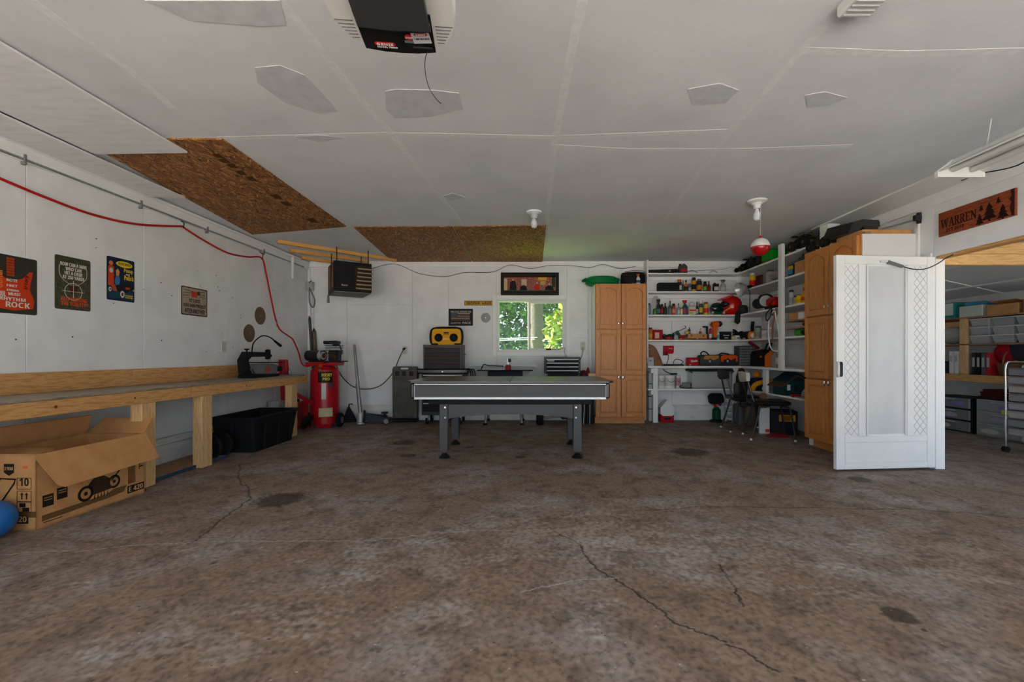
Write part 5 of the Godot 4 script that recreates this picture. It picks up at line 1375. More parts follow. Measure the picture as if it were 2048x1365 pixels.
func build_tool_chests() -> void:
	# folded dark plastic stand
	var fp := P(811, 840, 6.72)
	var t := thing("creeper_board", "scuffed dark plastic mechanic's board standing on end by the back wall", "creeper", Vector3(fp.x, 0, fp.z))
	var out := []
	for q in [[-0.18, 0.02], [0.18, 0.02], [0.185, 0.8], [0.16, 0.835], [-0.16, 0.835], [-0.185, 0.8]]:
		out.append(Vector2(q[0], q[1]))
	part(t, "shell", MB.new().prism(out, -0.06, 0.05), M.plastic_dark)
	part(t, "panel", MB.new().box(Vector3(0, 0.36, 0.052), Vector3(0.3, 0.6, 0.012), 0.006), M.plastic_dark)
	part(t, "handle_slot", MB.new().box(Vector3(0.0, 0.805, 0.052), Vector3(0.11, 0.022, 0.006), 0.002), M.plain_white)
	for x in [-0.11, -0.01, 0.1]:
		part(t, "recess", MB.new().box(Vector3(x, 0.73, 0.051), Vector3(0.06, 0.07, 0.004), 0.001), M.dark)
	part(t, "base", MB.new().box(Vector3(0, 0.03, 0), Vector3(0.37, 0.06, 0.16), 0.01), M.black)
	# roller cabinet with tray
	var rp := P(886, 840, 6.42)
	var rc := thing("roller_cabinet", "black roller tool cabinet with silver drawer pulls behind the game table", "tool chest", Vector3(rp.x, 0, rp.z))
	part(rc, "case", MB.new().box(Vector3(0, 0.44, -0.2), Vector3(0.62, 0.6, 0.4), 0.006), M.black_metal)
	for k in 4:
		var dr := part(rc, "drawer", MB.new().box(Vector3(0, 0.66 - k * 0.135, 0.004), Vector3(0.58, 0.125, 0.014), 0.003), M.black)
		part(dr, "pull", MB.new().box(Vector3(0, 0.715 - k * 0.135, 0.016), Vector3(0.56, 0.014, 0.016), 0.004), M.alu)
	part(rc, "tray", MB.new().box(Vector3(0, 0.775, -0.19), Vector3(0.74, 0.07, 0.46), 0.015), M.black_gloss)
	part(rc, "lock", MB.new().cyl(Vector3(0, 0.77, 0.04), Vector3(0, 0.77, 0.046), 0.008, 0.008, 10), M.chrome)
	for k in 3:
		part(rc, "cable_loop", MB.new().tube(curve([Vector3(0.33 + k * 0.02, 0.8, -0.05), Vector3(0.37 + k * 0.03, 0.81, -0.03), Vector3(0.4 + k * 0.03, 0.74, -0.02), Vector3(0.39 + k * 0.03, 0.62, -0.02)]), 0.008, 6), M.black)
	for sx in [-1, 1]:
		for sz in [-0.05, -0.36]:
			var cs := part(rc, "caster", MB.new().cyl(Vector3(sx * 0.24 - 0.015, 0.055, sz), Vector3(sx * 0.24 + 0.015, 0.055, sz), 0.055, 0.055, 16), M.rubber)
			part(cs, "fork", MB.new().box(Vector3(sx * 0.24, 0.1, sz), Vector3(0.05, 0.09, 0.06), 0.005), M.steel)
	var c := chest("tool_chest", "black tool chest with red-edged drawers standing under the yellow radio", Vector3(rp.x - 0.01, 0.81, rp.z - 0.02), 0.56, 0.335, 0.3, [0.055, 0.055, 0.055, 0.055, 0.08], M.black_metal, rgb(52, 56, 58, 0.5), rgb(90, 22, 28, 0.4))
	part(c, "lid", MB.new().box(Vector3(0, 0.338, -0.15), Vector3(0.57, 0.02, 0.31), 0.005), rgb(110, 96, 84, 0.5))
	part(c, "side_handle", MB.new().tube([Vector3(0.282, 0.22, -0.08), Vector3(0.31, 0.2, -0.08), Vector3(0.31, 0.2, -0.2), Vector3(0.282, 0.22, -0.2)], 0.007, 6), M.chrome)
	# radio
	var r := thing("jobsite_radio", "yellow and black jobsite radio standing on the tool chest", "radio", Vector3(rp.x + 0.03, 0.81 + 0.348, rp.z - 0.15))
	part(r, "shell", MB.new().prism(rrect(0.42, 0.235, 0.05, 5), -0.09, 0.06, Transform3D(Basis(), Vector3(0, 0.1175, 0))), M.yellow)
	part(r, "face", MB.new().prism([Vector2(-0.17, 0.03), Vector2(0.17, 0.03), Vector2(0.17, 0.19), Vector2(0.08, 0.2), Vector2(0.06, 0.14), Vector2(-0.06, 0.14), Vector2(-0.08, 0.2), Vector2(-0.17, 0.19)], 0.06, 0.07), rgb(232, 158, 24, 0.5))
	for sx in [-1, 1]:
		var sp := part(r, "speaker", MB.new().lathe([Vector2(0.0, 0.0), Vector2(0.06, 0.0), Vector2(0.058, 0.015), Vector2(0.05, 0.018), Vector2(0.03, 0.006), Vector2(0, 0.004)], 22, Transform3D(Basis(Vector3(1, 0, 0), PI / 2), Vector3(sx * 0.11, 0.105, 0.07))), M.black)
		part(r, "roll_bar", MB.new().tube(curve([Vector3(sx * 0.225, 0.02, 0.03), Vector3(sx * 0.235, 0.12, 0.04), Vector3(sx * 0.215, 0.22, 0.03), Vector3(sx * 0.14, 0.25, 0.0), Vector3(0, 0.255, -0.02)]), 0.016, 8), M.black)
		part(r, "foot", MB.new().box(Vector3(sx * 0.17, 0.01, 0.0), Vector3(0.1, 0.02, 0.17), 0.006), M.black)
	part(r, "display", MB.new().box(Vector3(0, 0.175, 0.066), Vector3(0.075, 0.022, 0.012), 0.003), M.dark)
	for k in 5:
		part(r, "button", MB.new().box(Vector3(-0.04 + k * 0.02, 0.148, 0.072), Vector3(0.012, 0.008, 0.006), 0.001), M.dark)
	lettering(r, "DEWALT", 0.1, 0.026, Transform3D(Basis(), Vector3(0, 0.085, 0.07)), Vector2.ZERO, rgb(240, 220, 160, 0.5), 0.002)
	part(r, "antenna", MB.new().cyl(Vector3(0.11, 0.2, -0.07), Vector3(0.112, 0.36, -0.075), 0.004, 0.003, 6), M.black)
	# router table / table saw
	var sp2 := P(1008, 840, 6.5)
	var s := thing("table_saw", "folding table saw with white fence and splayed metal legs behind the game table", "table saw", Vector3(sp2.x, 0, sp2.z))
	part(s, "top", MB.new().box(Vector3(0, 0.795, -0.1), Vector3(0.78, 0.02, 0.45), 0.004), M.alu)
	part(s, "rail", MB.new().box(Vector3(-0.02, 0.83, 0.12), Vector3(0.95, 0.035, 0.03), 0.005), rgb(168, 170, 172, 0.4))
	part(s, "rail", MB.new().box(Vector3(0.02, 0.79, 0.14), Vector3(0.8, 0.018, 0.02), 0.004), M.dark)
	part(s, "fence", MB.new().box(Vector3(0.3, 0.845, 0.05), Vector3(0.35, 0.03, 0.05), 0.004), M.plain_white)
	part(s, "fence_lock", MB.new().box(Vector3(0.07, 0.83, 0.16), Vector3(0.08, 0.08, 0.05), 0.012), rgb(150, 34, 40, 0.4))
	part(s, "riving_knife", MB.new().box(Vector3(0.06, 0.9, 0.0), Vector3(0.03, 0.12, 0.012), 0.003), M.steel)
	part(s, "blade_guard", MB.new().box(Vector3(0.08, 0.93, 0.0), Vector3(0.04, 0.05, 0.03), 0.006), M.dark)
	part(s, "body", MB.new().box(Vector3(0.02, 0.66, -0.1), Vector3(0.5, 0.25, 0.4), 0.015), M.dark)
	part(s, "cable", MB.new().tube(curve([Vector3(-0.32, 0.79, 0.17), Vector3(-0.28, 0.87, 0.16), Vector3(-0.22, 0.86, 0.16), Vector3(-0.14, 0.855, 0.15), Vector3(0.0, 0.85, 0.15)]), 0.008, 6), M.black)
	for sx in [-1, 1]:
		for sz in [0.08, -0.28]:
			var leg := part(s, "leg", MB.new().tube([Vector3(sx * 0.18, 0.58, sz), Vector3(sx * 0.26 - 0.1 + 0.0, 0.0, sz * 1.3)] if false else [Vector3(sx * 0.2, 0.58, sz), Vector3(sx * 0.265, 0.02, sz * 1.2)], 0.02, 6), M.galv)
			part(leg, "foot", MB.new().box(Vector3(sx * 0.265, 0.015, sz * 1.2), Vector3(0.06, 0.03, 0.06), 0.006), M.black)
	# second cabinet with a small chest
	var cp := P(1125, 840, 6.45)
	var cart := thing("tool_cart", "black wheeled tool cart under the small chest beside the oak cabinet", "tool cart", Vector3(cp.x, 0, cp.z))
	part(cart, "case", MB.new().box(Vector3(0.02, 0.45, -0.18), Vector3(0.46, 0.58, 0.34), 0.006), M.black_metal)
	for k in 3:
		part(cart, "drawer", MB.new().box(Vector3(0.02, 0.65 - k * 0.18, -0.004), Vector3(0.42, 0.165, 0.014), 0.003), M.black)
	part(cart, "wheel", MB.new().lathe([Vector2(0.02, -0.05), Vector2(0.08, -0.05), Vector2(0.095, -0.03), Vector2(0.095, 0.03), Vector2(0.08, 0.05), Vector2(0.02, 0.05)], 20, Transform3D(Basis(Vector3(0, 0, 1), PI / 2), Vector3(-0.33, 0.095, 0.06))), M.rubber)
	part(cart, "wheel", MB.new().lathe([Vector2(0.02, -0.03), Vector2(0.07, -0.03), Vector2(0.08, 0.0), Vector2(0.07, 0.03), Vector2(0.02, 0.03)], 20, Transform3D(Basis(Vector3(0, 0, 1), PI / 2), Vector3(0.2, 0.08, -0.1))), M.rubber)
	part(cart, "axle", MB.new().cyl(Vector3(-0.33, 0.095, 0.06), Vector3(0.0, 0.12, -0.05), 0.015, 0.015, 8), M.steel)
	part(cart, "axle_block", MB.new().box(Vector3(0.1, 0.12, -0.1), Vector3(0.24, 0.1, 0.14), 0.02), M.dark)
	var c2 := chest("tool_chest", "small black tool chest with silver drawer pulls below the window", Vector3(cp.x, 0.74, cp.z), 0.52, 0.24, 0.3, [0.05, 0.055, 0.055, 0.055], M.black_metal, M.black, M.alu)
	part(c2, "badge", MB.new().box(Vector3(-0.17, 0.185, 0.014), Vector3(0.1, 0.025, 0.004)), M.lgrey)
	# clutter between the cart and the oak cabinet
	var gx := P(1172, 840, 6.5)
	var g := thing("gun_rack_box", "dark upright case with leaning rods between the tool cart and oak cabinet", "case", Vector3(gx.x, 0, gx.z))
	part(g, "case", MB.new().box(Vector3(0.02, 0.34, -0.12), Vector3(0.17, 0.68, 0.22), 0.01), M.dark)
	for k in 4:
		part(g, "rod", MB.new().cyl(Vector3(-0.04 + k * 0.045, 0.0, 0.03), Vector3(-0.01 + k * 0.035, 0.6, 0.0), 0.009, 0.007, 6), M.steel if k % 2 == 0 else M.black)
	var gl := thing("rag_pile", "maroon work gloves lying on the dark case beside the oak cabinet", "gloves", Vector3(gx.x - 0.02, 0.68, gx.z - 0.1))
	part(gl, "glove", MB.new().ball(Vector3(0.0, 0.05, 0.0), Vector3(0.07, 0.055, 0.07), 12, 8), rgb(96, 40, 46, 0.9))
	part(gl, "cuff", MB.new().ball(Vector3(0.06, 0.075, 0.02), Vector3(0.025, 0.075, 0.03), 10, 8), rgb(136, 34, 42, 0.9))
	var blk := thing("wood_block", "small bright pine block beside the oak cabinet", "block", Vector3(gx.x + 0.04, 0.68, gx.z + 0.0))
	part(blk, "block", MB.new().box(Vector3(0.04, 0.03, 0.02), Vector3(0.1, 0.06, 0.08), 0.004), M.pine_x)

func oak_door(to: Node3D, w: float, h: float, xf: Transform3D, arched: bool, knob: Vector2) -> void:
	# a framed door: stiles, rails and a raised panel; xf at its centre, z outward
	var d := part(to, "door", MB.new().box(Vector3(0, 0, 0), Vector3(w - 0.006, h - 0.006, 0.016), 0.003, xf), M.oak_y)
	var s := 0.058
	var add := func(called: String, c: Vector3, size: Vector3, m: Material) -> void:
		part(d, called, MB.new().box(c, size, 0.003, xf), m)
	add.call("stile", Vector3(-w / 2 + s / 2 + 0.003, 0, 0.016), Vector3(s, h - 0.006, 0.018), M.oak_y)
	add.call("stile", Vector3(w / 2 - s / 2 - 0.003, 0, 0.016), Vector3(s, h - 0.006, 0.018), M.oak_y)
	add.call("rail", Vector3(0, -h / 2 + s / 2 + 0.003, 0.016), Vector3(w - 2 * s - 0.008, s, 0.018), M.oak_x)
	var iw := w / 2 - s - 0.004
	if arched:
		var pts := [Vector2(-iw, h / 2 - 0.003), Vector2(iw, h / 2 - 0.003)]
		for k in 11:
			var u := 1.0 - k / 5.0
			pts.append(Vector2(u * iw, h / 2 - s - 0.05 * u * u))
		part(d, "rail", MB.new().prism(pts, 0.007, 0.025, xf), M.oak_x)
		var pp := [Vector2(-iw + 0.014, -h / 2 + s + 0.016), Vector2(iw - 0.014, -h / 2 + s + 0.016)]
		for k in 11:
			var u := 1.0 - k / 5.0
			pp.append(Vector2(u * (iw - 0.014), h / 2 - s - 0.016 - 0.05 * u * u))
		part(d, "raised_panel", MB.new().prism(pp, 0.007, 0.021, xf), M.oak_y)
	else:
		add.call("rail", Vector3(0, h / 2 - s / 2 - 0.003, 0.016), Vector3(w - 2 * s - 0.008, s, 0.018), M.oak_x)
		part(d, "raised_panel", MB.new().box(Vector3(0, 0, 0.0145), Vector3(2 * iw - 0.03, h - 2 * s - 0.034, 0.014), 0.006, xf), M.oak_y)
	part(d, "knob", MB.new().lathe([Vector2(0.006, 0.0), Vector2(0.006, 0.012), Vector2(0.016, 0.018), Vector2(0.016, 0.024), Vector2(0.0, 0.028)], 14, xf * Transform3D(Basis(Vector3(1, 0, 0), PI / 2), Vector3(knob.x, knob.y, 0.025))), M.chrome)

func oak_cabinet(t: Node3D, w: float, h: float, d: float, split: float, mid: float) -> void:
	# front at z = 0, x from -w/2 to w/2; tall pantry in two stacked halves
	part(t, "case", MB.new().box(Vector3(0, h / 2 + 0.05, -d / 2 - 0.002), Vector3(w, h - 0.1, d), 0.003), M.white)
	part(t, "kick_board", MB.new().box(Vector3(0, 0.05, -d / 2 - 0.03), Vector3(w - 0.01, 0.1, d - 0.06), 0.003), M.oak_x)
	part(t, "face_frame", MB.new().box(Vector3(0, h / 2 + 0.05, -0.001), Vector3(w, h - 0.1, 0.018), 0.003), M.oak_y)
	for s in [-1, 1]:
		var cx: float = s * w / 4
		oak_door(t, w / 2 - 0.006, h - split - 0.012, Transform3D(Basis(), Vector3(cx, (h + split) / 2, 0.017)), true, Vector2(-s * (w / 4 - 0.03), -(h - split) / 2 + 0.09))
		oak_door(t, w / 2 - 0.006, split - mid - 0.006, Transform3D(Basis(), Vector3(cx, (split + mid) / 2, 0.017)), false, Vector2(-s * (w / 4 - 0.03), -(split - mid) / 2 - 0.03))
		oak_door(t, w / 2 - 0.006, mid - 0.11, Transform3D(Basis(), Vector3(cx, (mid + 0.1) / 2 - 0.002, 0.017)), false, Vector2(-s * (w / 4 - 0.03), (mid - 0.1) / 2 - 0.04))

func build_oak_back() -> void:
	var a := P(1190, 846, 6.5)
	var b := P(1292, 846, 6.5)
	var w := b.x - a.x
	var t := thing("pantry_cabinet", "tall oak pantry cabinet with arched upper doors against the back wall", "cabinet", Vector3((a.x + b.x) / 2, 0, -6.5))
	oak_cabinet(t, w, 2.05, 0.36, 1.38, 0.72)
	var y := 2.05
	# green drain pan, black pan, spray bottle on top
	var g := thing("drain_pan", "bright green plastic drain pan on top of the back oak cabinet", "pan", P(1204, 562, 6.7) * Vector3(1, 0, 1) + Vector3(0, y, 0))
	part(g, "bowl", MB.new().lathe([Vector2(0.0, 0.0), Vector2(0.2, 0.0), Vector2(0.25, 0.03), Vector2(0.25, 0.1), Vector2(0.2, 0.13), Vector2(0.05, 0.14), Vector2(0, 0.14)], 28, Transform3D(), 0.66), rgb(14, 116, 60, 0.4))
	part(g, "rim", MB.new().lathe([Vector2(0.24, 0.08), Vector2(0.265, 0.085), Vector2(0.265, 0.1), Vector2(0.24, 0.105)], 28, Transform3D(), 0.66), rgb(16, 128, 66, 0.4))
	part(g, "spout", MB.new().cyl(Vector3(-0.24, 0.09, 0.02), Vector3(-0.3, 0.06, 0.05), 0.03, 0.02, 10), rgb(14, 110, 60, 0.4))
	var k := thing("drain_pan", "round black pan with a coiled wire on top of the back oak cabinet", "pan", P(1266, 562, 6.7) * Vector3(1, 0, 1) + Vector3(0, y, 0))
	part(k, "bowl", MB.new().lathe([Vector2(0.0, 0.0), Vector2(0.17, 0.0), Vector2(0.19, 0.02), Vector2(0.185, 0.16), Vector2(0.17, 0.19), Vector2(0.0, 0.2)], 26, Transform3D(), 0.7), M.black)
	part(k, "wire", MB.new().tube(curve([Vector3(-0.05, 0.02, 0.14), Vector3(0.05, 0.01, 0.15), Vector3(0.14, 0.02, 0.13), Vector3(0.19, 0.12, 0.06), Vector3(0.16, 0.22, 0.0), Vector3(0.0, 0.23, 0.0), Vector3(-0.12, 0.21, 0.0)]), 0.005, 6), rgb(150, 120, 96, 0.5))
	trigger_bottle("spray_bottle", "white spray bottle with orange nozzle on top of the back oak cabinet", P(1276.5, 562, 6.53) * Vector3(1, 0, 1) + Vector3(0, y, 0), 0.062, 0.15, rgb(206, 208, 210, 0.4), rgb(206, 84, 34, 0.4), rgb(70, 80, 90, 0.5))

func trigger_bottle(called: String, label: String, at: Vector3, w: float, h: float, body: Material, trig: Material, band: Material, group := "") -> Node3D:
	var t := thing(called, label, "bottle", at, group)
	var r := w / 2
	part(t, "body", MB.new().lathe([Vector2(0, 0), Vector2(r * 0.95, 0), Vector2(r, h * 0.04), Vector2(r * 0.9, h * 0.35), Vector2(r * 0.98, h * 0.5), Vector2(r * 0.6, h * 0.68), Vector2(r * 0.3, h * 0.74), Vector2(r * 0.3, h * 0.8), Vector2(0, h * 0.8)], 14, Transform3D(), 0.7), body)
	part(t, "label_band", MB.new().lathe([Vector2(r * 0.93, h * 0.12), Vector2(r * 1.0, h * 0.12), Vector2(r * 0.96, h * 0.38), Vector2(r * 0.9, h * 0.38)], 14, Transform3D(), 0.71), band)
	part(t, "trigger_head", MB.new().prism([Vector2(-r * 0.9, h * 0.9), Vector2(-r * 0.9, h * 0.98), Vector2(r * 0.5, h), Vector2(r * 0.6, h * 0.88), Vector2(r * 0.3, h * 0.78), Vector2(-r * 0.2, h * 0.78), Vector2(-r * 0.4, h * 0.88)], -r * 0.28, r * 0.28), trig)
	part(t, "trigger", MB.new().box(Vector3(-r * 0.6, h * 0.83, 0), Vector3(r * 0.18, h * 0.13, r * 0.3), 0.001), trig)
	return t

const SH := {"s1": 2.243, "s2": 1.966, "s3": 1.615, "s4": 1.236, "bench": 0.845, "low": 0.505}
const XS := 3.13     # front edge of the shelves along the right wall

func spot(px: float, d: float, y: float) -> Vector3:
	return Vector3((px - VX) / F * d, y, -d)
func side_spot(px: float, into: float, y: float) -> Vector3:
	# on the shelves along the right wall: pixel column at the front edge line, pushed in
	var d := (XS + into) * F / (px - VX)
	return Vector3(XS + into, y, -d)

func can_item(called: String, label: String, at: Vector3, w: float, h: float, body: Material, cap: Material, band: Material, style := "cap", cat := "can") -> Node3D:
	var t := thing(called, label, cat, at)
	var r := w / 2
	var sh := h * (0.8 if style != "short" else 0.86)
	if style == "neck":
		part(t, "body", MB.new().lathe([Vector2(0, 0), Vector2(r, 0), Vector2(r, h * 0.5), Vector2(r * 0.85, h * 0.58), Vector2(r * 0.32, h * 0.74), Vector2(r * 0.3, h * 0.86), Vector2(0, h * 0.86)], 14), body)
		part(t, "cap", MB.new().lathe([Vector2(r * 0.36, h * 0.84), Vector2(r * 0.36, h * 0.93), Vector2(r * 0.22, h), Vector2(0, h)], 12), cap)
		part(t, "label_band", MB.new().lathe([Vector2(r * 0.98, h * 0.1), Vector2(r * 1.02, h * 0.1), Vector2(r * 1.02, h * 0.44), Vector2(r * 0.98, h * 0.44)], 14), band)
	else:
		part(t, "body", MB.new().lathe([Vector2(0, 0), Vector2(r * 0.94, 0), Vector2(r, h * 0.02), Vector2(r, sh * 0.94), Vector2(r * 0.72, sh), Vector2(0, sh)], 16), body)
		part(t, "cap", MB.new().lathe([Vector2(r * 0.78, sh * 0.985), Vector2(r * 0.76, h * 0.96), Vector2(r * 0.68, h), Vector2(0, h)], 14), cap)
		part(t, "label_band", MB.new().lathe([Vector2(r * 0.98, h * 0.18), Vector2(r * 1.02, h * 0.18), Vector2(r * 1.02, h * 0.52), Vector2(r * 0.98, h * 0.52)], 16), band)
	return t

func box_item(called: String, label: String, cat: String, at: Vector3, size: Vector3, m: Material, face := [], turn := 0.0, bevel := 0.004) -> Node3D:
	# face: list of [cx, cy, w, h, material] panels on the front
	var t := thing(called, label, cat, at, "", turn)
	part(t, "body", MB.new().box(Vector3(0, size.y / 2, 0), size, bevel), m)
	for f in face:
		part(t, "label_panel", MB.new().box(Vector3(f[0] * size.x, size.y * (0.5 + f[1]), size.z / 2 + 0.0005), Vector3(f[2] * size.x, f[3] * size.y, 0.002)), f[4])
	return t

func tangle(to: Node3D, called: String, sd: int, n: int, size: Vector3, r: float, m: Material) -> void:
	var rng := RandomNumberGenerator.new()
	rng.seed = sd
	var pts := []
	for i in n:
		pts.append(Vector3(rng.randf_range(-0.5, 0.5) * size.x, r + rng.randf() * (size.y - 2 * r), rng.randf_range(-0.5, 0.5) * size.z))
	part(to, called, MB.new().tube(curve(pts, 5), r, 6), m)

func build_shelving() -> void:
	var xa := P(1294, 0, 6.68).x
	var w := thing("back_shelves", "white painted wooden shelves on the back wall right of the oak cabinet", "shelves", Vector3(xa, SH.s4, -6.68))
	var o := w.position
	for k in ["s1", "s2", "s3", "s4"]:
		part(w, "shelf", MB.new().box(Vector3((xa + XR) / 2, SH[k] - 0.012, -6.785) - o, Vector3(XR - xa, 0.024, 0.22), 0.003), M.white)
		part(w, "cleat", MB.new().box(Vector3((xa + XR) / 2, SH[k] - 0.055, -6.885) - o, Vector3(XR - xa - 0.04, 0.06, 0.02), 0.003), M.white)
	part(w, "upright", MB.new().box(Vector3(xa + 0.012, 1.66, -6.785) - o, Vector3(0.024, 1.56, 0.2), 0.003), M.white)
	part(w, "brace", MB.new().box(Vector3(P(1479, 0, 6.86).x, 1.65, -6.872) - o, Vector3(0.07, 1.56, 0.02), 0.003), M.white)
	for q in [2.11, 1.79, 1.43, 1.04]:
		part(w, "brace", MB.new().box(Vector3(P(1495, 0, 6.86).x, q, -6.872) - o, Vector3(0.17, 0.06, 0.02), 0.003), M.white)
	var r := thing("side_shelves", "white painted shelves running along the right wall from the back corner to the oak cabinet", "shelves", Vector3(XS, SH.s4, -5.8))
	o = r.position
	for k in ["s1", "s2", "s3", "s4"]:
		part(r, "shelf", MB.new().box(Vector3((XS + XR) / 2, SH[k] - 0.012, -5.815) - o, Vector3(XR - XS, 0.024, 1.71), 0.003), M.white)
	part(r, "post", MB.new().box(Vector3(XS - 0.022, 1.6, -5.5) - o, Vector3(0.04, 1.56, 0.085), 0.004), M.white)
	for k in ["s1", "s2", "s3", "s4"]:
		part(r, "cleat", MB.new().box(Vector3(XR - 0.012, SH[k] - 0.05, -5.8) - o, Vector3(0.022, 0.06, 1.6), 0.003), M.white)
	for y in [2.2, 1.92, 1.19]:
		part(r, "brace", MB.new().box(Vector3(XR - 0.015, y - 0.1, -5.3) - o, Vector3(0.03, 0.1, 0.5), 0.003), M.white)
	for z in [-5.42, -5.2]:
		part(r, "batten", MB.new().box(Vector3(XR - 0.02, 1.0, z) - o, Vector3(0.03, 0.3, 0.1), 0.003), M.white)
	for y in [1.43, 1.34]:
		part(r, "loose_shelf", MB.new().box(Vector3((XS + XR) / 2, y - 0.009, -5.21) - o, Vector3(XR - XS - 0.01, 0.018, 0.48), 0.002), M.shelf_wood, "bare brown board")
	# bench below
	var b := thing("white_bench", "white painted workbench with a lower shelf in the back right corner", "workbench", Vector3(xa, 0, -6.62))
	o = b.position
	part(b, "top", MB.new().box(Vector3((xa + XR) / 2, SH.bench - 0.015, -6.76) - o, Vector3(XR - xa, 0.03, 0.28), 0.003), M.white)
	part(b, "top", MB.new().box(Vector3((XS + XR) / 2, SH.bench - 0.015, -5.78) - o, Vector3(XR - XS, 0.03, 1.66), 0.003), M.white)
	var xm := P(1467, 0, 6.66).x
	part(b, "low_shelf", MB.new().box(Vector3((xa + xm) / 2, SH.low - 0.012, -6.76) - o, Vector3(xm - xa, 0.024, 0.27), 0.003), M.white)
	part(b, "low_shelf", MB.new().box(Vector3((XS + XR) / 2 + 0.01, SH.low - 0.012, -5.72) - o, Vector3(XR - XS - 0.02, 0.024, 1.5), 0.003), M.white)
	for px in [1310.0, 1469.0]:
		part(b, "leg", MB.new().box(Vector3(P(px, 0, 6.66).x, (SH.bench - 0.03) / 2, -6.645) - o, Vector3(0.075, SH.bench - 0.03, 0.04), 0.004), M.white)
	for y in [SH.bench - 0.07, SH.low - 0.05]:
		part(b, "cleat", MB.new().box(Vector3(P(1310, 0, 6.66).x - 0.05, y, -6.7) - o, Vector3(0.05, 0.07, 0.2), 0.003), M.white)
	part(b, "leg", MB.new().box(Vector3(XS + 0.04, (SH.bench - 0.03) / 2, -5.98) - o, Vector3(0.04, SH.bench - 0.03, 0.09), 0.004), M.white)
	part(b, "leg", MB.new().box(Vector3(XS + 0.04, (SH.bench - 0.03) / 2, -5.0) - o, Vector3(0.04, SH.bench - 0.03, 0.05), 0.004), M.white)
	part(b, "back_cleat", MB.new().box(Vector3(XR - 0.012, SH.bench - 0.07, -5.7) - o, Vector3(0.022, 0.08, 1.4), 0.003), M.white)
	build_shelf_items()
	build_side_items()
	build_bench_items()
	build_chairs()

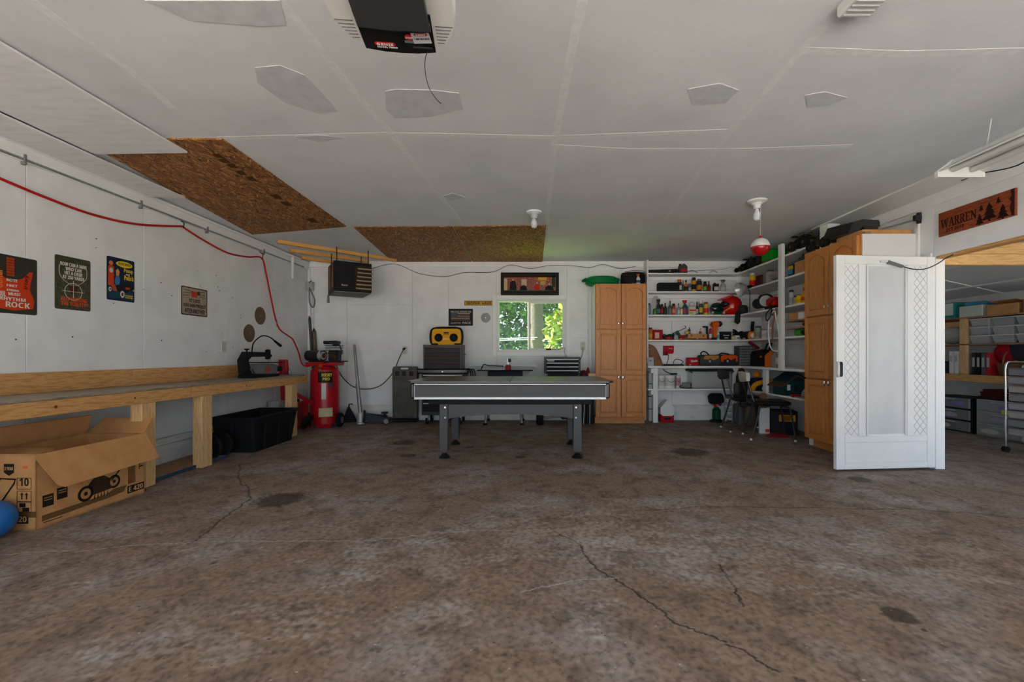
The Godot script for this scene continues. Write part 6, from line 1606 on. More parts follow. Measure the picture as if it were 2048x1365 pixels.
func build_shelf_items() -> void:
	var S := 6.77 / F
	var D := 6.77
	var k := func(r: float, g: float, b: float) -> Material:
		return rgb(r, g, b, 0.4)
	# top shelf
	var t := thing("long_case", "long flat black case lying on the top shelf", "case", spot(1324, D, SH.s1))
	part(t, "body", MB.new().box(Vector3(0, 0.035, 0), Vector3(0.46, 0.05, 0.1), 0.006, Transform3D(Basis(Vector3(0, 0, 1), 0.04), Vector3.ZERO)), M.black)
	part(t, "latch", MB.new().box(Vector3(0.1, 0.035, 0.052), Vector3(0.03, 0.02, 0.006)), M.steel)
	t = thing("oil_jug", "grey oil jug with a red label on the top shelf", "jug", spot(1365.5, D, SH.s1))
	part(t, "body", MB.new().prism([Vector2(-0.06, 0), Vector2(0.06, 0), Vector2(0.06, 0.1), Vector2(0.045, 0.13), Vector2(-0.03, 0.13), Vector2(-0.06, 0.12)], -0.035, 0.035), rgb(64, 66, 70, 0.45))
	part(t, "label_panel", MB.new().box(Vector3(0.01, 0.05, 0.036), Vector3(0.09, 0.045, 0.002)), k.call(190, 34, 50))
	part(t, "cap", MB.new().cyl(Vector3(-0.04, 0.12, 0), Vector3(-0.04, 0.15, 0), 0.018, 0.018, 12), M.black)
	part(t, "handle", MB.new().tube(curve([Vector3(-0.01, 0.13, 0), Vector3(0.02, 0.15, 0), Vector3(0.05, 0.125, 0)]), 0.009, 6), rgb(64, 66, 70, 0.45))
	t = thing("loose_wire", "loose thin wire lying along the top shelf", "wire", spot(1410, D, SH.s1))
	part(t, "wire", MB.new().tube(curve([Vector3(-0.27, 0.04, 0), Vector3(-0.18, 0.05, 0), Vector3(-0.08, 0.006, 0.0), Vector3(0.05, 0.006, 0), Vector3(0.13, 0.05, 0.0), Vector3(0.2, 0.006, 0)]), 0.004, 5), M.dark)
	part(t, "wire", MB.new().tube(curve([Vector3(-0.26, 0.045, -0.03), Vector3(0.2, 0.075, -0.04), Vector3(0.34, 0.09, -0.04), Vector3(0.42, 0.12, -0.05)]), 0.003, 5), M.grey)
	# second shelf
	box_item("black_box", "flat black case on the second shelf beside spray cans", "case", spot(1336, D, SH.s2), Vector3(41 * S, 18 * S, 0.12), M.black)
	var rows := [
		["spray_can", "striped black and white can with a round orange cap on the second shelf", 1359, 9, 25, [40, 40, 40], [226, 92, 30], [206, 204, 200], "cap"],
		["glue_bottle", "small grey bottle behind the orange-capped can on the second shelf", 1366, 6, 23, [60, 70, 80], [110, 120, 130], [70, 80, 50], "neck"],
		["spray_can", "orange can with a pointed black cap on the second shelf", 1372, 8.5, 24, [222, 120, 34], [30, 30, 32], [40, 38, 40], "neck"],
		["solvent_can", "short blue-grey can between two orange cans on the second shelf", 1379.3, 7, 17, [84, 96, 116], [120, 116, 112], [150, 156, 166], "short"],
		["spray_can", "tallest can with yellow base and black band on the second shelf", 1387.6, 9, 29, [206, 150, 30], [46, 46, 50], [36, 34, 36], "cap"],
		["spray_can", "wide black can with orange band and grey cap on the second shelf", 1398.4, 10, 26, [44, 46, 54], [128, 126, 128], [206, 120, 40], "short"],
		["spray_can", "dark red can with a green base on the second shelf", 1410.2, 7.4, 21, [96, 30, 40], [32, 30, 34], [104, 176, 50], "cap"],
		["lubricant_bottle", "slim dark red bottle with a narrow neck on the second shelf", 1417.6, 7, 22, [92, 26, 34], [50, 50, 50], [130, 40, 48], "neck"]]
	for r in rows:
		can_item(r[0], r[1], spot(r[2], D, SH.s2), r[3] * S, r[4] * S, k.call(r[5][0], r[5][1], r[5][2]), k.call(r[6][0], r[6][1], r[6][2]), k.call(r[7][0], r[7][1], r[7][2]), r[8], "can" if r[8] != "neck" else "bottle")
	t = box_item("solvent_tin", "square black and white tin on the second shelf", "tin", spot(1431.5, D, SH.s2), Vector3(0.078, 0.125, 0.05), k.call(40, 40, 44), [[0, -0.12, 0.86, 0.5, k.call(206, 204, 202)], [0, -0.34, 0.86, 0.08, k.call(190, 60, 40)]])
	part(t, "cap", MB.new().cyl(Vector3(-0.015, 0.125, 0), Vector3(-0.015, 0.14, 0), 0.012, 0.012, 10), M.black)
	trigger_bottle("spray_bottle", "clear grey spray bottle at the end of the second shelf", spot(1446.5, D, SH.s2), 11.5 * S, 25 * S, k.call(166, 166, 168), k.call(96, 98, 100), k.call(196, 190, 188))
	# third shelf
	rows = [
		["spray_can", "plain grey can next to the oak cabinet on the third shelf", 1298, 6, 24, [110, 120, 130], [80, 70, 70], [130, 138, 146], "cap"],
		["bottle", "small bright green bottle under the leaning saw on the third shelf", 1309.5, 6, 13, [48, 150, 54], [40, 110, 44], [60, 170, 66], "short"],
		["spray_can", "dark red slim can beside the black spray bottle on the third shelf", 1324, 6, 22, [104, 20, 28], [40, 34, 36], [150, 36, 44], "cap"],
		["bottle", "dark green and black bottle on the third shelf", 1330.5, 7, 25, [36, 44, 40], [38, 34, 34], [50, 60, 54], "neck"],
		["bottle", "grey-green long-necked bottle with a red tip on the third shelf", 1340, 8, 29, [84, 100, 98], [150, 50, 50], [104, 116, 112], "neck"],
		["spray_can", "bright red can with white lettering band on the third shelf", 1347.2, 7, 23, [200, 50, 28], [60, 40, 36], [212, 130, 104], "cap"],
		["spray_can", "bare silver can on the third shelf", 1357, 6.6, 24, [150, 154, 156], [90, 100, 84], [176, 180, 182], "neck"],
		["glue_tube", "small yellow tube with red top on the third shelf", 1363, 4.6, 15, [212, 196, 130], [180, 30, 36], [220, 206, 150], "short"],
		["bottle", "slim dark bottle with a white base on the third shelf", 1393.8, 6, 27, [52, 54, 60], [60, 62, 66], [190, 190, 190], "neck"],
		["spray_can", "can with a tall white cap and yellow band on the third shelf", 1402, 8, 29, [70, 76, 66], [222, 222, 220], [196, 170, 60], "cap"],
		["spray_can", "red, white and yellow can with a black rim on the third shelf", 1412, 9, 26, [206, 190, 60], [150, 60, 40], [206, 40, 50], "short"]]
	for r in rows:
		can_item(r[0], r[1], spot(r[2], D, SH.s3), r[3] * S, r[4] * S, k.call(r[5][0], r[5][1], r[5][2]), k.call(r[6][0], r[6][1], r[6][2]), k.call(r[7][0], r[7][1], r[7][2]), r[8], "can" if r[8] != "neck" else "bottle")
	trigger_bottle("spray_bottle", "black spray bottle with a grey label on the third shelf", spot(1317.5, D, SH.s3), 9 * S, 32 * S, k.call(40, 42, 46), k.call(46, 46, 48), k.call(96, 104, 118))
	trigger_bottle("spray_bottle", "teal spray bottle with a red trigger on the third shelf", spot(1370, D, SH.s3), 11 * S, 30 * S, k.call(56, 92, 108), k.call(190, 34, 38), k.call(150, 60, 70))
	t = box_item("jug", "clear white jug with a ring handle and red label on the third shelf", "jug", spot(1383.5, D, SH.s3), Vector3(15 * S, 18 * S, 0.07), k.call(206, 208, 196), [[0, 0.02, 0.9, 0.2, k.call(206, 60, 44)], [-0.2, -0.26, 0.5, 0.22, k.call(150, 200, 70)]], 0.0, 0.012)
	part(t, "handle", MB.new().tube(curve([Vector3(-0.03, 0.135, 0), Vector3(-0.035, 0.175, 0), Vector3(0.0, 0.2, 0), Vector3(0.04, 0.18, 0), Vector3(0.035, 0.135, 0)]), 0.006, 6), k.call(190, 190, 186))
	# hand saw leaning
	t = thing("hand_saw", "grey hand saw blade leaning on end at the left of the third shelf", "saw", spot(1301.5, D + 0.05, SH.s3))
	part(t, "blade", MB.new().prism([Vector2(-0.02, 0.0), Vector2(0.03, 0.0), Vector2(0.12, 0.27), Vector2(0.1, 0.3), Vector2(0.06, 0.3), Vector2(0.04, 0.26)], -0.002, 0.002), M.galv)
	part(t, "edge_strip", MB.new().prism([Vector2(0.02, 0.0), Vector2(0.035, 0.0), Vector2(0.125, 0.25), Vector2(0.118, 0.27)], -0.004, 0.004), rgb(168, 140, 128, 0.6))
	# goggles
	t = thing("ski_goggles", "dark lens goggles with green strap on the third shelf beside the red helmet", "goggles", spot(1433.5, D - 0.02, SH.s3))
	part(t, "frame", MB.new().ball(Vector3(0, 0.095, 0), Vector3(0.105, 0.095, 0.05), 22, 12), rgb(60, 66, 56, 0.5))
	part(t, "lens", MB.new().ball(Vector3(0, 0.1, 0.018), Vector3(0.092, 0.07, 0.045), 20, 12), rgb(14, 44, 48, 0.12))
	part(t, "nose_piece", MB.new().box(Vector3(0, 0.03, 0.02), Vector3(0.13, 0.05, 0.07), 0.02), rgb(32, 84, 44, 0.6))
	for s in [-1, 1]:
		part(t, "buckle", MB.new().cyl(Vector3(s * 0.085, 0.03, 0.03), Vector3(s * 0.085, 0.03, 0.06), 0.02, 0.018, 12), M.lgrey)
	# helmet
	t = thing("motocross_helmet", "glossy red full-face helmet at the right end of the third shelf", "helmet", spot(1463, D - 0.02, SH.s3), "", -0.5)
	var rings := []
	for q in [[0.0, 0.07, 0.08], [0.03, 0.1, 0.12], [0.1, 0.115, 0.14], [0.18, 0.12, 0.145], [0.23, 0.105, 0.125], [0.27, 0.07, 0.085], [0.285, 0.03, 0.03]]:
		var ring := []
		for i in 20:
			var a := TAU * i / 20
			ring.append(Vector3(cos(a) * q[2], q[0], -sin(a) * q[1]))
		rings.append(ring)
	part(t, "shell", MB.new().loft(rings), rgb(196, 12, 14, 0.15))
	part(t, "visor_opening", MB.new().ball(Vector3(-0.075, 0.16, 0.05), Vector3(0.085, 0.05, 0.09), 16, 10), rgb(20, 30, 38, 0.2))
	part(t, "peak", MB.new().prism([Vector2(-0.2, 0.23), Vector2(-0.06, 0.27), Vector2(0.02, 0.3), Vector2(0.02, 0.27), Vector2(-0.1, 0.235)], -0.09, 0.09), rgb(190, 14, 14, 0.2))
	part(t, "chin_bar", MB.new().ball(Vector3(-0.1, 0.05, 0.0), Vector3(0.075, 0.045, 0.105), 16, 10), rgb(206, 20, 18, 0.15))
	part(t, "stripe", MB.new().box(Vector3(0.02, 0.09, 0.118), Vector3(0.16, 0.014, 0.01), 0.003, Transform3D(Basis(Vector3(0, 0, 1), 0.5), Vector3.ZERO)), rgb(220, 170, 90, 0.4))
	# fourth shelf
	can_item("bottle", "amber bottle beside the oak cabinet on the fourth shelf", spot(1301, D, SH.s4), 8.5 * S, 25 * S, k.call(190, 110, 34), k.call(150, 60, 40), k.call(206, 160, 60), "short", "bottle")
	can_item("jar", "pale green jar at the left end of the fourth shelf", spot(1295.3, D + 0.06, SH.s4), 6 * S, 31 * S, k.call(120, 136, 130), k.call(90, 110, 104), k.call(140, 150, 140), "short", "jar")
	t = box_item("red_tin", "large red tin with a pale printed label on the fourth shelf", "tin", spot(1314.3, D, SH.s4), Vector3(18.5 * S, 19 * S, 0.11), k.call(170, 16, 26), [[-0.12, -0.02, 0.45, 0.6, k.call(212, 190, 176)]], 0, 0.012)
	part(t, "lid", MB.new().box(Vector3(0, 0.147, 0), Vector3(0.142, 0.012, 0.112), 0.004), k.call(180, 24, 34))
	t = thing("jumper_cables", "tangled dark green and black cables on the fourth shelf", "cable", spot(1337, D, SH.s4))
	tangle(t, "cable", 7, 16, Vector3(0.2, 0.1, 0.12), 0.009, rgb(34, 60, 44, 0.6))
	tangle(t, "cable", 8, 14, Vector3(0.18, 0.08, 0.12), 0.009, M.black)
	part(t, "clamp", MB.new().box(Vector3(0.17, 0.07, 0.02), Vector3(0.05, 0.12, 0.04), 0.008, Transform3D(Basis(Vector3(0, 0, 1), 0.5), Vector3(0.03, -0.06, 0))), rgb(40, 92, 58, 0.5))
	t = thing("tape_roll", "red tape roll lying on the fourth shelf in front of the cables", "tape", spot(1337, D - 0.06, SH.s4))
	part(t, "roll", MB.new().lathe([Vector2(0.025, 0), Vector2(0.055, 0.0), Vector2(0.058, 0.02), Vector2(0.055, 0.045), Vector2(0.025, 0.045)], 20), k.call(170, 44, 34))
	part(t, "core", MB.new().lathe([Vector2(0.02, 0.002), Vector2(0.026, 0.002), Vector2(0.026, 0.043), Vector2(0.02, 0.043)], 14), k.call(150, 110, 70))
	t = thing("wire_hook", "bent metal hook rod sticking out above the fourth shelf", "hook", spot(1356, D, SH.s4))
	part(t, "rod", MB.new().tube(curve([Vector3(-0.08, 0.1, 0), Vector3(0.0, 0.13, 0), Vector3(0.08, 0.17, 0), Vector3(0.115, 0.185, 0), Vector3(0.12, 0.205, 0), Vector3(0.1, 0.215, 0)]), 0.005, 6), M.dark)
	part(t, "handle", MB.new().tube([Vector3(-0.06, 0.0, 0.02), Vector3(-0.075, 0.105, 0.0)], 0.012, 8), M.dark)
	t = thing("dust_mask", "pale grey dust mask on the fourth shelf", "mask", spot(1352, D - 0.05, SH.s4))
	part(t, "cup", MB.new().ball(Vector3(0, 0.035, 0), Vector3(0.035, 0.045, 0.03), 14, 10, 0.1), rgb(176, 180, 188, 0.8))
	part(t, "strap", MB.new().tube(curve([Vector3(-0.03, 0.05, 0), Vector3(0, 0.08, -0.03), Vector3(0.03, 0.05, 0)]), 0.003, 5), M.dark)
	t = thing("small_vise", "small red clamp with orange feet on the fourth shelf", "clamp", spot(1364, D - 0.04, SH.s4))
	part(t, "body", MB.new().box(Vector3(0, 0.05, 0), Vector3(0.09, 0.05, 0.05), 0.01), k.call(150, 26, 34))
	part(t, "foot", MB.new().box(Vector3(-0.03, 0.014, 0), Vector3(0.035, 0.028, 0.06), 0.006), M.orange)
	part(t, "foot", MB.new().box(Vector3(0.03, 0.014, 0), Vector3(0.04, 0.028, 0.06), 0.006), M.grey)
	part(t, "screw", MB.new().cyl(Vector3(0.04, 0.06, 0), Vector3(0.1, 0.075, 0), 0.008, 0.008, 8), M.dark)
	t = box_item("wooden_case", "tan wooden case with two round holes on the fourth shelf", "case", spot(1392.5, D, SH.s4), Vector3(38 * S, 12 * S, 0.1), rgb(196, 140, 92, 0.6))
	part(t, "base_strip", MB.new().box(Vector3(0.0, 0.012, 0.052), Vector3(0.29, 0.024, 0.006)), rgb(110, 50, 36, 0.6))
	for s in [-1, 1]:
		part(t, "grommet", MB.new().cyl(Vector3(s * 0.09, 0.062, 0.05), Vector3(s * 0.09, 0.062, 0.053), 0.012, 0.012, 12), M.chrome)
	part(t, "clasp", MB.new().box(Vector3(-0.005, 0.02, 0.056), Vector3(0.022, 0.022, 0.005)), M.steel)
	var ct: float = SH.s4 + 12 * S
	t = thing("sponge", "small yellow sponge on top of the wooden case", "sponge", spot(1373.5, D, ct))
	part(t, "block", MB.new().box(Vector3(0, 0.02, 0), Vector3(0.05, 0.04, 0.05), 0.006), rgb(206, 184, 70, 0.9))
	part(t, "scour_pad", MB.new().box(Vector3(0, 0.0425, 0), Vector3(0.048, 0.005, 0.048), 0.001), rgb(190, 170, 70, 0.9))
	can_item("glue_bottle", "slim dark glue bottle on top of the wooden case", spot(1378.5, D, ct), 5 * S, 14 * S, k.call(50, 48, 52), k.call(34, 34, 36), k.call(130, 126, 126), "neck", "bottle")
	can_item("glue_bottle", "white bottle with a red nozzle on top of the wooden case", spot(1401, D, ct), 5.2 * S, 11.5 * S, k.call(206, 200, 196), k.call(190, 50, 34), k.call(170, 50, 40), "neck", "bottle")
	t = thing("caulk_tube", "dark blue clamp tool standing upright on the fourth shelf", "clamp", spot(1414, D, SH.s4))
	part(t, "bar", MB.new().box(Vector3(0, 0.1, 0), Vector3(0.03, 0.2, 0.03), 0.006), rgb(40, 46, 66, 0.5))
	part(t, "jaw", MB.new().box(Vector3(-0.025, 0.2, 0), Vector3(0.075, 0.025, 0.03), 0.005), rgb(40, 46, 66, 0.5))
	part(t, "grip", MB.new().box(Vector3(0.0, 0.05, 0.01), Vector3(0.045, 0.09, 0.03), 0.01), M.dark)
	can_item("marker_tube", "slim red and white tube standing on the fourth shelf", spot(1420.6, D - 0.03, SH.s4), 5.4 * S, 23 * S, k.call(196, 40, 60), k.call(150, 30, 40), k.call(220, 214, 212), "short", "tube")
	can_item("sealant_tube", "white and blue sealant tube beside the orange drill on the fourth shelf", spot(1436.5, D - 0.03, SH.s4), 5.6 * S, 23 * S, k.call(196, 206, 214), k.call(170, 170, 174), k.call(110, 140, 170), "neck", "tube")
	t = thing("cordless_drill", "orange cordless drill standing on the fourth shelf", "drill", spot(1428, D, SH.s4))
	part(t, "motor", MB.new().cyl(Vector3(-0.03, 0.235, 0), Vector3(0.06, 0.245, 0), 0.042, 0.046, 14), M.orange)
	part(t, "rear_cap", MB.new().ball(Vector3(0.075, 0.245, 0), Vector3(0.05, 0.046, 0.046), 14, 10), rgb(46, 52, 60, 0.5))
	part(t, "handle", MB.new().prism([Vector2(-0.01, 0.03), Vector2(0.03, 0.03), Vector2(0.05, 0.22), Vector2(-0.02, 0.22)], -0.02, 0.02), M.orange)
	part(t, "battery", MB.new().box(Vector3(0.01, 0.02, 0), Vector3(0.08, 0.04, 0.06), 0.006), M.dark)
	part(t, "chuck", MB.new().cyl(Vector3(-0.03, 0.235, 0), Vector3(-0.06, 0.23, 0), 0.03, 0.016, 12), rgb(150, 74, 30, 0.5))
	t = box_item("battery_box", "black car battery with white print on the fourth shelf", "battery", spot(1449, D, SH.s4), Vector3(21 * S, 15 * S, 0.12), M.black, [[0, 0.1, 0.55, 0.14, M.lgrey], [0, -0.22, 0.35, 0.14, M.lgrey]])
	part(t, "lid", MB.new().box(Vector3(0, 0.118, 0), Vector3(0.165, 0.012, 0.125), 0.003), M.dark)
	box_item("parts_box", "small yellow box next to the car battery on the fourth shelf", "box", spot(1464.5, D - 0.02, SH.s4), Vector3(7.5 * S, 8.5 * S, 0.07), rgb(206, 180, 90, 0.6), [[0, 0, 0.7, 0.5, M.cream]])
	box_item("parts_box", "small white box with a dark arch print on the fourth shelf", "box", spot(1474, D - 0.02, SH.s4), Vector3(10 * S, 9 * S, 0.07), M.plain_white, [[0.05, -0.1, 0.6, 0.4, M.grey]])
	t = thing("work_gloves", "black rubber gloves with spread fingers on the fourth shelf", "gloves", spot(1481, D + 0.05, SH.s4))
	part(t, "palm", MB.new().ball(Vector3(0.02, 0.08, 0), Vector3(0.08, 0.06, 0.04), 14, 10), M.rubber)
	part(t, "cuff", MB.new().cyl(Vector3(0.08, 0.0, 0), Vector3(0.05, 0.08, 0), 0.05, 0.045, 12), M.rubber)
	for i in 4:
		part(t, "finger", MB.new().tube([Vector3(-0.03, 0.07 + i * 0.012, 0.0), Vector3(-0.09, 0.09 + i * 0.022, 0.005), Vector3(-0.12, 0.08 + i * 0.028, 0.01)], 0.011, 6), M.rubber)
	# things on the wall over the bench
	t = thing("battery_charger", "red battery charger hung on the back wall above the bench", "charger", on_back(1335, 712) + Vector3(0, 0, 0.002))
	var xf := Transform3D(Basis(), Vector3(0, 0.005, 0))
	part(t, "case", MB.new().prism([Vector2(-0.075, 0.0), Vector2(-0.02, 0.0), Vector2(-0.01, 0.025), Vector2(0.065, 0.03), Vector2(0.075, 0.06), Vector2(0.075, 0.15), Vector2(-0.07, 0.15)], 0.0, 0.07, xf), M.red)
	part(t, "slot", MB.new().box(Vector3(-0.04, 0.04, 0.072), Vector3(0.04, 0.06, 0.006)), rgb(110, 14, 20, 0.4))
	part(t, "badge", MB.new().box(Vector3(0.025, 0.11, 0.071), Vector3(0.06, 0.012, 0.003)), rgb(214, 180, 180, 0.5))
	part(t, "cord", MB.new().tube(curve([Vector3(0.0, 0.02, 0.04), Vector3(-0.005, -0.06, 0.04), Vector3(-0.03, -0.15, 0.03)]), 0.005, 6), M.black)

func build_bench_items() -> void:
	var D := 6.74
	var S := D / F
	var y: float = SH.bench
	var t := thing("headboard", "brown arched wooden headboard piece leaning on the bench beside the oak cabinet", "board", spot(1304, D + 0.06, y))
	part(t, "panel", MB.new().prism([Vector2(-0.09, 0), Vector2(0.16, 0), Vector2(0.13, 0.1), Vector2(0.06, 0.25), Vector2(0.0, 0.31), Vector2(-0.09, 0.33)], -0.012, 0.012), wood(53, [156, 98, 50], [112, 64, 30], 1))
	part(t, "edge", MB.new().tube(curve([Vector3(-0.09, 0.33, 0.012), Vector3(0.0, 0.31, 0.012), Vector3(0.06, 0.25, 0.012), Vector3(0.13, 0.1, 0.012), Vector3(0.16, 0.0, 0.012)]), 0.006, 6), M.brown_wood)
	box_item("switch_box", "small pale grey box on the bench beside the brown panel", "box", spot(1300, D - 0.03, y), Vector3(12 * S, 17 * S, 0.08), rgb(186, 188, 194, 0.6), [[0, 0.1, 0.3, 0.15, M.grey]])
	t = thing("power_strip", "flat black charger with a looped cord lying on the bench", "charger", spot(1349, D - 0.02, y))
	part(t, "body", MB.new().box(Vector3(-0.02, 0.012, 0), Vector3(0.3, 0.024, 0.1), 0.005), M.black)
	part(t, "cord", MB.new().tube(curve([Vector3(-0.015, 0.02, 0), Vector3(-0.01, 0.07, 0), Vector3(0.03, 0.1, 0), Vector3(0.09, 0.085, 0), Vector3(0.13, 0.06, 0), Vector3(0.1, 0.03, 0.01), Vector3(0.09, 0.012, 0.02)]), 0.005, 6), M.black)
	t = box_item("tool_case", "red plastic tool case with white script on the bench", "case", spot(1384.5, D, y), Vector3(23 * S, 16.5 * S, 0.1), rgb(178, 20, 34, 0.4), [], 0, 0.014)
	lettering(t, "Milwaukee", 0.1, 0.035, Transform3D(Basis(Vector3(0, 0, 1), 0.08), Vector3(0.01, 0.075, 0.05)), Vector2.ZERO, M.plain_white, 0.002, true)
	part(t, "latch", MB.new().box(Vector3(-0.05, 0.015, 0.05), Vector3(0.025, 0.02, 0.008), 0.002), M.lgrey)
	for q in [["grey and tan canvas tool bag on the bench", 1417, 41, 26, [70, 72, 74], [176, 130, 66]], ["orange and black tool bag on the bench", 1452, 40, 27, [48, 50, 54], [226, 84, 26]]]:
		var w: float = q[2] * S
		var h: float = q[3] * S * 0.84
		t = thing("tool_bag", q[0], "bag", spot(q[1], D - 0.01, y), "tool bags on the corner bench")
		var rings := []
		for e in [[-0.5, 0.86], [-0.44, 0.98], [0.0, 1.0], [0.44, 0.98], [0.5, 0.86]]:
			var ring := []
			for c in rrect(0.19 * e[1], h * e[1], 0.06):
				ring.append(Vector3(e[0] * w, c.y + h * e[1] / 2, -c.x))
			rings.append(ring)
		part(t, "body", MB.new().loft(rings), rgb(q[4][0], q[4][1], q[4][2], 0.9))
		part(t, "top_panel", MB.new().prism([Vector2(-0.36 * w, h * 0.62), Vector2(-0.12 * w, h * 0.55), Vector2(-0.05 * w, h * 0.72), Vector2(0.1 * w, h * 0.5), Vector2(0.36 * w, h * 0.7), Vector2(0.38 * w, h * 0.94), Vector2(-0.3 * w, h * 0.94)], 0.088, 0.098), rgb(q[5][0], q[5][1], q[5][2], 0.85))
		if q[1] > 1440:
			part(t, "side_panel", MB.new().box(Vector3(-0.32 * w, h * 0.62, 0.094), Vector3(0.14 * w, h * 0.5, 0.012), 0.004), rgb(q[5][0], q[5][1], q[5][2], 0.85))
			part(t, "side_panel", MB.new().box(Vector3(0.4 * w, h * 0.62, 0.09), Vector3(0.1 * w, h * 0.5, 0.012), 0.004), rgb(q[5][0], q[5][1], q[5][2], 0.85))
		part(t, "handle", MB.new().tube(curve([Vector3(-0.36 * w, h * 0.9, 0.03), Vector3(-0.4 * w, h * 1.12, 0.02), Vector3(-0.28 * w, h * 1.3, 0.0), Vector3(-0.1 * w, h * 1.22, 0.0), Vector3(0.0, h * 0.95, 0.02)] if q[1] < 1440 else [Vector3(-0.4 * w, h * 0.95, 0.03), Vector3(-0.25 * w, h * 1.1, 0.02), Vector3(0.05 * w, h * 1.06, 0.0), Vector3(0.2 * w, h * 0.95, 0.0)]), 0.009, 6), M.black)
		part(t, "buckle", MB.new().box(Vector3(-0.02, h * 0.42, 0.1), Vector3(0.025, 0.03, 0.008), 0.002), M.lgrey)
	# small parts organiser
	t = thing("parts_organizer", "grey small-parts organizer full of little drawers on the bench", "organizer", spot(1490.5, D - 0.02, y))
	part(t, "case", MB.new().box(Vector3(0, 0.15, -0.01), Vector3(0.265, 0.3, 0.15), 0.006), rgb(60, 62, 66, 0.5))
	for r in 7:
		var n := 5 if r > 2 else 3
		for c in n:
			var cw := 0.245 / n
			var dr := part(t, "drawer", MB.new().box(Vector3(-0.1225 + cw * (c + 0.5), 0.028 + r * 0.04, 0.068), Vector3(cw - 0.006, 0.033, 0.02), 0.003), rgb(120, 124, 128, 0.3))
			part(dr, "pull", MB.new().box(Vector3(-0.1225 + cw * (c + 0.5), 0.018 + r * 0.04, 0.082), Vector3(cw * 0.5, 0.006, 0.01), 0.001), rgb(84, 86, 90, 0.4))
	# paint cans on the low shelf
	var yl: float = SH.low
	for q in [[1322, 13, 26, "white paint can at the left end of the low shelf"], [1339, 21, 26, "wider white paint can with a wire handle on the low shelf"], [1356, 9, 25, "narrow pink-labelled paint can on the low shelf"]]:
		var r: float = q[1] * S / 2
		var h: float = q[2] * S
		t = thing("paint_can", q[3], "paint can", spot(q[0], D - 0.02 if q[0] < 1350 else D + 0.06, yl))
		part(t, "body", MB.new().lathe([Vector2(0, 0), Vector2(r * 1.03, 0), Vector2(r * 1.03, 0.01), Vector2(r, 0.012), Vector2(r, h * 0.93), Vector2(r * 1.03, h * 0.94), Vector2(r * 1.03, h), Vector2(0, h)], 20), M.plain_white)
		part(t, "label_band", MB.new().lathe([Vector2(r * 0.99, h * 0.2), Vector2(r * 1.01, h * 0.2), Vector2(r * 1.01, h * 0.82), Vector2(r * 0.99, h * 0.82)], 20), rgb(206, 202, 198, 0.5) if q[0] < 1350 else rgb(206, 150, 150, 0.5))
		part(t, "lid", MB.new().lathe([Vector2(0, h), Vector2(r * 0.8, h + 0.001), Vector2(r * 0.8, h + 0.004), Vector2(0, h + 0.004)], 18), M.steel)
		part(t, "wire_handle", MB.new().tube(curve([Vector3(-r, h * 0.85, 0), Vector3(-r * 0.4, h * 0.55, r * 1.05), Vector3(r * 0.5, h * 0.55, r * 1.0), Vector3(r, h * 0.85, 0)]), 0.003, 5), M.dark)
	t = thing("paint_brush", "worn paint brushes lying across the paint can lids", "brush", spot(1334, D - 0.02, yl + 26 * S + 0.005))
	part(t, "handle", MB.new().tube([Vector3(0.06, 0.012, 0), Vector3(-0.02, 0.05, 0), Vector3(-0.06, 0.09, 0)], 0.008, 6), rgb(96, 60, 46, 0.7))
	part(t, "bristles", MB.new().box(Vector3(0.1, 0.015, 0), Vector3(0.1, 0.025, 0.05), 0.006), M.dark)
	t = thing("angle_grinder", "grey angle grinder lying on the low shelf", "grinder", spot(1373, D - 0.03, yl))
	part(t, "body", MB.new().cyl(Vector3(-0.06, 0.05, -0.02), Vector3(0.05, 0.05, 0.03), 0.04, 0.045, 14), M.grey)
	part(t, "head", MB.new().cyl(Vector3(0.05, 0.05, 0.03), Vector3(0.075, 0.05, 0.04), 0.034, 0.03, 14), M.dark)
	part(t, "cord", MB.new().tube(curve([Vector3(-0.06, 0.05, -0.02), Vector3(-0.1, 0.02, 0), Vector3(-0.05, 0.006, 0.06), Vector3(0.08, 0.006, 0.07)]), 0.006, 6), M.black)
	# clear tote with black lid
	t = thing("clear_tote", "clear plastic tote with a black lid on the low shelf", "tote", spot(1418, D - 0.02, yl))
	part(t, "shell", MB.new().box(Vector3(0, 0.13, 0), Vector3(0.58, 0.26, 0.22), 0.02), M.clear)
	part(t, "contents", MB.new().ball(Vector3(-0.12, 0.07, 0), Vector3(0.12, 0.06, 0.08), 14, 8).ball(Vector3(0.15, 0.09, 0.01), Vector3(0.11, 0.07, 0.08), 14, 8), rgb(176, 170, 164, 0.8))
	part(t, "lid", MB.new().box(Vector3(0, 0.275, 0), Vector3(0.64, 0.03, 0.24), 0.01), M.black)
	for s in [-1, 1]:
		part(t, "latch", MB.new().tube([Vector3(s * 0.28, 0.285, 0.1), Vector3(s * 0.33, 0.26, 0.11), Vector3(s * 0.29, 0.24, 0.115)], 0.01, 6), M.black)
	# floor under the bench
	t = thing("cooler", "white-topped red personal cooler on the floor under the bench", "cooler", spot(1331.5, 6.72, 0))
	part(t, "base", MB.new().box(Vector3(0, 0.065, 0), Vector3(0.2, 0.13, 0.17), 0.015), M.red)
	part(t, "lid", MB.new().prism([Vector2(-0.105, 0.13), Vector2(-0.07, 0.1), Vector2(0.07, 0.1), Vector2(0.105, 0.13), Vector2(0.105, 0.22), Vector2(0.0, 0.34), Vector2(-0.105, 0.22)], -0.09, 0.09), M.plain_white)
	part(t, "badge", MB.new().box(Vector3(0, 0.06, 0.086), Vector3(0.09, 0.035, 0.003)), rgb(34, 36, 52, 0.5))
	t = thing("propane_heater", "portable propane heater with a square black reflector on a green bottle under the bench", "heater", spot(1433, 6.72, 0))
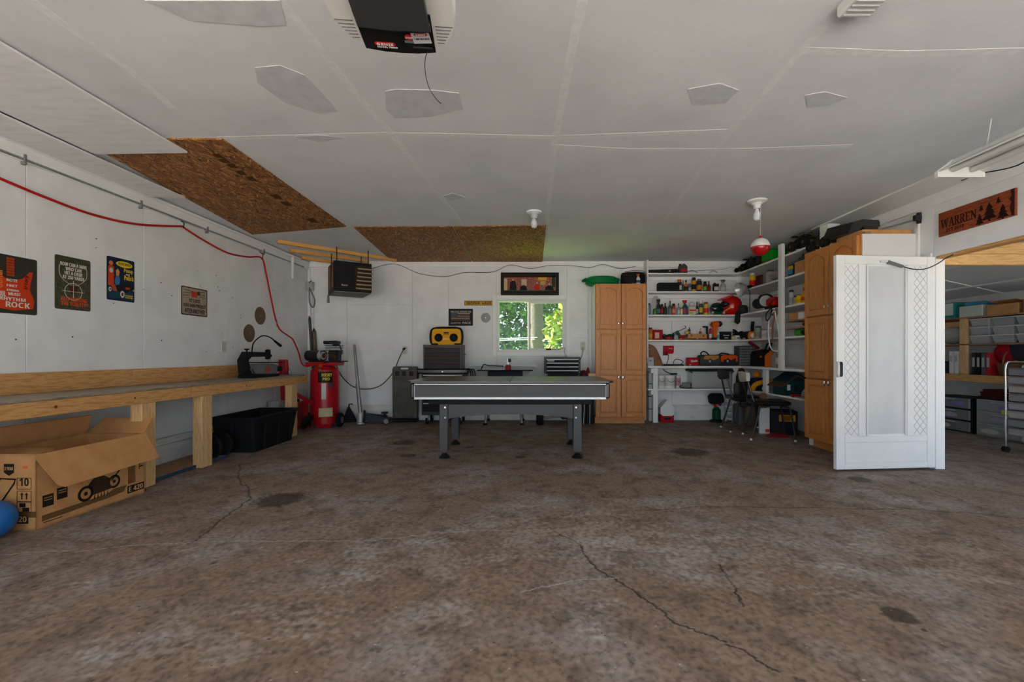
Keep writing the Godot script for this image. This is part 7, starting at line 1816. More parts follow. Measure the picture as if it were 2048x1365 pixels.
	part(t, "tank", MB.new().lathe([Vector2(0, 0.03), Vector2(0.055, 0.03), Vector2(0.06, 0.05), Vector2(0.06, 0.18), Vector2(0.03, 0.22), Vector2(0, 0.22)], 18), rgb(14, 74, 44, 0.4))
	part(t, "base", MB.new().lathe([Vector2(0, 0), Vector2(0.1, 0.0), Vector2(0.1, 0.02), Vector2(0.06, 0.04), Vector2(0, 0.04)], 20), M.black)
	part(t, "neck", MB.new().tube([Vector3(0, 0.2, 0), Vector3(-0.03, 0.26, 0.0), Vector3(-0.02, 0.33, 0.02)], 0.022, 8), M.red)
	part(t, "reflector", MB.new().prism(rrect(0.22, 0.16, 0.05), -0.02, 0.03, Transform3D(Basis(Vector3(1, 0, 0), -0.35), Vector3(-0.02, 0.35, 0.02))), M.black)
	part(t, "knob", MB.new().cyl(Vector3(0.02, 0.27, 0.03), Vector3(0.05, 0.26, 0.05), 0.02, 0.02, 12), M.red)
	t = thing("step_stool", "white step stool standing on the floor under the bench corner", "stool", spot(1458.5, 6.72, 0))
	for kx in 4:
		part(t, "step", MB.new().box(Vector3(0.03 - kx * 0.008, 0.05 + kx * 0.09, 0.0), Vector3(0.11, 0.035, 0.1), 0.005), M.plain_white)
	part(t, "side_rail", MB.new().box(Vector3(0.08, 0.18, -0.06), Vector3(0.03, 0.36, 0.03), 0.004), M.lgrey)
	part(t, "side_rail", MB.new().box(Vector3(-0.03, 0.18, -0.06), Vector3(0.03, 0.36, 0.03), 0.004), M.lgrey)
	t = thing("drawer_stack", "pale plastic drawer stack squeezed beside the back oak cabinet", "drawers", spot(1298.5, 6.78, 0))
	for i in 4:
		part(t, "drawer", MB.new().box(Vector3(0, 0.1 + i * 0.19, 0), Vector3(0.055, 0.18, 0.16), 0.006), M.lgrey)

func build_side_items() -> void:
	var k := func(r: float, g: float, b: float) -> Material:
		return rgb(r, g, b, 0.45)
	# --- top shelf ---
	var t := thing("rc_car", "small stripped black toy car chassis at the corner of the top shelf", "toy car", spot(1484, 6.6, SH.s1))
	part(t, "chassis", MB.new().box(Vector3(0.02, 0.035, 0), Vector3(0.2, 0.02, 0.1), 0.005), M.dark)
	tangle(t, "wiring", 21, 14, Vector3(0.2, 0.09, 0.1), 0.006, M.black)
	for s in [-1, 1]:
		part(t, "wheel", MB.new().cyl(Vector3(s * 0.08 + 0.02, 0.03, -0.06), Vector3(s * 0.08 + 0.02, 0.03, 0.06), 0.03, 0.03, 12), M.rubber)
	toy_truck("rc_truck", "black spiky toy buggy with four wheels on the top shelf near the corner", side_spot(1506, 0.12, SH.s1), 0.34, rgb(34, 32, 34, 0.5), rgb(60, 56, 56, 0.5), 31)
	t = thing("green_bin", "bright green and black plastic bin on the top side shelf", "bin", side_spot(1540, 0.14, SH.s1))
	part(t, "body", MB.new().box(Vector3(0.0, 0.09, 0.12), Vector3(0.24, 0.14, 0.26), 0.02), rgb(20, 160, 34, 0.4))
	part(t, "shade", MB.new().box(Vector3(0.0, 0.12, -0.07), Vector3(0.25, 0.22, 0.14), 0.02), M.black)
	part(t, "base", MB.new().box(Vector3(0.0, 0.012, 0.1), Vector3(0.23, 0.024, 0.28), 0.004), rgb(150, 60, 20, 0.6))
	# --- second shelf ---
	t = thing("clamp_lamp", "silver clamp lamp with a bowl reflector fixed to the side shelf edge", "lamp", side_spot(1499, -0.02, SH.s2))
	part(t, "reflector", MB.new().lathe([Vector2(0.025, 0.0), Vector2(0.04, 0.01), Vector2(0.085, 0.06), Vector2(0.105, 0.12), Vector2(0.102, 0.12), Vector2(0.08, 0.065), Vector2(0.035, 0.015)], 24, Transform3D(Basis(Vector3(0, 0, 1), 1.85), Vector3(-0.04, 0.0, 0.0))), M.alu)
	part(t, "socket", MB.new().cyl(Vector3(-0.04, 0.0, 0), Vector3(0.03, 0.02, 0), 0.024, 0.02, 12), M.black)
	part(t, "clamp", MB.new().tube([Vector3(0.03, 0.02, 0), Vector3(0.05, 0.015, 0.02), Vector3(0.09, 0.012, 0.03)], 0.011, 6), M.black)
	part(t, "cord", MB.new().tube(curve([Vector3(-0.02, -0.02, 0), Vector3(0.0, -0.1, 0.01), Vector3(0.0, -0.34, 0.0)]), 0.005, 6), M.dark)
	can_item("bottle", "yellow bottle with a red and white label on the second side shelf", side_spot(1505, 0.07, SH.s2), 0.085, 0.22, k.call(206, 170, 40), k.call(214, 210, 206), k.call(196, 30, 30), "short", "bottle")
	t = box_item("wallet_box", "maroon leather pouch on the second side shelf", "pouch", side_spot(1523, 0.12, SH.s2), Vector3(0.12, 0.16, 0.12), rgb(74, 26, 34, 0.6), [], 0.3, 0.02)
	part(t, "strap", MB.new().box(Vector3(0, 0.1, 0.062), Vector3(0.03, 0.12, 0.006), 0.002), M.black)
	t = box_item("metal_box", "scuffed grey metal box on the second side shelf", "box", side_spot(1541, 0.1, SH.s2), Vector3(0.15, 0.15, 0.2), rgb(140, 138, 134, 0.5), [[0, 0.05, 0.5, 0.3, M.grey]], -0.3)
	part(t, "handle", MB.new().tube([Vector3(-0.05, 0.15, 0), Vector3(-0.03, 0.18, 0), Vector3(0.03, 0.18, 0), Vector3(0.05, 0.15, 0)], 0.006, 6), M.dark)
	t = thing("wrench_bundle", "small bundle of silver wrenches on the second side shelf beside the post", "wrench", side_spot(1556, 0.1, SH.s2))
	for i in 4:
		part(t, "wrench", MB.new().box(Vector3(0, 0.01 + i * 0.014, 0.0), Vector3(0.02, 0.01, 0.2), 0.003, Transform3D(Basis(Vector3.UP, i * 0.3 - 0.4), Vector3.ZERO)), M.steel)
	# --- third shelf ---
	t = thing("black_bag", "limp dark grey bag hanging over the third shelf beside the red helmet", "bag", spot(1484, 6.66, SH.s3))
	part(t, "pouch", MB.new().box(Vector3(0, 0.07, 0), Vector3(0.16, 0.14, 0.1), 0.03), rgb(52, 54, 56, 0.9))
	part(t, "flap", MB.new().prism([Vector2(-0.12, 0.04), Vector2(-0.05, 0.06), Vector2(-0.06, -0.12), Vector2(-0.09, -0.15), Vector2(-0.14, -0.12)], 0.052, 0.07), rgb(40, 42, 44, 0.9))
	t = thing("power_tool_pile", "black and white circular saw lying on the third side shelf", "saw", side_spot(1522, 0.1, SH.s3))
	part(t, "motor", MB.new().cyl(Vector3(-0.1, 0.1, 0.1), Vector3(0.08, 0.12, -0.1), 0.07, 0.06, 16), M.black)
	part(t, "guard", MB.new().cyl(Vector3(-0.02, 0.13, 0.17), Vector3(0.02, 0.13, 0.12), 0.1, 0.1, 20), M.black)
	part(t, "blade", MB.new().cyl(Vector3(-0.035, 0.13, 0.185), Vector3(-0.032, 0.13, 0.181), 0.075, 0.075, 20), M.lgrey)
	part(t, "shoe", MB.new().box(Vector3(0, 0.012, 0.05), Vector3(0.2, 0.024, 0.36), 0.004), rgb(170, 160, 150, 0.6))
	part(t, "grip", MB.new().tube(curve([Vector3(0.05, 0.12, -0.15), Vector3(0.03, 0.2, -0.1), Vector3(0.0, 0.22, 0.0), Vector3(-0.02, 0.18, 0.08)]), 0.018, 8), M.black)
	t = thing("red_sander", "red power sander on the third side shelf next to the post", "sander", side_spot(1547, 0.06, SH.s3))
	part(t, "body", MB.new().box(Vector3(0, 0.09, 0), Vector3(0.12, 0.12, 0.2), 0.03), k.call(190, 24, 24))
	part(t, "pad", MB.new().box(Vector3(0, 0.018, 0), Vector3(0.12, 0.036, 0.22), 0.006), M.black)
	part(t, "cable", MB.new().tube(curve([Vector3(0, 0.12, 0.08), Vector3(-0.06, 0.1, 0.12), Vector3(-0.1, 0.05, 0.1), Vector3(-0.09, 0.0, 0.12), Vector3(-0.08, -0.1, 0.12)]), 0.006, 6), M.black)
	t = thing("hanging_cord", "looped white and black cords hanging from the shelf post", "cord", Vector3(XS - 0.05, 1.0, -5.58))
	part(t, "cord", MB.new().tube(curve([Vector3(0.01, 0.58, 0), Vector3(-0.07, 0.5, 0.0), Vector3(-0.09, 0.3, 0), Vector3(-0.06, 0.1, 0), Vector3(0.0, 0.06, 0.05), Vector3(0.04, 0.12, 0.08), Vector3(0.01, 0.3, 0.05), Vector3(-0.02, 0.56, 0.02)]), 0.008, 6), M.plain_white)
	part(t, "strap", MB.new().tube([Vector3(0.0, 0.6, 0.02), Vector3(-0.035, 0.4, 0.0), Vector3(-0.04, 0.2, 0.0)], 0.012, 6), rgb(140, 84, 60, 0.7))
	part(t, "cord", MB.new().tube(curve([Vector3(-0.06, 0.6, 0), Vector3(-0.12, 0.52, 0), Vector3(-0.11, 0.44, 0), Vector3(-0.07, 0.5, 0.01), Vector3(-0.05, 0.6, 0.0)]), 0.007, 6), M.black)
	part(t, "tag", MB.new().box(Vector3(0.005, 0.42, 0.02), Vector3(0.03, 0.05, 0.01), 0.002), rgb(180, 200, 70, 0.6))
	# --- fourth shelf ---
	can_item("glue_bottle", "orange and white glue bottle on the fourth shelf in the corner", spot(1487.5, 6.66, SH.s4), 0.055, 0.135, k.call(214, 100, 40), k.call(220, 214, 204), k.call(200, 196, 190), "neck", "bottle")
	t = thing("heat_gun", "black power tool standing on its head in the shelf corner", "power tool", spot(1502, 6.62, SH.s4))
	part(t, "motor", MB.new().cyl(Vector3(-0.1, 0.07, 0), Vector3(0.06, 0.09, 0), 0.05, 0.055, 14), M.dark)
	part(t, "grip", MB.new().tube([Vector3(0.02, 0.1, 0), Vector3(0.02, 0.2, 0.0), Vector3(0.03, 0.27, 0)], 0.024, 8), M.black)
	part(t, "nose", MB.new().cyl(Vector3(-0.1, 0.07, 0), Vector3(-0.15, 0.06, 0), 0.035, 0.05, 12), M.black)
	t = thing("tape_measure", "orange tape measure with a round white face on the fourth side shelf", "tape measure", side_spot(1503.5, 0.03, SH.s4))
	part(t, "case", MB.new().box(Vector3(0, 0.055, 0), Vector3(0.1, 0.11, 0.07), 0.02), k.call(206, 120, 40))
	part(t, "dial", MB.new().cyl(Vector3(-0.0, 0.05, 0.034), Vector3(0.0, 0.05, 0.042), 0.034, 0.034, 16), M.plain_white)
	for q in [[1516, 0.1, 0.18, "grey-green glass jar with a lid on the fourth side shelf", [150, 150, 132], [110, 106, 96]], [1530, 0.09, 0.13, "white plastic jar on the fourth side shelf", [196, 196, 194], [160, 160, 160]], [1541, 0.07, 0.14, "narrow clear jar with a white cap on the fourth side shelf", [176, 178, 176], [222, 222, 222]]]:
		can_item("jar", q[3], side_spot(q[0], 0.06, SH.s4), q[1], q[2], k.call(q[4][0], q[4][1], q[4][2]), k.call(q[5][0], q[5][1], q[5][2]), k.call(q[4][0] - 20, q[4][1] - 20, q[4][2] - 20), "short", "jar")
	# --- bench corner ---
	t = thing("tool_caddy", "black plastic case with a tall strap handle on the corner bench", "case", spot(1520, 6.5, SH.bench))
	part(t, "body", MB.new().prism([Vector2(-0.1, 0), Vector2(0.11, 0), Vector2(0.11, 0.2), Vector2(0.06, 0.25), Vector2(-0.07, 0.22), Vector2(-0.1, 0.18)], -0.08, 0.08), M.black)
	part(t, "handle", MB.new().tube([Vector3(0.06, 0.24, 0.02), Vector3(0.1, 0.33, 0.02), Vector3(0.16, 0.34, 0.02), Vector3(0.11, 0.2, 0.02)], 0.014, 8), M.black)
	part(t, "clip", MB.new().box(Vector3(-0.03, 0.14, 0.082), Vector3(0.03, 0.03, 0.006)), rgb(190, 120, 60, 0.5))
	t = thing("caulk_gun", "dark red caulk gun leaning against the black case on the bench", "caulk gun", spot(1505, 6.4, SH.bench + 0.29))
	part(t, "barrel", MB.new().cyl(Vector3(-0.05, 0.06, 0), Vector3(0.09, -0.03, 0), 0.022, 0.022, 10), rgb(110, 20, 36, 0.4))
	part(t, "trigger", MB.new().tube([Vector3(0.05, 0.0, 0), Vector3(0.05, -0.05, 0.0)], 0.01, 6), rgb(110, 20, 36, 0.4))
	t = thing("soap_jug", "orange hand cleaner jug with a black pump on the corner bench", "jug", spot(1540, 6.15, SH.bench))
	part(t, "body", MB.new().prism([Vector2(-0.05, 0), Vector2(0.06, 0), Vector2(0.065, 0.13), Vector2(0.03, 0.2), Vector2(-0.01, 0.2), Vector2(-0.05, 0.15)], -0.045, 0.045), rgb(226, 110, 30, 0.35))
	part(t, "neck", MB.new().cyl(Vector3(0.01, 0.2, 0), Vector3(0.01, 0.225, 0), 0.02, 0.018, 12), M.orange)
	part(t, "pump", MB.new().tube([Vector3(0.01, 0.22, 0), Vector3(0.01, 0.26, 0), Vector3(-0.02, 0.265, 0.01)], 0.008, 6), M.black)
	t = box_item("jug", "grey square jug with a white label on the corner bench", "jug", spot(1553, 5.95, SH.bench), Vector3(0.1, 0.17, 0.1), rgb(156, 150, 142, 0.4), [[-0.15, 0, 0.45, 0.5, M.plain_white]], 0, 0.012)
	part(t, "cap", MB.new().cyl(Vector3(-0.02, 0.17, 0), Vector3(-0.02, 0.19, 0), 0.018, 0.018, 12), M.lgrey)
	box_item("brown_board", "narrow brown board standing against the wall on the bench by the oak side cabinet", "board", Vector3(XR - 0.07, SH.bench, -5.32), Vector3(0.03, 0.26, 0.09), M.brown_wood)
	# --- section between the post and the cabinet ---
	t = box_item("cardboard_tray", "open cardboard box holding a packaged part on the second side shelf past the post", "box", Vector3(XS + 0.14, SH.s2, -5.26), Vector3(0.26, 0.12, 0.32), M.card)
	part(t, "flap", MB.new().box(Vector3(-0.1, 0.14, 0.05), Vector3(0.01, 0.08, 0.2), 0.002, Transform3D(Basis(Vector3(0, 0, 1), 0.4), Vector3(0.05, 0.02, 0))), M.card)
	t = box_item("filter_box", "blue and yellow product box leaning out of the side shelf", "box", Vector3(XS + 0.0, SH.s2, -5.33), Vector3(0.02, 0.13, 0.11), rgb(36, 40, 48, 0.5))
	part(t, "label_panel", MB.new().box(Vector3(-0.011, 0.09, 0), Vector3(0.003, 0.04, 0.1)), rgb(222, 176, 40, 0.5))
	part(t, "label_panel", MB.new().box(Vector3(-0.011, 0.04, 0), Vector3(0.003, 0.05, 0.09)), rgb(40, 140, 196, 0.5))
	t = thing("dust_hood", "grey plastic hood with hoses in the cardboard box on the side shelf", "hood", Vector3(XS + 0.16, SH.s2 + 0.12, -5.2))
	part(t, "hood", MB.new().ball(Vector3(0, 0.03, 0), Vector3(0.12, 0.09, 0.16), 16, 10, 0.4), rgb(66, 70, 78, 0.5))
	tangle(t, "hose", 44, 9, Vector3(0.2, 0.12, 0.22), 0.012, M.dark)
	for q in [[-5.4, 0.07, 0.13, 0.13, "tall clear screw jar with a black lid on the side shelf by the post", [170, 172, 174], [36, 36, 38]], [-5.31, 0.07, 0.1, 0.05, "short clear screw jar with a black lid on the side shelf", [186, 184, 180], [36, 36, 38]], [-5.24, 0.08, 0.1, 0.04, "yellow screw jar on the side shelf", [222, 176, 30], [196, 190, 60]], [-5.43, 0.06, 0.19, 0.06, "stack of clear jars beside the post on the side shelf", [180, 182, 186], [50, 50, 54]]]:
		can_item("screw_jar", q[4], Vector3(XS + q[3], SH.s3, q[0]), q[1], q[2], k.call(q[5][0], q[5][1], q[5][2]), k.call(q[6][0], q[6][1], q[6][2]), k.call(q[5][0] - 30, q[5][1] - 30, q[5][2] - 30), "short", "jar")
	for q in [[-5.16, 0.0, 0.05, "yellow nail box at the bottom left of the yellow stack"], [-5.06, 0.0, 0.03, "orange-yellow nail box nearest the oak side cabinet on the bottom of the stack"], [-5.14, 0.11, 0.06, "yellow nail box on top of the stack, farther from the oak side cabinet"], [-5.05, 0.11, 0.05, "yellow nail box on top of the stack, beside the oak side cabinet"]]:
		t = box_item("nail_box", q[3], "box", Vector3(XS + q[2] + 0.03, SH.s3 + q[1], q[0]), Vector3(0.09, 0.108, 0.09), rgb(224, 160 + q[1] * 100, 30, 0.6))
		part(t, "label_panel", MB.new().box(Vector3(-0.046, 0.05, 0), Vector3(0.002, 0.04, 0.07)), rgb(196, 90, 30, 0.6))
	box_item("brown_carton", "small brown carton on the upper loose board beside the post", "box", Vector3(XS + 0.1, 1.43, -5.36), Vector3(0.14, 0.085, 0.14), M.card)
	box_item("white_carton", "white carton beside the brown carton on the upper loose board", "box", Vector3(XS + 0.08, 1.43, -5.2), Vector3(0.1, 0.085, 0.1), M.plain_white)
	box_item("white_carton", "smaller white carton next to the oak side cabinet on the upper loose board", "box", Vector3(XS + 0.08, 1.43, -5.08), Vector3(0.08, 0.075, 0.08), M.cream)
	t = thing("red_rags", "crumpled dark red shop rags between the two loose boards", "rags", Vector3(XS + 0.12, 1.34, -5.12))
	part(t, "heap", MB.new().ball(Vector3(0, 0.03, 0), Vector3(0.1, 0.035, 0.12), 14, 8), rgb(130, 20, 34, 0.9))
	part(t, "fold", MB.new().ball(Vector3(-0.04, 0.03, 0.12), Vector3(0.07, 0.028, 0.07), 12, 8), rgb(110, 96, 96, 0.9))
	for q in [[-5.3, [70, 160, 60], "green tape roll on the fourth side shelf under the loose boards"], [-5.1, [206, 40, 34], "red tape roll on the fourth side shelf under the loose boards"]]:
		t = thing("tape_roll", q[2], "tape", Vector3(XS + 0.09, SH.s4, q[0]))
		part(t, "roll", MB.new().cyl(Vector3(0, 0.042, -0.06), Vector3(0, 0.042, 0.06), 0.042, 0.042, 16), k.call(q[1][0], q[1][1], q[1][2]))
		part(t, "core", MB.new().cyl(Vector3(0, 0.042, 0.058), Vector3(0, 0.042, 0.064), 0.03, 0.03, 14), M.dark)
	t = thing("small_bracket", "small black bracket on the bench beside the oak side cabinet", "bracket", Vector3(XS + 0.06, SH.bench, -5.05))
	part(t, "foot", MB.new().box(Vector3(0, 0.008, 0), Vector3(0.06, 0.016, 0.08), 0.003), M.black)
	part(t, "arm", MB.new().box(Vector3(0.01, 0.05, -0.02), Vector3(0.02, 0.1, 0.03), 0.004), M.black)
	# --- under the side bench ---
	var yl: float = SH.low
	t = thing("backpack", "black backpack with straps hanging from the bench corner", "backpack", spot(1483, 6.42, 0.38))
	var rings := []
	for q in [[0.0, 0.5], [0.06, 0.9], [0.2, 1.0], [0.32, 0.9], [0.4, 0.55], [0.44, 0.3]]:
		var ring := []
		for c in rrect(0.15 * q[1], 0.12 * q[1], 0.04 * q[1]):
			ring.append(Vector3(c.x, q[0], -c.y))
		rings.append(ring)
	part(t, "bag", MB.new().loft(rings), rgb(40, 40, 42, 0.9))
	part(t, "pocket", MB.new().box(Vector3(-0.07, 0.14, 0.0), Vector3(0.07, 0.18, 0.1), 0.025), rgb(76, 76, 78, 0.9))
	part(t, "patch", MB.new().box(Vector3(0.05, 0.37, 0.05), Vector3(0.04, 0.07, 0.02), 0.005), M.cream)
	for s in [-1, 1]:
		part(t, "strap", MB.new().tube(curve([Vector3(s * 0.03, 0.05, 0.06), Vector3(s * 0.05, -0.06, 0.07), Vector3(s * 0.035, -0.16, 0.06)]), 0.01, 6), rgb(34, 34, 36, 0.9))
	box_item("storage_tub", "grey plastic tub on the floor in the bench corner", "tub", spot(1492, 6.45, 0.0), Vector3(0.3, 0.3, 0.24), rgb(96, 98, 100, 0.5), [[0, 0.4, 0.98, 0.06, M.dark]], 0, 0.02)
	t = thing("work_light", "orange and black cordless work light on the low side shelf", "work light", Vector3(XS + 0.1, yl, -6.3))
	part(t, "base", MB.new().box(Vector3(0, 0.09, 0), Vector3(0.22, 0.18, 0.18), 0.04), rgb(26, 40, 52, 0.5))
	part(t, "head", MB.new().ball(Vector3(-0.02, 0.23, 0), Vector3(0.05, 0.045, 0.05), 14, 10), rgb(226, 140, 30, 0.5))
	part(t, "strap", MB.new().tube(curve([Vector3(-0.12, 0.02, 0.08), Vector3(-0.1, 0.09, 0.12), Vector3(0.0, 0.13, 0.13), Vector3(0.12, 0.15, 0.1)]), 0.035, 8), rgb(226, 150, 30, 0.6))
	part(t, "cap", MB.new().ball(Vector3(0.03, 0.04, 0.14), Vector3(0.05, 0.045, 0.03), 14, 8), rgb(170, 190, 180, 0.6))
	# birdhouse
	t = thing("birdhouse", "dark teal model house with a brown shingled roof on the low side shelf", "model house", Vector3(XS + 0.2, yl, -5.68))
	part(t, "body", MB.new().box(Vector3(0, 0.09, 0), Vector3(0.3, 0.18, 0.28), 0.004), rgb(26, 62, 66, 0.6))
	part(t, "gable", MB.new().prism([Vector2(-0.17, 0.18), Vector2(0.17, 0.18), Vector2(0.0, 0.29)], -0.135, 0.135), rgb(24, 52, 66, 0.6))
	for s in [-1, 1]:
		part(t, "roof_panel", MB.new().box(Vector3(s * 0.1, 0.24, 0), Vector3(0.25, 0.014, 0.34), 0.003, Transform3D(Basis(Vector3(0, 0, 1), -s * 0.6), Vector3(s * -0.09 + s * 0.09 * 0.9, 0.045 - 0.02, 0)).translated_local(Vector3(-s * 0.09, -0.045, 0))), rgb(92, 66, 56, 0.8))
	part(t, "door_panel", MB.new().box(Vector3(-0.02, 0.09, 0.142), Vector3(0.04, 0.08, 0.004)), rgb(16, 34, 40, 0.6))
	part(t, "sign_panel", MB.new().box(Vector3(-0.11, 0.1, 0.142), Vector3(0.04, 0.07, 0.004), 0.001), M.plain_white)
	part(t, "hanger", MB.new().tube([Vector3(-0.13, 0.3, 0), Vector3(0.0, 0.315, 0), Vector3(0.13, 0.3, 0)], 0.004, 5), M.black)
	t = thing("red_dish", "shallow red plastic dish on the edge of the low side shelf", "dish", Vector3(XS + 0.06, yl, -5.33))
	part(t, "bowl", MB.new().lathe([Vector2(0, 0), Vector2(0.05, 0), Vector2(0.065, 0.03), Vector2(0.06, 0.032), Vector2(0.045, 0.01), Vector2(0, 0.008)], 18), M.red)
	t = thing("plaid_cap", "grey plaid cap lying on the low side shelf beside the oak cabinet", "cap", Vector3(XS + 0.14, yl, -5.12))
	part(t, "crown", MB.new().ball(Vector3(0, 0.05, 0), Vector3(0.13, 0.09, 0.13), 16, 8, 0.35), textured(noise_tex(67, 0.03, [[0.4, 70, 68, 70], [0.5, 150, 146, 144], [0.65, 196, 192, 188]], 2), Vector3(5, 5, 5), 0.9))
	part(t, "brim", MB.new().box(Vector3(-0.14, 0.02, 0.04), Vector3(0.14, 0.012, 0.16), 0.005), rgb(130, 124, 120, 0.9))
	# floor things below
	box_item("drill_carton", "black carton with a yellow panel and red lettering on the floor under the side bench", "box", Vector3(XS + 0.12, 0, -5.75), Vector3(0.3, 0.3, 0.26), rgb(36, 36, 40, 0.6), [[0.1, 0.2, 0.62, 0.28, rgb(206, 150, 40, 0.6)], [0.08, 0.2, 0.3, 0.2, rgb(150, 60, 30, 0.6)]], -0.25)
	t = box_item("white_sign_board", "white board with a red emblem leaning in front of the black carton", "board", Vector3(XS - 0.12, 0, -5.72), Vector3(0.13, 0.33, 0.03), M.plain_white, [[0.25, -0.38, 0.4, 0.12, rgb(206, 60, 60, 0.6)]])
	t = thing("satchel", "olive canvas satchel under the chairs in the bench corner", "bag", spot(1500, 6.25, 0.0))
	part(t, "body", MB.new().box(Vector3(0.03, 0.15, 0), Vector3(0.22, 0.3, 0.14), 0.04), rgb(92, 84, 70, 0.9))
	part(t, "flap", MB.new().box(Vector3(0.03, 0.23, 0.07), Vector3(0.2, 0.14, 0.02), 0.008), rgb(110, 100, 82, 0.9))
	t = thing("red_ramp", "low red plastic ramp on the floor under the side bench", "ramp", Vector3(XS - 0.08, 0, -5.5))
	part(t, "wedge", MB.new().prism([Vector2(-0.12, 0), Vector2(0.12, 0), Vector2(0.1, 0.035), Vector2(-0.02, 0.045)], -0.06, 0.06), rgb(130, 24, 28, 0.5))
	# --- things on top of the side cabinet ---
	toy_truck("rc_truck", "black and copper toy truck with big wheels on the top shelf by the oak cabinet", Vector3(XS + 0.1, SH.s1, -5.2), 0.36, rgb(30, 28, 28, 0.5), rgb(110, 74, 46, 0.4), 32)

func toy_truck(called: String, label: String, at: Vector3, l: float, body: Material, trim: Material, sd: int) -> void:
	var t := thing(called, label, "toy car", at)
	part(t, "chassis", MB.new().box(Vector3(0, 0.065, 0), Vector3(l * 0.42, 0.03, l), 0.008), body)
	part(t, "shell", MB.new().loft([[Vector3(-l * 0.18, 0.08, l * 0.42), Vector3(l * 0.18, 0.08, l * 0.42), Vector3(l * 0.18, 0.08, -l * 0.45), Vector3(-l * 0.18, 0.08, -l * 0.45)], [Vector3(-l * 0.16, 0.12, l * 0.25), Vector3(l * 0.16, 0.12, l * 0.25), Vector3(l * 0.16, 0.13, -l * 0.42), Vector3(-l * 0.16, 0.13, -l * 0.42)], [Vector3(-l * 0.1, 0.18, l * 0.02), Vector3(l * 0.1, 0.18, l * 0.02), Vector3(l * 0.1, 0.17, -l * 0.28), Vector3(-l * 0.1, 0.17, -l * 0.28)]]), body)
	for sx in [-1, 1]:
		for sz in [-1, 1]:
			var c := Vector3(sx * l * 0.27, 0.06, sz * l * 0.34)
			var wh := part(t, "wheel", MB.new().lathe([Vector2(0.02, -0.025), Vector2(0.05, -0.028), Vector2(0.06, -0.015), Vector2(0.06, 0.015), Vector2(0.05, 0.028), Vector2(0.02, 0.025)], 18, Transform3D(Basis(Vector3(0, 0, 1), PI / 2), c)), M.rubber)
			part(wh, "rim", MB.new().cyl(c - Vector3(0.024, 0, 0), c + Vector3(0.024, 0, 0), 0.028, 0.028, 12), trim)
	part(t, "roll_cage", MB.new().tube([Vector3(-l * 0.14, 0.1, -l * 0.3), Vector3(-l * 0.12, 0.2, -l * 0.15), Vector3(-l * 0.12, 0.2, l * 0.05), Vector3(-l * 0.15, 0.11, l * 0.25)], 0.006, 6).tube([Vector3(l * 0.14, 0.1, -l * 0.3), Vector3(l * 0.12, 0.2, -l * 0.15), Vector3(l * 0.12, 0.2, l * 0.05), Vector3(l * 0.15, 0.11, l * 0.25)], 0.006, 6), trim)
	part(t, "wing", MB.new().box(Vector3(0, 0.19, -l * 0.45), Vector3(l * 0.4, 0.01, 0.06), 0.003).box(Vector3(0, 0.14, -l * 0.44), Vector3(0.02, 0.1, 0.02)), body)
	part(t, "bumper", MB.new().box(Vector3(0, 0.06, l * 0.5), Vector3(l * 0.4, 0.03, 0.03), 0.006), trim)

func make_chair(label: String, at: Vector3, turn: float) -> Node3D:
	# faces +x; seat 0.43 high
	var t := thing("kitchen_chair", label, "chair", at, "padded chairs at the corner bench", turn)
	var seat := []
	for q in [[0.41, 0.9], [0.425, 1.0], [0.45, 1.0], [0.465, 0.88]]:
		var ring := []
		for c in rrect(0.42 * q[1], 0.4 * q[1], 0.07):
			ring.append(Vector3(c.x, q[0], -c.y))
		seat.append(ring)
	part(t, "seat", MB.new().loft(seat), rgb(28, 27, 27, 0.35))
	for s in [-1, 1]:
		part(t, "leg", MB.new().tube(curve([Vector3(-0.13, 0.41, s * 0.16), Vector3(-0.18, 0.2, s * 0.18), Vector3(-0.24, 0.01, s * 0.2)], 3), 0.011, 8), M.black_metal)
		part(t, "leg", MB.new().tube(curve([Vector3(0.1, 0.405, s * 0.16), Vector3(0.17, 0.39, s * 0.165), Vector3(0.2, 0.33, s * 0.17), Vector3(0.24, 0.01, s * 0.19)], 3), 0.011, 8), M.black_metal)
		part(t, "back_post", MB.new().tube(curve([Vector3(-0.02, 0.405, s * 0.15), Vector3(-0.15, 0.41, s * 0.15), Vector3(-0.2, 0.47, s * 0.15), Vector3(-0.27, 0.76, s * 0.12)], 4), 0.011, 8), rgb(70, 70, 74, 0.25, 0.7))
		for q in [[-0.24, 0.2], [0.24, 0.19]]:
			part(t, "foot_cap", MB.new().cyl(Vector3(q[0], 0.0, s * q[1]), Vector3(q[0], 0.022, s * q[1]), 0.014, 0.013, 10), M.plain_white)
	return t

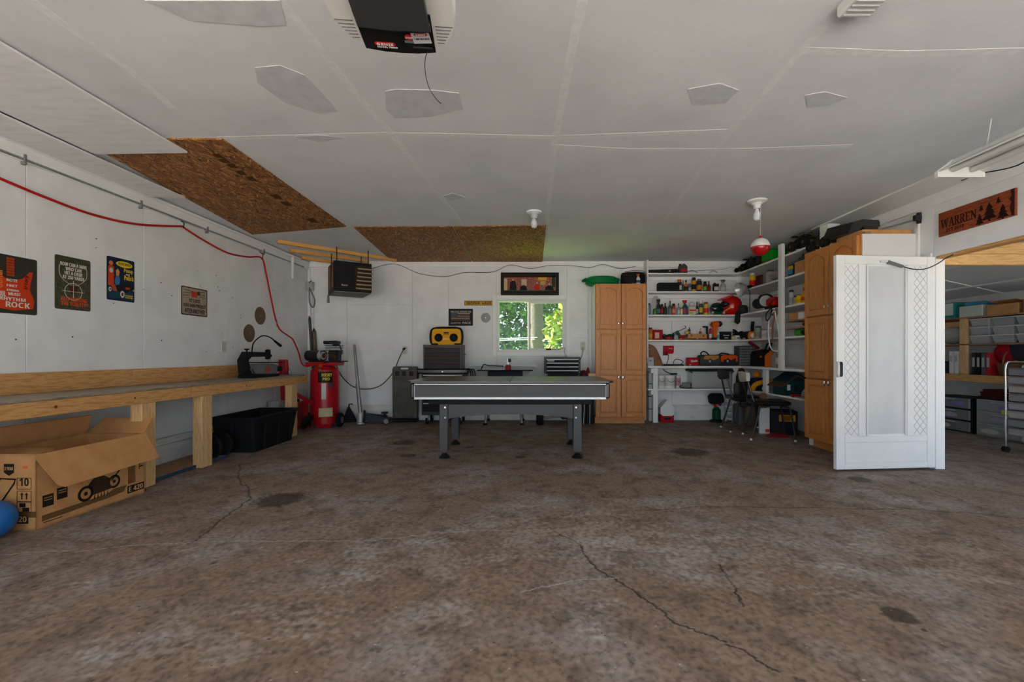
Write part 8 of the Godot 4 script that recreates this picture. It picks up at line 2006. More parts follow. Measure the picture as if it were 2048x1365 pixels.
func build_chairs() -> void:
	var a := make_chair("black padded chair with a cream backrest under the side bench", Vector3(2.9, 0, -5.42), -0.22)
	part(a, "backrest", MB.new().loft([[Vector3(-0.29, 0.7, 0.19), Vector3(-0.25, 0.7, 0.19), Vector3(-0.255, 0.8, 0.2), Vector3(-0.295, 0.8, 0.2)], [Vector3(-0.315, 0.68, 0.0), Vector3(-0.28, 0.68, 0.0), Vector3(-0.285, 0.81, 0.0), Vector3(-0.32, 0.81, 0.0)], [Vector3(-0.29, 0.7, -0.19), Vector3(-0.25, 0.7, -0.19), Vector3(-0.255, 0.8, -0.2), Vector3(-0.295, 0.8, -0.2)]]), rgb(198, 194, 182, 0.5))
	var b := make_chair("black padded chair with a black backrest behind the cream-backed chair", Vector3(2.88, 0, -5.98), -0.12)
	part(b, "backrest", MB.new().loft([[Vector3(-0.29, 0.7, 0.19), Vector3(-0.25, 0.7, 0.19), Vector3(-0.255, 0.8, 0.2), Vector3(-0.295, 0.8, 0.2)], [Vector3(-0.315, 0.68, 0.0), Vector3(-0.28, 0.68, 0.0), Vector3(-0.285, 0.81, 0.0), Vector3(-0.32, 0.81, 0.0)], [Vector3(-0.29, 0.7, -0.19), Vector3(-0.25, 0.7, -0.19), Vector3(-0.255, 0.8, -0.2), Vector3(-0.295, 0.8, -0.2)]]), rgb(40, 40, 42, 0.6))
	var t := thing("cloth_bundle", "small brown cloth bundle on the black seat of the cream-backed chair", "cloth", Vector3(2.9, 0.466, -5.5))
	part(t, "bundle", MB.new().ball(Vector3(-0.02, 0.035, 0), Vector3(0.05, 0.04, 0.045), 12, 8), rgb(110, 84, 70, 0.9))
	part(t, "fold", MB.new().ball(Vector3(0.02, 0.02, 0.02), Vector3(0.03, 0.022, 0.03), 10, 6), rgb(130, 100, 82, 0.9))

func build_right() -> void:
	# --- oak cabinet along the right wall, doors facing the room ---
	var xf := 3.085
	var za := -4.14
	var zb := -4.94
	var t := thing("pantry_cabinet", "tall oak pantry cabinet along the right wall beside the open white door", "cabinet", Vector3(xf, 0, (za + zb) / 2), "", -PI / 2)
	oak_cabinet(t, za - zb, 2.14, 0.495, 1.42, 0.76)
	part(t, "side_panel", MB.new().box(Vector3((za - zb) / 2 + 0.004, 1.1, -0.25), Vector3(0.008, 2.08, 0.495), 0.001), M.plain_white)
	var y := 2.14
	var pl := thing("loose_plank", "flat brown board lying on top of the oak side cabinet", "board", Vector3(3.34, y, -4.34))
	part(pl, "board", MB.new().box(Vector3(0.0, 0.025, 0), Vector3(0.46, 0.05, 0.36), 0.004), M.card)
	part(pl, "edge_strip", MB.new().box(Vector3(-0.2, 0.012, 0.19), Vector3(0.06, 0.024, 0.03), 0.003), M.shelf_wood)
	var fd := thing("car_fender", "glossy black curved car part on top of the oak side cabinet", "car part", Vector3(3.3, y + 0.05, -4.55))
	var arc := []
	for q in [[-0.3, 0.0], [-0.22, 0.12], [-0.06, 0.17], [0.12, 0.19], [0.26, 0.19], [0.26, 0.14], [0.22, 0.13], [0.2, 0.02], [0.12, 0.02], [-0.05, 0.1], [-0.2, 0.0]]:
		arc.append(Vector2(q[0], q[1]))
	part(fd, "panel", MB.new().prism(arc, -0.12, 0.12, Transform3D(Basis(Vector3.UP, 0.45), Vector3.ZERO)), M.black_gloss)
	part(fd, "lip", MB.new().tube([Vector3(0.2, 0.19, 0.0), Vector3(0.28, 0.2, -0.03)], 0.016, 6), M.black)
	for q in [[-4.75, 3.2, "square white carton behind the black car part on the oak side cabinet", 0.1], [-4.7, 3.42, "flat white carton beside the wall on the oak side cabinet", 0.11]]:
		box_item("small_carton", q[2], "box", Vector3(q[1], y, q[0]), Vector3(0.14, 0.26, 0.12), M.plain_white, [], 0.1)
	toy_truck("rc_truck", "green and brown toy truck beside the black car part on the oak side cabinet", Vector3(xf + 0.11, y, -4.8), 0.34, rgb(70, 66, 46, 0.6), rgb(60, 36, 24, 0.4), 34)
	var gt := thing("paint_tray", "blue-grey strip tray hanging over the top shelf edge by the oak side cabinet", "tray", Vector3(XS + 0.02, 2.243, -5.02))
	part(gt, "tray", MB.new().box(Vector3(0.06, 0.012, 0), Vector3(0.16, 0.024, 0.1), 0.004), rgb(60, 74, 84, 0.5))
	# bar clamp on the wall
	var bc := thing("bar_clamp", "grey bar clamp resting from the cabinet top to the wall trim", "clamp", Vector3(3.4, y + 0.052, -4.2))
	part(bc, "bar", MB.new().tube([Vector3(-0.1, 0.01, -0.1), Vector3(0.16, 0.07, 0.12)], 0.008, 6), M.grey)
	part(bc, "jaw", MB.new().box(Vector3(0.155, 0.08, 0.115), Vector3(0.06, 0.05, 0.04), 0.006).box(Vector3(0.17, 0.08, 0.115), Vector3(0.03, 0.1, 0.03), 0.004), M.dark)
	build_door()
	# --- wooden sign ---
	var a := on_right(1881, 470)
	var b := on_right(2036, 470)
	var top := on_right(1881, 427)
	var w := absf(a.z - b.z)
	var h := 0.205
	t = thing("wooden_sign", "dark red-brown wooden sign with carved pine trees above the doorway", "sign", Vector3(XR, (top.y + on_right(1881, 476).y) / 2 - h / 2, (a.z + b.z) / 2))
	var sf := frame(Vector3(-0.02, h / 2, 0), Vector3(0, 0, 1))
	part(t, "board", MB.new().box(Vector3(0, 0, -0.01), Vector3(w, h, 0.02), 0.004, sf), M.sign_wood)
	var burn := rgb(40, 18, 12, 0.6)
	lettering(t, "WARREN", w * 0.5, 0.075, sf, Vector2(-w * 0.21, 0.0), burn, 0.001, true)
	lettering(t, "EST 2018", w * 0.25, 0.03, sf, Vector2(-w * 0.25, -0.065), burn, 0.001)
	for q in [[0.08, -0.06, 0.085], [0.2, -0.02, 0.14], [0.1, 0.03, 0.05], [0.31, 0.05, 0.05], [0.36, -0.05, 0.11]]:
		var tr := []
		var s: float = q[2]
		for p in [[-0.06, -0.5], [0.06, -0.5], [0.06, -0.38], [0.4, -0.38], [0.18, -0.1], [0.3, -0.1], [0.12, 0.18], [0.2, 0.18], [0.0, 0.55], [-0.2, 0.18], [-0.12, 0.18], [-0.3, -0.1], [-0.18, -0.1], [-0.4, -0.38], [-0.06, -0.38]]:
			tr.append(Vector2(q[0] * w + p[0] * s, q[1] + p[1] * s))
		part(t, "carved_tree", MB.new().prism(tr, 0.0, 0.001, sf), burn)
	part(t, "burnt_edge", MB.new().prism([Vector2(w * 0.5 - 0.004, -h / 2 + 0.004), Vector2(w * 0.5 - 0.004, h / 2 - 0.004), Vector2(w * 0.45, h / 2 - 0.004), Vector2(w * 0.46, 0.05), Vector2(w * 0.43, 0.03), Vector2(w * 0.46, 0.01), Vector2(w * 0.44, -0.03), Vector2(w * 0.46, -h / 2 + 0.004)], 0.0, 0.0008, sf), rgb(60, 26, 16, 0.6))
	# --- fluorescent fixture hanging along the right side ---
	var fx := 2.82
	var fl := thing("shop_light", "white twin-tube shop light hanging below the ceiling on the right", "light fixture", Vector3(fx, 2.24, -2.3))
	part(fl, "housing", MB.new().prism([Vector2(-0.06, 0.05), Vector2(0.06, 0.05), Vector2(0.08, 0.02), Vector2(0.15, -0.02), Vector2(0.15, -0.03), Vector2(0.06, 0.005), Vector2(-0.06, 0.005), Vector2(-0.15, -0.03), Vector2(-0.15, -0.02), Vector2(-0.08, 0.02)], -0.62, 0.62), M.plain_white)
	for s in [-1, 1]:
		part(fl, "end_cap", MB.new().prism([Vector2(-0.06, 0.055), Vector2(0.06, 0.055), Vector2(0.155, -0.02), Vector2(0.155, -0.06), Vector2(-0.155, -0.06), Vector2(-0.155, -0.02)], -0.012, 0.012, Transform3D(Basis(), Vector3(0, 0, s * 0.62))), M.plain_white)
		part(fl, "tube", MB.new().cyl(Vector3(s * 0.065, -0.016, -0.6), Vector3(s * 0.065, -0.016, 0.6), 0.018, 0.018, 14), rgb(214, 214, 210, 0.3))
		part(fl, "hanger", MB.new().tube([Vector3(0, 0.05, s * 0.45), Vector3(0.0, HC - 2.24, s * 0.42)], 0.004, 5), M.plain_white)
	var wr := thing("droop_wire", "thin black wire drooping along the top of the right wall to the shop light", "wire", on_right(1800, 420))
	var cp := []
	for q in [[1764, 447], [1778, 441], [1790, 431], [1812, 430], [1820, 419], [1836, 415], [1850, 399], [1886, 384], [1900, 368], [1922, 363]]:
		cp.append(on_right(q[0], q[1]) + Vector3(-0.012, 0, 0) - wr.position)
	cp.append(Vector3(2.98, 2.22, -2.93) - wr.position)
	part(wr, "wire", MB.new().tube(curve(cp), 0.004, 5), M.black)
	var w2 := thing("light_cord", "thin wavy black cord along the wall edge of the shop light", "cord", Vector3(3.0, 2.2, -2.2))
	var cq := []
	for i in 9:
		cq.append(Vector3(-0.015 + 0.012 * (i % 2), 0.012 - 0.03 * (i % 2), -0.72 + i * 0.18))
	part(w2, "wire", MB.new().tube(curve(cq), 0.004, 5), M.black)
	# --- bobber pull-chain lamp ---
	var c := on_ceil(1514, 402)
	var lb := thing("ceiling_lamp", "white porcelain ceiling lamp with a red and white bobber pull by the shelves", "lamp", Vector3(c.x, HC, c.z))
	part(lb, "plate", MB.new().lathe([Vector2(0.0, -0.025), Vector2(0.05, -0.025), Vector2(0.085, -0.012), Vector2(0.09, 0.0), Vector2(0, 0)], 22), M.plain_white)
	part(lb, "holder", MB.new().lathe([Vector2(0.0, -0.075), Vector2(0.03, -0.075), Vector2(0.035, -0.04), Vector2(0.05, -0.024), Vector2(0, -0.024)], 18), M.plain_white)
	part(lb, "bulb", MB.new().lathe([Vector2(0.0, -0.19), Vector2(0.022, -0.182), Vector2(0.034, -0.155), Vector2(0.03, -0.12), Vector2(0.016, -0.09), Vector2(0.014, -0.074)], 18), rgb(222, 224, 226, 0.15))
	part(lb, "pull_cord", MB.new().cyl(Vector3(0.02, -0.06, 0.03), Vector3(0.015, -0.36, 0.03), 0.0035, 0.0035, 6), M.lgrey)
	var bo := part(lb, "bobber", MB.new().ball(Vector3(0.015, -0.44, 0.03), Vector3.ONE * 0.083, 26, 9, 0.5, 1.0), rgb(216, 212, 214, 0.2), "white upper half of the bobber")
	part(bo, "lower_half", MB.new().ball(Vector3(0.015, -0.44, 0.03), Vector3.ONE * 0.083, 26, 9, 0.0, 0.5), rgb(160, 14, 16, 0.2))
	part(bo, "button", MB.new().cyl(Vector3(0.015, -0.36, 0.03), Vector3(0.015, -0.335, 0.03), 0.013, 0.01, 10), M.red)
	# --- second bare bulb near the OSB ---
	c = on_ceil(1068, 424)
	lb = thing("ceiling_lamp", "bare bulb in a porcelain holder on the ceiling beside the OSB sheet", "lamp", Vector3(c.x, HC, c.z))
	part(lb, "plate", MB.new().lathe([Vector2(0.0, -0.025), Vector2(0.045, -0.025), Vector2(0.075, -0.012), Vector2(0.08, 0.0), Vector2(0, 0)], 22), M.ceil)
	part(lb, "holder", MB.new().lathe([Vector2(0.0, -0.07), Vector2(0.03, -0.07), Vector2(0.045, -0.024), Vector2(0, -0.024)], 18), M.lgrey)
	part(lb, "bulb", MB.new().lathe([Vector2(0.0, -0.17), Vector2(0.022, -0.162), Vector2(0.034, -0.135), Vector2(0.03, -0.1), Vector2(0.016, -0.07)], 18), rgb(200, 204, 208, 0.15))
	# vent at the upper edge of the picture
	c = on_ceil(1716, 2)
	var sm := thing("louvred_vent", "small white louvred box on the ceiling on the right", "vent", Vector3(c.x, HC - 0.05, c.z))
	part(sm, "case", MB.new().box(Vector3(0, 0.025, 0.03), Vector3(0.14, 0.05, 0.12), 0.008), M.plain_white)
	for i in 4:
		part(sm, "slat", MB.new().box(Vector3(0, -0.002, -0.01 + i * 0.025), Vector3(0.11, 0.006, 0.01), 0.001), M.lgrey)
	build_opener()

func build_door() -> void:
	# hinged at the jamb, open into the room, almost parallel to the back wall
	var hinge := Vector3(3.575, 0.02, -3.945)
	var w := 0.93
	var h := 1.86
	var o := structure("door_1")
	o.position = hinge
	o.rotation.y = 0.085
	# local: x from -w (free edge) to 0 (hinge), front faces +z
	var th := 0.038
	var fr := func(called: String, x0: float, y0: float, x1: float, y1: float, z: float, d: float, m: Material) -> MeshInstance3D:
		return part(o, called, MB.new().box(Vector3((x0 + x1) / 2, (y0 + y1) / 2, z), Vector3(x1 - x0, y1 - y0, d), 0.003), m)
	fr.call("core", -w + 0.01, 0.01, -0.01, h - 0.01, 0.0, 0.02, M.white)
	fr.call("stile", -w, 0.0, -w + 0.075, h, 0.0, th, M.white)
	fr.call("stile", -0.075, 0.0, 0.0, h, 0.0, th, M.white)
	fr.call("rail", -w + 0.076, h - 0.075, -0.076, h, 0.0, th, M.white)
	fr.call("rail", -w + 0.076, 0.0, -0.076, 0.05, 0.0, th, M.white)
	fr.call("rail", -w + 0.076, 0.235, -0.076, 0.285, 0.0, th, M.white)
	fr.call("kick_panel", -w + 0.085, 0.055, -0.085, 0.23, 0.012, 0.012, M.white)
	# mullions either side of the middle panel
	fr.call("mullion", -w + 0.205, 0.286, -w + 0.27, h - 0.076, 0.004, th, M.white)
	fr.call("mullion", -0.27, 0.286, -0.205, h - 0.076, 0.004, th, M.white)
	fr.call("middle_panel", -w + 0.272, 0.3, -0.272, h - 0.09, 0.008, 0.006, textured(noise_tex(71, 0.01, [[0.0, 206, 207, 209], [0.5, 214, 215, 217], [1.0, 220, 221, 222]], 4), Vector3(0.6, 0.3, 0.6), 0.35))
	for s in [-1, 1]:
		fr.call("bead", -w / 2 + s * 0.181 - 0.006, 0.29, -w / 2 + s * 0.181 + 0.006, h - 0.08, 0.022, 0.01, M.white)
	# painted lattice in the narrow side panels
	for q in [[-w + 0.08, -w + 0.2], [-0.2, -0.08]]:
		var lx: float = q[0]
		var hx: float = q[1]
		fr.call("lattice_panel", lx, 0.29, hx, h - 0.08, 0.008, 0.008, M.white)
		var n := 10
		var y0 := 0.295
		var dy := (h - 0.085 - y0) / n
		for i in n:
			for s in [0, 1]:
				for half in [0, 1]:
					var ya: float = y0 + dy * i
					var a := Vector3(lx if s == 0 else hx, ya, 0.0135)
					var b := Vector3(hx if s == 0 else lx, ya + dy, 0.0135)
					if half == 1:
						a = Vector3((lx + hx) / 2, ya, 0.0135)
						b = Vector3(lx if s == 0 else hx, ya + dy / 2, 0.0135)
						part(o, "lattice_strip", MB.new().box(Vector3.ZERO, Vector3(0.0035, 0.003, (b - a).length()), 0.001, Transform3D(Basis.looking_at((b - a).normalized(), Vector3.BACK), (a + b) / 2)), rgb(204, 204, 204))
						a = Vector3((lx + hx) / 2, ya + dy, 0.0135)
						b = Vector3(lx if s == 0 else hx, ya + dy / 2, 0.0135)
					part(o, "lattice_strip", MB.new().box(Vector3.ZERO, Vector3(0.0035, 0.003, (b - a).length()), 0.001, Transform3D(Basis.looking_at((b - a).normalized(), Vector3.BACK), (a + b) / 2)), rgb(204, 204, 204))
	part(o, "handle_plate", MB.new().prism(rrect(0.032, 0.13, 0.014), 0.0, 0.004, Transform3D(Basis(), Vector3(-w + 0.04, 0.87, th / 2))), M.dark)
	part(o, "handle", MB.new().tube(curve([Vector3(-w + 0.012, 0.81, 0.02), Vector3(-w - 0.008, 0.83, 0.05), Vector3(-w - 0.008, 0.91, 0.05), Vector3(-w + 0.012, 0.93, 0.02)]), 0.011, 8), M.plain_white)
	part(o, "closer", MB.new().cyl(Vector3(-w * 0.5, h - 0.055, 0.035), Vector3(-w * 0.38, h - 0.1, 0.06), 0.014, 0.014, 12), M.grey)
	part(o, "closer_bracket", MB.new().box(Vector3(-w * 0.52, h - 0.05, 0.025), Vector3(0.09, 0.02, 0.02), 0.003), M.plain_white)
	var ch := []
	for i in 9:
		var u := i / 8.0
		ch.append(Vector3(lerpf(-w * 0.38, -0.02, u), h - 0.1 - 0.06 * sin(u * PI) + 0.07 * u, 0.06 + 0.08 * u))
	ch.append(Vector3(0.06, h + 0.02, 0.2))
	part(o, "chain", MB.new().tube(curve(ch, 4), 0.0045, 5), M.black_metal)
	for y in [0.25, 0.95, 1.65]:
		part(o, "hinge", MB.new().cyl(Vector3(0.006, y - 0.04, 0.016), Vector3(0.006, y + 0.04, 0.016), 0.008, 0.008, 8), M.white)

func build_opener() -> void:
	# hangs from straps; we look up at its flat underside
	var y := 1.02 + 0.968
	var zf := -1.415
	var cx := (785.0 - VX) / F * 1.36
	var t := thing("garage_door_opener", "black and white garage door opener hanging from the ceiling", "door opener", Vector3(cx + 0.012, y, zf), "", 0.1)
	# local z: 0 at the far end, positive toward the camera
	var down := Transform3D(Basis(Vector3.RIGHT, Vector3.BACK, Vector3.DOWN), Vector3.ZERO)
	# white lens pods
	for s in [-1, 1]:
		var pod := []
		for q in [[0.095, 0.0], [0.122, 0.012], [0.147, 0.034], [0.166, 0.066], [0.176, 0.105], [0.179, 0.15], [0.179, 0.34], [0.095, 0.34]]:
			pod.append(Vector2(s * q[0], q[1]))
		var inner := []
		for p in pod:
			inner.append(Vector2(p.x, p.y))
		part(t, "light_lens", MB.new().prism(inner, -0.17, -0.012, down), rgb(226, 226, 224, 0.35))
		# chamfered lower edge
		var rings := []
		for e in [[0.0, 0.9], [-0.012, 1.0]]:
			var ring := []
			for p in pod:
				var cc := Vector2(s * 0.13, 0.17)
				var pp: Vector2 = cc + (p - cc) * e[1]
				ring.append(Vector3(pp.x, -e[0], pp.y))
			rings.append(ring)
		if s > 0:
			rings.reverse()
		part(t, "lens_rim", MB.new().loft(rings), rgb(226, 226, 224, 0.35))
		for k in 6:
			part(t, "vent_slot", MB.new().box(Vector3(s * (0.128 + k * 0.003), 0.0, 0.045 + k * 0.014), Vector3(0.022 + k * 0.006, 0.002, 0.004), 0.0005), rgb(120, 120, 120, 0.6))
	# black middle: lower panel and stepped motor cover
	part(t, "base_panel", MB.new().prism([Vector2(-0.108, 0.004), Vector2(-0.05, -0.006), Vector2(0.0, -0.008), Vector2(0.05, -0.006), Vector2(0.108, 0.004), Vector2(0.108, 0.16), Vector2(-0.108, 0.16)], -0.17, 0.004, down), M.black_gloss)
	part(t, "motor_cover", MB.new().prism([Vector2(-0.102, 0.118), Vector2(0.0, 0.112), Vector2(0.102, 0.118), Vector2(0.098, 0.36), Vector2(-0.098, 0.36)], -0.17, 0.02, down), rgb(62, 62, 64, 0.3))
	part(t, "cover_lip", MB.new().prism([Vector2(-0.105, 0.108), Vector2(0.0, 0.1), Vector2(0.105, 0.108), Vector2(0.105, 0.13), Vector2(-0.105, 0.13)], -0.1, 0.014, down), rgb(74, 76, 80, 0.25))
	# print reads upright from below: x right, up toward the camera
	var face := Transform3D(Basis(Vector3.RIGHT, Vector3.BACK, Vector3.DOWN), Vector3(0, -0.004, 0))
	part(t, "logo_plate", MB.new().prism(rrect(0.064, 0.016, 0.008), 0.0, 0.001, face * Transform3D(Basis(), Vector3(-0.045, 0.03, 0))), rgb(190, 24, 32, 0.4))
	lettering(t, "GENIE", 0.05, 0.01, face, Vector2(-0.045, 0.03), M.plain_white, 0.002)
	lettering(t, "MODEL 7055D", 0.062, 0.006, face, Vector2(-0.04, 0.016), M.plain_white, 0.001)
	part(t, "stop_sticker", MB.new().prism(circle2(Vector2(0.033, 0.066), Vector2(0.013, 0.013), 8), 0.0, 0.001, face), rgb(206, 26, 30, 0.4))
	lettering(t, "STOP", 0.02, 0.007, face, Vector2(0.033, 0.066), M.plain_white, 0.002)
	part(t, "sticker", MB.new().box(Vector3(0.035, 0.047, 0.0006), Vector3(0.034, 0.01, 0.001), 0, face), rgb(90, 120, 110, 0.5))
	part(t, "label_sticker", MB.new().box(Vector3(0.07, 0.075, 0.0008), Vector3(0.055, 0.044, 0.0016), 0, face * Transform3D(Basis(Vector3(0, 0, 1), 0.12), Vector3(0.01, -0.016, 0))), rgb(206, 206, 206, 0.5))
	part(t, "logo_plate", MB.new().prism(rrect(0.04, 0.012, 0.006), 0.0018, 0.0024, face * Transform3D(Basis(Vector3(0, 0, 1), 0.12), Vector3(0.07, 0.083, 0))), rgb(190, 24, 32, 0.4))
	lettering(t, "GENIE", 0.03, 0.007, face * Transform3D(Basis(Vector3(0, 0, 1), 0.12), Vector3(0.07, 0.083, 0)), Vector2.ZERO, M.plain_white, 0.003)
	lettering(t, "1 800 354 3643", 0.046, 0.007, face * Transform3D(Basis(Vector3(0, 0, 1), 0.12), Vector3(0.072, 0.065, 0)), Vector2.ZERO, rgb(60, 50, 60, 0.5), 0.002)
	part(t, "terminal_strip", MB.new().box(Vector3(0.07, 0.024, 0.001), Vector3(0.06, 0.008, 0.003), 0.001, face), M.dark)
	part(t, "antenna_wire", MB.new().tube(curve([Vector3(0.088, -0.005, 0.022), Vector3(0.075, -0.03, 0.01), Vector3(0.072, -0.06, -0.02), Vector3(0.082, -0.09, -0.05), Vector3(0.1, -0.1, -0.09), Vector3(0.114, -0.108, -0.1)]), 0.0012, 5), M.black)
	for s in [-1, 1]:
		part(t, "strap", MB.new().box(Vector3(s * 0.1, 0.32, 0.15), Vector3(0.03, 0.31, 0.004)), M.galv)
	part(t, "rail", MB.new().box(Vector3(0, 0.13, 1.25), Vector3(0.03, 0.06, 1.8), 0.004), M.galv)

func build_store_items() -> void:
	# shelves along the far side wall of the next room; front edge at x = XQ
	var XQ := 5.62
	var t := thing("store_shelves", "raw pine storage shelves in the side room", "shelves", Vector3(XQ, 0, -5.6))
	var o := t.position
	for q in [[1.5, 0.02], [1.155, 0.02], [0.76, 0.025]]:
		part(t, "shelf", MB.new().box(Vector3(XQ + 0.26, q[0] - q[1] / 2, -5.35) - o, Vector3(0.52, q[1], 2.9), 0.003), M.shelf_wood)
	part(t, "front_rail", MB.new().box(Vector3(XQ - 0.02, 0.715, -5.35) - o, Vector3(0.04, 0.09, 2.9), 0.003), M.pine_z)
	part(t, "back_rail", MB.new().box(Vector3(XQ + 0.1, 1.42, -6.0) - o, Vector3(0.03, 0.07, 0.5), 0.003), M.pine_z)
	for z in [-5.78, -4.4]:
		part(t, "post", MB.new().box(Vector3(XQ + 0.02, 1.12, z) - o, Vector3(0.04, 0.72, 0.09), 0.003), M.pine_y)
	for z in [-6.25, -4.2]:
		part(t, "leg", MB.new().box(Vector3(XQ + 0.01, 0.33, z) - o, Vector3(0.06, 0.66, 0.09), 0.003), M.pine_y)
	# top shelf
	var k := func(r: float, g: float, b: float) -> Material:
		return rgb(r, g, b, 0.6)
	t = box_item("drink_carton", "teal and white carton printed with the word drink on the top pine shelf", "box", Vector3(XQ + 0.12, 1.5, -6.02), Vector3(0.24, 0.21, 0.26), k.call(40, 130, 130))
	part(t, "label_panel", MB.new().box(Vector3(-0.121, 0.12, 0.05), Vector3(0.003, 0.16, 0.12)), k.call(206, 216, 204))
	lettering(t, "DRINK", 0.17, 0.05, frame(Vector3(-0.122, 0.1, -0.08), Vector3(0, 1, 0), Vector3(0, 0, -1)), Vector2.ZERO, M.plain_white, 0.002)
	t = box_item("flat_carton", "pale open carton with raised flaps on the top pine shelf", "box", Vector3(XQ + 0.13, 1.5, -5.68), Vector3(0.26, 0.14, 0.3), k.call(196, 202, 190))
	part(t, "flap", MB.new().box(Vector3(-0.15, 0.17, 0.02), Vector3(0.12, 0.006, 0.28), 0.001, Transform3D(Basis(Vector3(0, 0, 1), -0.4), Vector3(0.04, -0.05, 0))), M.card)
	t = box_item("cardboard_box", "brown cardboard box with folded flaps on the top pine shelf", "box", Vector3(XQ + 0.14, 1.5, -5.3), Vector3(0.28, 0.12, 0.36), M.card)
	part(t, "flap", MB.new().box(Vector3(-0.1, 0.15, 0.0), Vector3(0.16, 0.006, 0.3), 0.001, Transform3D(Basis(Vector3(0, 0, 1), -0.3), Vector3(0.0, -0.03, 0))), M.card)
	box_item("cardboard_box", "long reddish cardboard box at the near end of the top pine shelf", "box", Vector3(XQ + 0.14, 1.5, -4.86), Vector3(0.28, 0.15, 0.44), k.call(150, 96, 62))
	box_item("blue_folder", "blue and white flat package lying on the cartons of the top pine shelf", "package", Vector3(XQ + 0.15, 1.645, -5.66), Vector3(0.24, 0.04, 0.26), k.call(60, 130, 170), [], 0.1)
	box_item("paper_stack", "white paper stack lying on the brown cardboard box in the side room", "papers", Vector3(XQ + 0.17, 1.655, -5.2), Vector3(0.2, 0.02, 0.22), M.plain_white, [], 0.1)
	# clear shoe-box bins in three layers
	var fills := [[150, 110, 100], [170, 176, 190], [120, 130, 120], [190, 150, 150], [100, 120, 140], [206, 200, 190], [140, 60, 70], [70, 120, 110], [180, 180, 176], [130, 126, 140], [60, 90, 80], [176, 140, 100]]
	var rows := ["bottom", "middle", "top"]
	var cols := ["farthest from the doorway chrome cart, first past the pine post", "second past the pine post", "third past the pine post", "fourth past the pine post"]
	for r in 3:
		for c in 4:
			var z := -5.58 + c * 0.27
			t = thing("clear_bin", "clear lidded bin, %s layer, %s" % [rows[r], cols[c]], "bin", Vector3(XQ + 0.17, 1.155 + r * 0.105, z), "clear bins on the pine shelf")
			part(t, "shell", MB.new().loft([rect_ring(0.29, 0.22, 0.0), rect_ring(0.33, 0.255, 0.092)]), M.clear)
			part(t, "lid", MB.new().box(Vector3(0, 0.097, 0), Vector3(0.34, 0.012, 0.262), 0.004), rgb(206, 210, 214, 0.4))
			var f: Array = fills[r * 4 + c]
			part(t, "contents", MB.new().box(Vector3(0, 0.036, 0), Vector3(0.25, 0.06, 0.19), 0.02), k.call(f[0], f[1], f[2]))
	t = thing("plastic_bag", "clear plastic bag of green plants left of the pine post", "bag", Vector3(XQ + 0.14, 1.155, -6.05))
	part(t, "bag", MB.new().ball(Vector3(0, 0.12, 0), Vector3(0.14, 0.12, 0.18), 16, 10), M.clear)
	part(t, "contents", MB.new().ball(Vector3(0, 0.09, 0), Vector3(0.1, 0.08, 0.13), 12, 8), k.call(110, 130, 100))
	# counter level
	var y := 0.76
	var books := [["dark ring binder standing right of the pine post", 40, 42, 46], ["black ring binder beside the dark binder in the side room", 28, 28, 30], ["grey ring binder in the middle of the binder row", 90, 92, 96], ["red and white ring binder at the end of the binder row", 190, 40, 44]]
	for i in 4:
		t = thing("ring_binder", books[i][0], "binder", Vector3(XQ + 0.13, y, -5.66 + i * 0.06), "binders in the side room")
		part(t, "cover", MB.new().box(Vector3(0, 0.14, 0), Vector3(0.22, 0.28, 0.05), 0.004), k.call(books[i][1], books[i][2], books[i][3]))
		part(t, "spine_label", MB.new().box(Vector3(-0.111, 0.16, 0), Vector3(0.002, 0.12, 0.03)), M.lgrey)
	for i in 2:
		t = thing("ring_binder", ["white ring binder left of the pine post, next to the jars", "white ring binder touching the pine post on its left"][i], "binder", Vector3(XQ + 0.13, y, -5.96 + i * 0.07), "binders in the side room")
		part(t, "cover", MB.new().box(Vector3(0, 0.15, 0), Vector3(0.22, 0.3, 0.06), 0.004), M.plain_white)
		part(t, "spine_label", MB.new().box(Vector3(-0.111, 0.2, 0), Vector3(0.002, 0.08, 0.03)), M.lgrey)
	for i in 3:
		can_item("jar", ["grey jar farthest left on the side room counter", "dark jar between two grey jars on the side room counter", "grey jar next to the white binders"][i], Vector3(XQ + 0.1, y, -6.22 + i * 0.085), 0.075, 0.17, k.call(96 - i * 16, 98 - i * 14, 104), M.black, k.call(60, 62, 66), "short", "jar")
	t = thing("basket", "brown basket on the side room counter holding red cushions", "basket", Vector3(XQ + 0.16, y, -5.3))
	part(t, "body", MB.new().lathe([Vector2(0, 0), Vector2(0.13, 0), Vector2(0.16, 0.15), Vector2(0.15, 0.15), Vector2(0.12, 0.02), Vector2(0, 0.02)], 20), k.call(120, 84, 56))
	part(t, "handle", MB.new().tube(curve([Vector3(-0.15, 0.14, 0), Vector3(-0.1, 0.28, 0), Vector3(0.1, 0.28, 0), Vector3(0.15, 0.14, 0)]), 0.01, 6), k.call(120, 84, 56))
	for q in [[-5.36, 0.12, 0.28, 0.12, [170, 24, 40], "round red cushion in the brown basket"], [-5.17, 0.12, 0.32, 0.15, [52, 54, 58], "large dark grey round cushion above the basket"], [-5.02, 0.13, 0.27, 0.12, [160, 22, 40], "red cushion leaning on the grey cushion in the side room"]]:
		t = thing("cushion", q[5], "cushion", Vector3(XQ + q[1], y + q[2] - q[3], q[0]))
		part(t, "pad", MB.new().ball(Vector3(0, q[3], 0), Vector3(0.07, q[3], q[3] * 1.1), 18, 12), rgb(q[4][0], q[4][1], q[4][2], 0.9))
		part(t, "button", MB.new().ball(Vector3(-0.07, q[3], 0), Vector3(0.008, 0.012, 0.012), 8, 6), M.dark)
	t = thing("drum", "dark round drum on the side room counter behind the cart", "drum", Vector3(XQ + 0.34, y, -4.76))
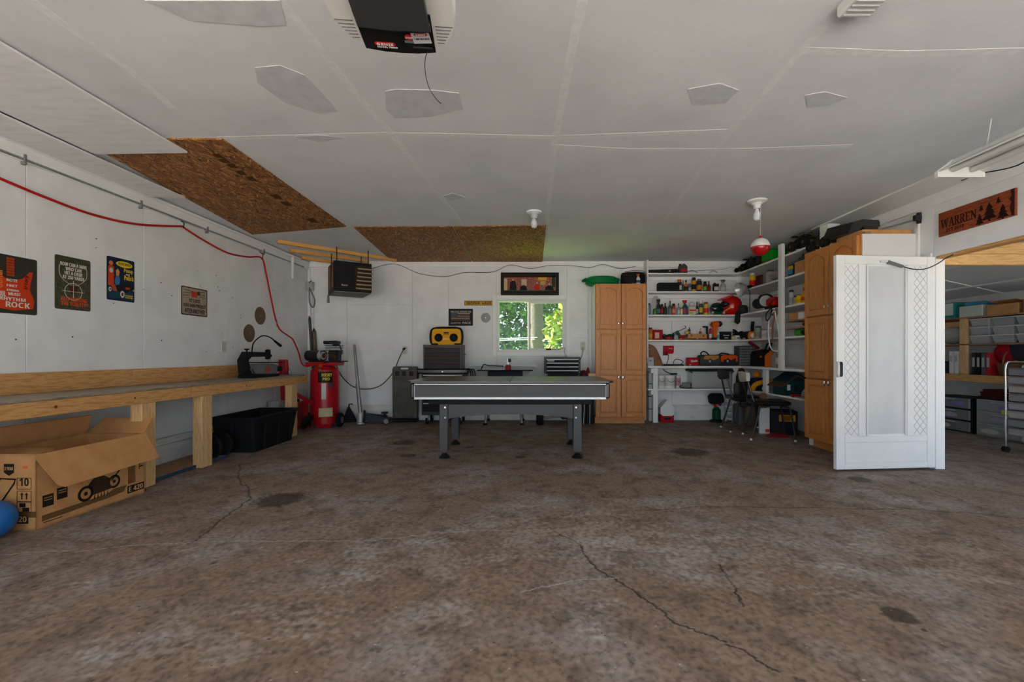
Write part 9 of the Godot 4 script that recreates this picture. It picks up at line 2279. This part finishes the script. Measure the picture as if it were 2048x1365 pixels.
	part(t, "body", MB.new().lathe([Vector2(0, 0), Vector2(0.14, 0), Vector2(0.16, 0.06), Vector2(0.15, 0.24), Vector2(0.08, 0.3), Vector2(0, 0.31)], 22), k.call(36, 36, 40))
	part(t, "handle", MB.new().tube(curve([Vector3(-0.05, 0.3, 0), Vector3(0, 0.34, 0), Vector3(0.05, 0.3, 0)]), 0.01, 6), M.black)
	t = box_item("red_case", "flat red case on the side room counter near the cart", "case", Vector3(XQ + 0.1, y, -4.97), Vector3(0.18, 0.07, 0.34), k.call(190, 26, 36))
	t = thing("paper_rolls", "white paper rolls lying on the flat red case", "rolls", Vector3(XQ + 0.1, y + 0.07, -4.97))
	for i in 2:
		part(t, "roll", MB.new().cyl(Vector3(-0.03 + i * 0.06, 0.035, -0.15), Vector3(-0.03 + i * 0.06, 0.035, 0.14), 0.034, 0.034, 16), M.plain_white)
	t = thing("small_tree", "small artificial green tree on the side room counter behind the cart", "artificial tree", Vector3(XQ + 0.16, y, -4.5))
	part(t, "trunk", MB.new().cyl(Vector3(0, 0, 0), Vector3(0, 0.4, 0), 0.012, 0.006, 8), M.brown_wood)
	for i in 4:
		part(t, "bough", MB.new().lathe([Vector2(0.15 - i * 0.03, 0.06 + i * 0.09), Vector2(0.11 - i * 0.025, 0.07 + i * 0.09), Vector2(0.02, 0.19 + i * 0.09), Vector2(0, 0.2 + i * 0.09)], 9), k.call(30, 84, 40))
	# below: dark boxes and drawer towers
	t = thing("folded_textile", "dark red folded blankets under the pine counter", "blankets", Vector3(XQ + 0.2, 0.46, -5.3))
	for i in 4:
		part(t, "fold", MB.new().box(Vector3(0, 0.02 + i * 0.03, 0.02 * (i % 2)), Vector3(0.3, 0.028, 0.7 - i * 0.03), 0.01), k.call(74 + i * 6, 26, 28))
	var z0 := -5.98
	for tower in 2:
		t = thing("drawer_tower", ["black-framed clear drawer tower under the pine counter, farther back", "white-framed clear drawer tower under the pine counter, nearer the chrome cart"][tower], "drawers", Vector3(XQ + 0.2, 0, z0 + tower * 0.62))
		part(t, "frame", MB.new().box(Vector3(0.02, 0.228, 0), Vector3(0.36, 0.455, 0.57), 0.006), M.black if tower == 0 else M.lgrey)
		for i in 3:
			var dr := part(t, "drawer", MB.new().box(Vector3(-0.165, 0.08 + i * 0.15, 0), Vector3(0.03, 0.13, 0.53), 0.006), rgb(120, 122, 124, 0.25) if tower == 0 else rgb(150, 152, 154, 0.25))
			part(dr, "pull", MB.new().box(Vector3(-0.185, 0.125 + i * 0.15, 0), Vector3(0.02, 0.014, 0.16), 0.004), M.lgrey)
			part(dr, "contents", MB.new().ball(Vector3(-0.178, 0.07 + i * 0.15, -0.1 + 0.1 * i), Vector3(0.006, 0.035, 0.12), 14, 8), k.call(190 - i * 30, 190 - i * 34, 176))
		if tower == 1:
			part(t, "label_card", MB.new().box(Vector3(-0.183, 0.33, 0.1), Vector3(0.003, 0.05, 0.12)), k.call(206, 220, 60))
	t = thing("paper_bundle", "white rolled bundle with black bands beside the drawer tower", "bundle", Vector3(XQ + 0.0, 0, -6.35))
	part(t, "roll", MB.new().cyl(Vector3(0, 0, 0), Vector3(0, 0.46, 0), 0.05, 0.05, 16), M.lgrey)
	for yy in [0.12, 0.3]:
		part(t, "band", MB.new().cyl(Vector3(0, yy, 0), Vector3(0, yy + 0.06, 0), 0.052, 0.052, 16), M.black)
	# chrome rolling cart
	t = thing("rolling_cart", "chrome rolling cart with translucent drawers in the side room", "cart", Vector3(5.12, 0, -4.48))
	for q in [[-0.16, 0.16], [-0.16, -0.16], [0.16, 0.16], [0.16, -0.16]]:
		part(t, "post", MB.new().tube(curve([Vector3(q[0], 0.06, q[1]), Vector3(q[0], 0.6, q[1]), Vector3(q[0], 0.9, q[1]), Vector3(q[0] * 0.7, 0.94, q[1])], 4), 0.011, 8), M.chrome)
		part(t, "caster", MB.new().cyl(Vector3(q[0], 0.03, q[1] - 0.02), Vector3(q[0], 0.03, q[1] + 0.02), 0.03, 0.03, 14), M.black)
	part(t, "top_rail", MB.new().tube([Vector3(-0.11, 0.94, 0.16), Vector3(0.11, 0.94, 0.16)], 0.011, 8), M.chrome)
	part(t, "top_rail", MB.new().tube([Vector3(-0.11, 0.94, -0.16), Vector3(0.11, 0.94, -0.16)], 0.011, 8), M.chrome)
	part(t, "base_rail", MB.new().tube([Vector3(-0.16, 0.1, 0.16), Vector3(0.16, 0.1, 0.16)], 0.009, 8), M.black)
	for i in 8:
		var dr := part(t, "drawer", MB.new().box(Vector3(0, 0.22 + i * 0.088, 0), Vector3(0.29, 0.07, 0.3), 0.006), [rgb(176, 172, 176, 0.4), rgb(150, 150, 154, 0.4), rgb(190, 184, 180, 0.4)][i % 3])
		part(dr, "runner", MB.new().box(Vector3(0, 0.26 + i * 0.088, 0), Vector3(0.33, 0.006, 0.31), 0.001), M.chrome)

func rect_ring(w: float, d: float, y: float) -> Array:
	var out := []
	for c in rrect(w, d, 0.02, 2):
		out.append(Vector3(c.x, y, -c.y))
	return out

func _ready() -> void:
	setup()
	make_materials()
	build_setting()
	build_left()
	build_back()
	build_shelving()
	build_right()
	build_store_items()
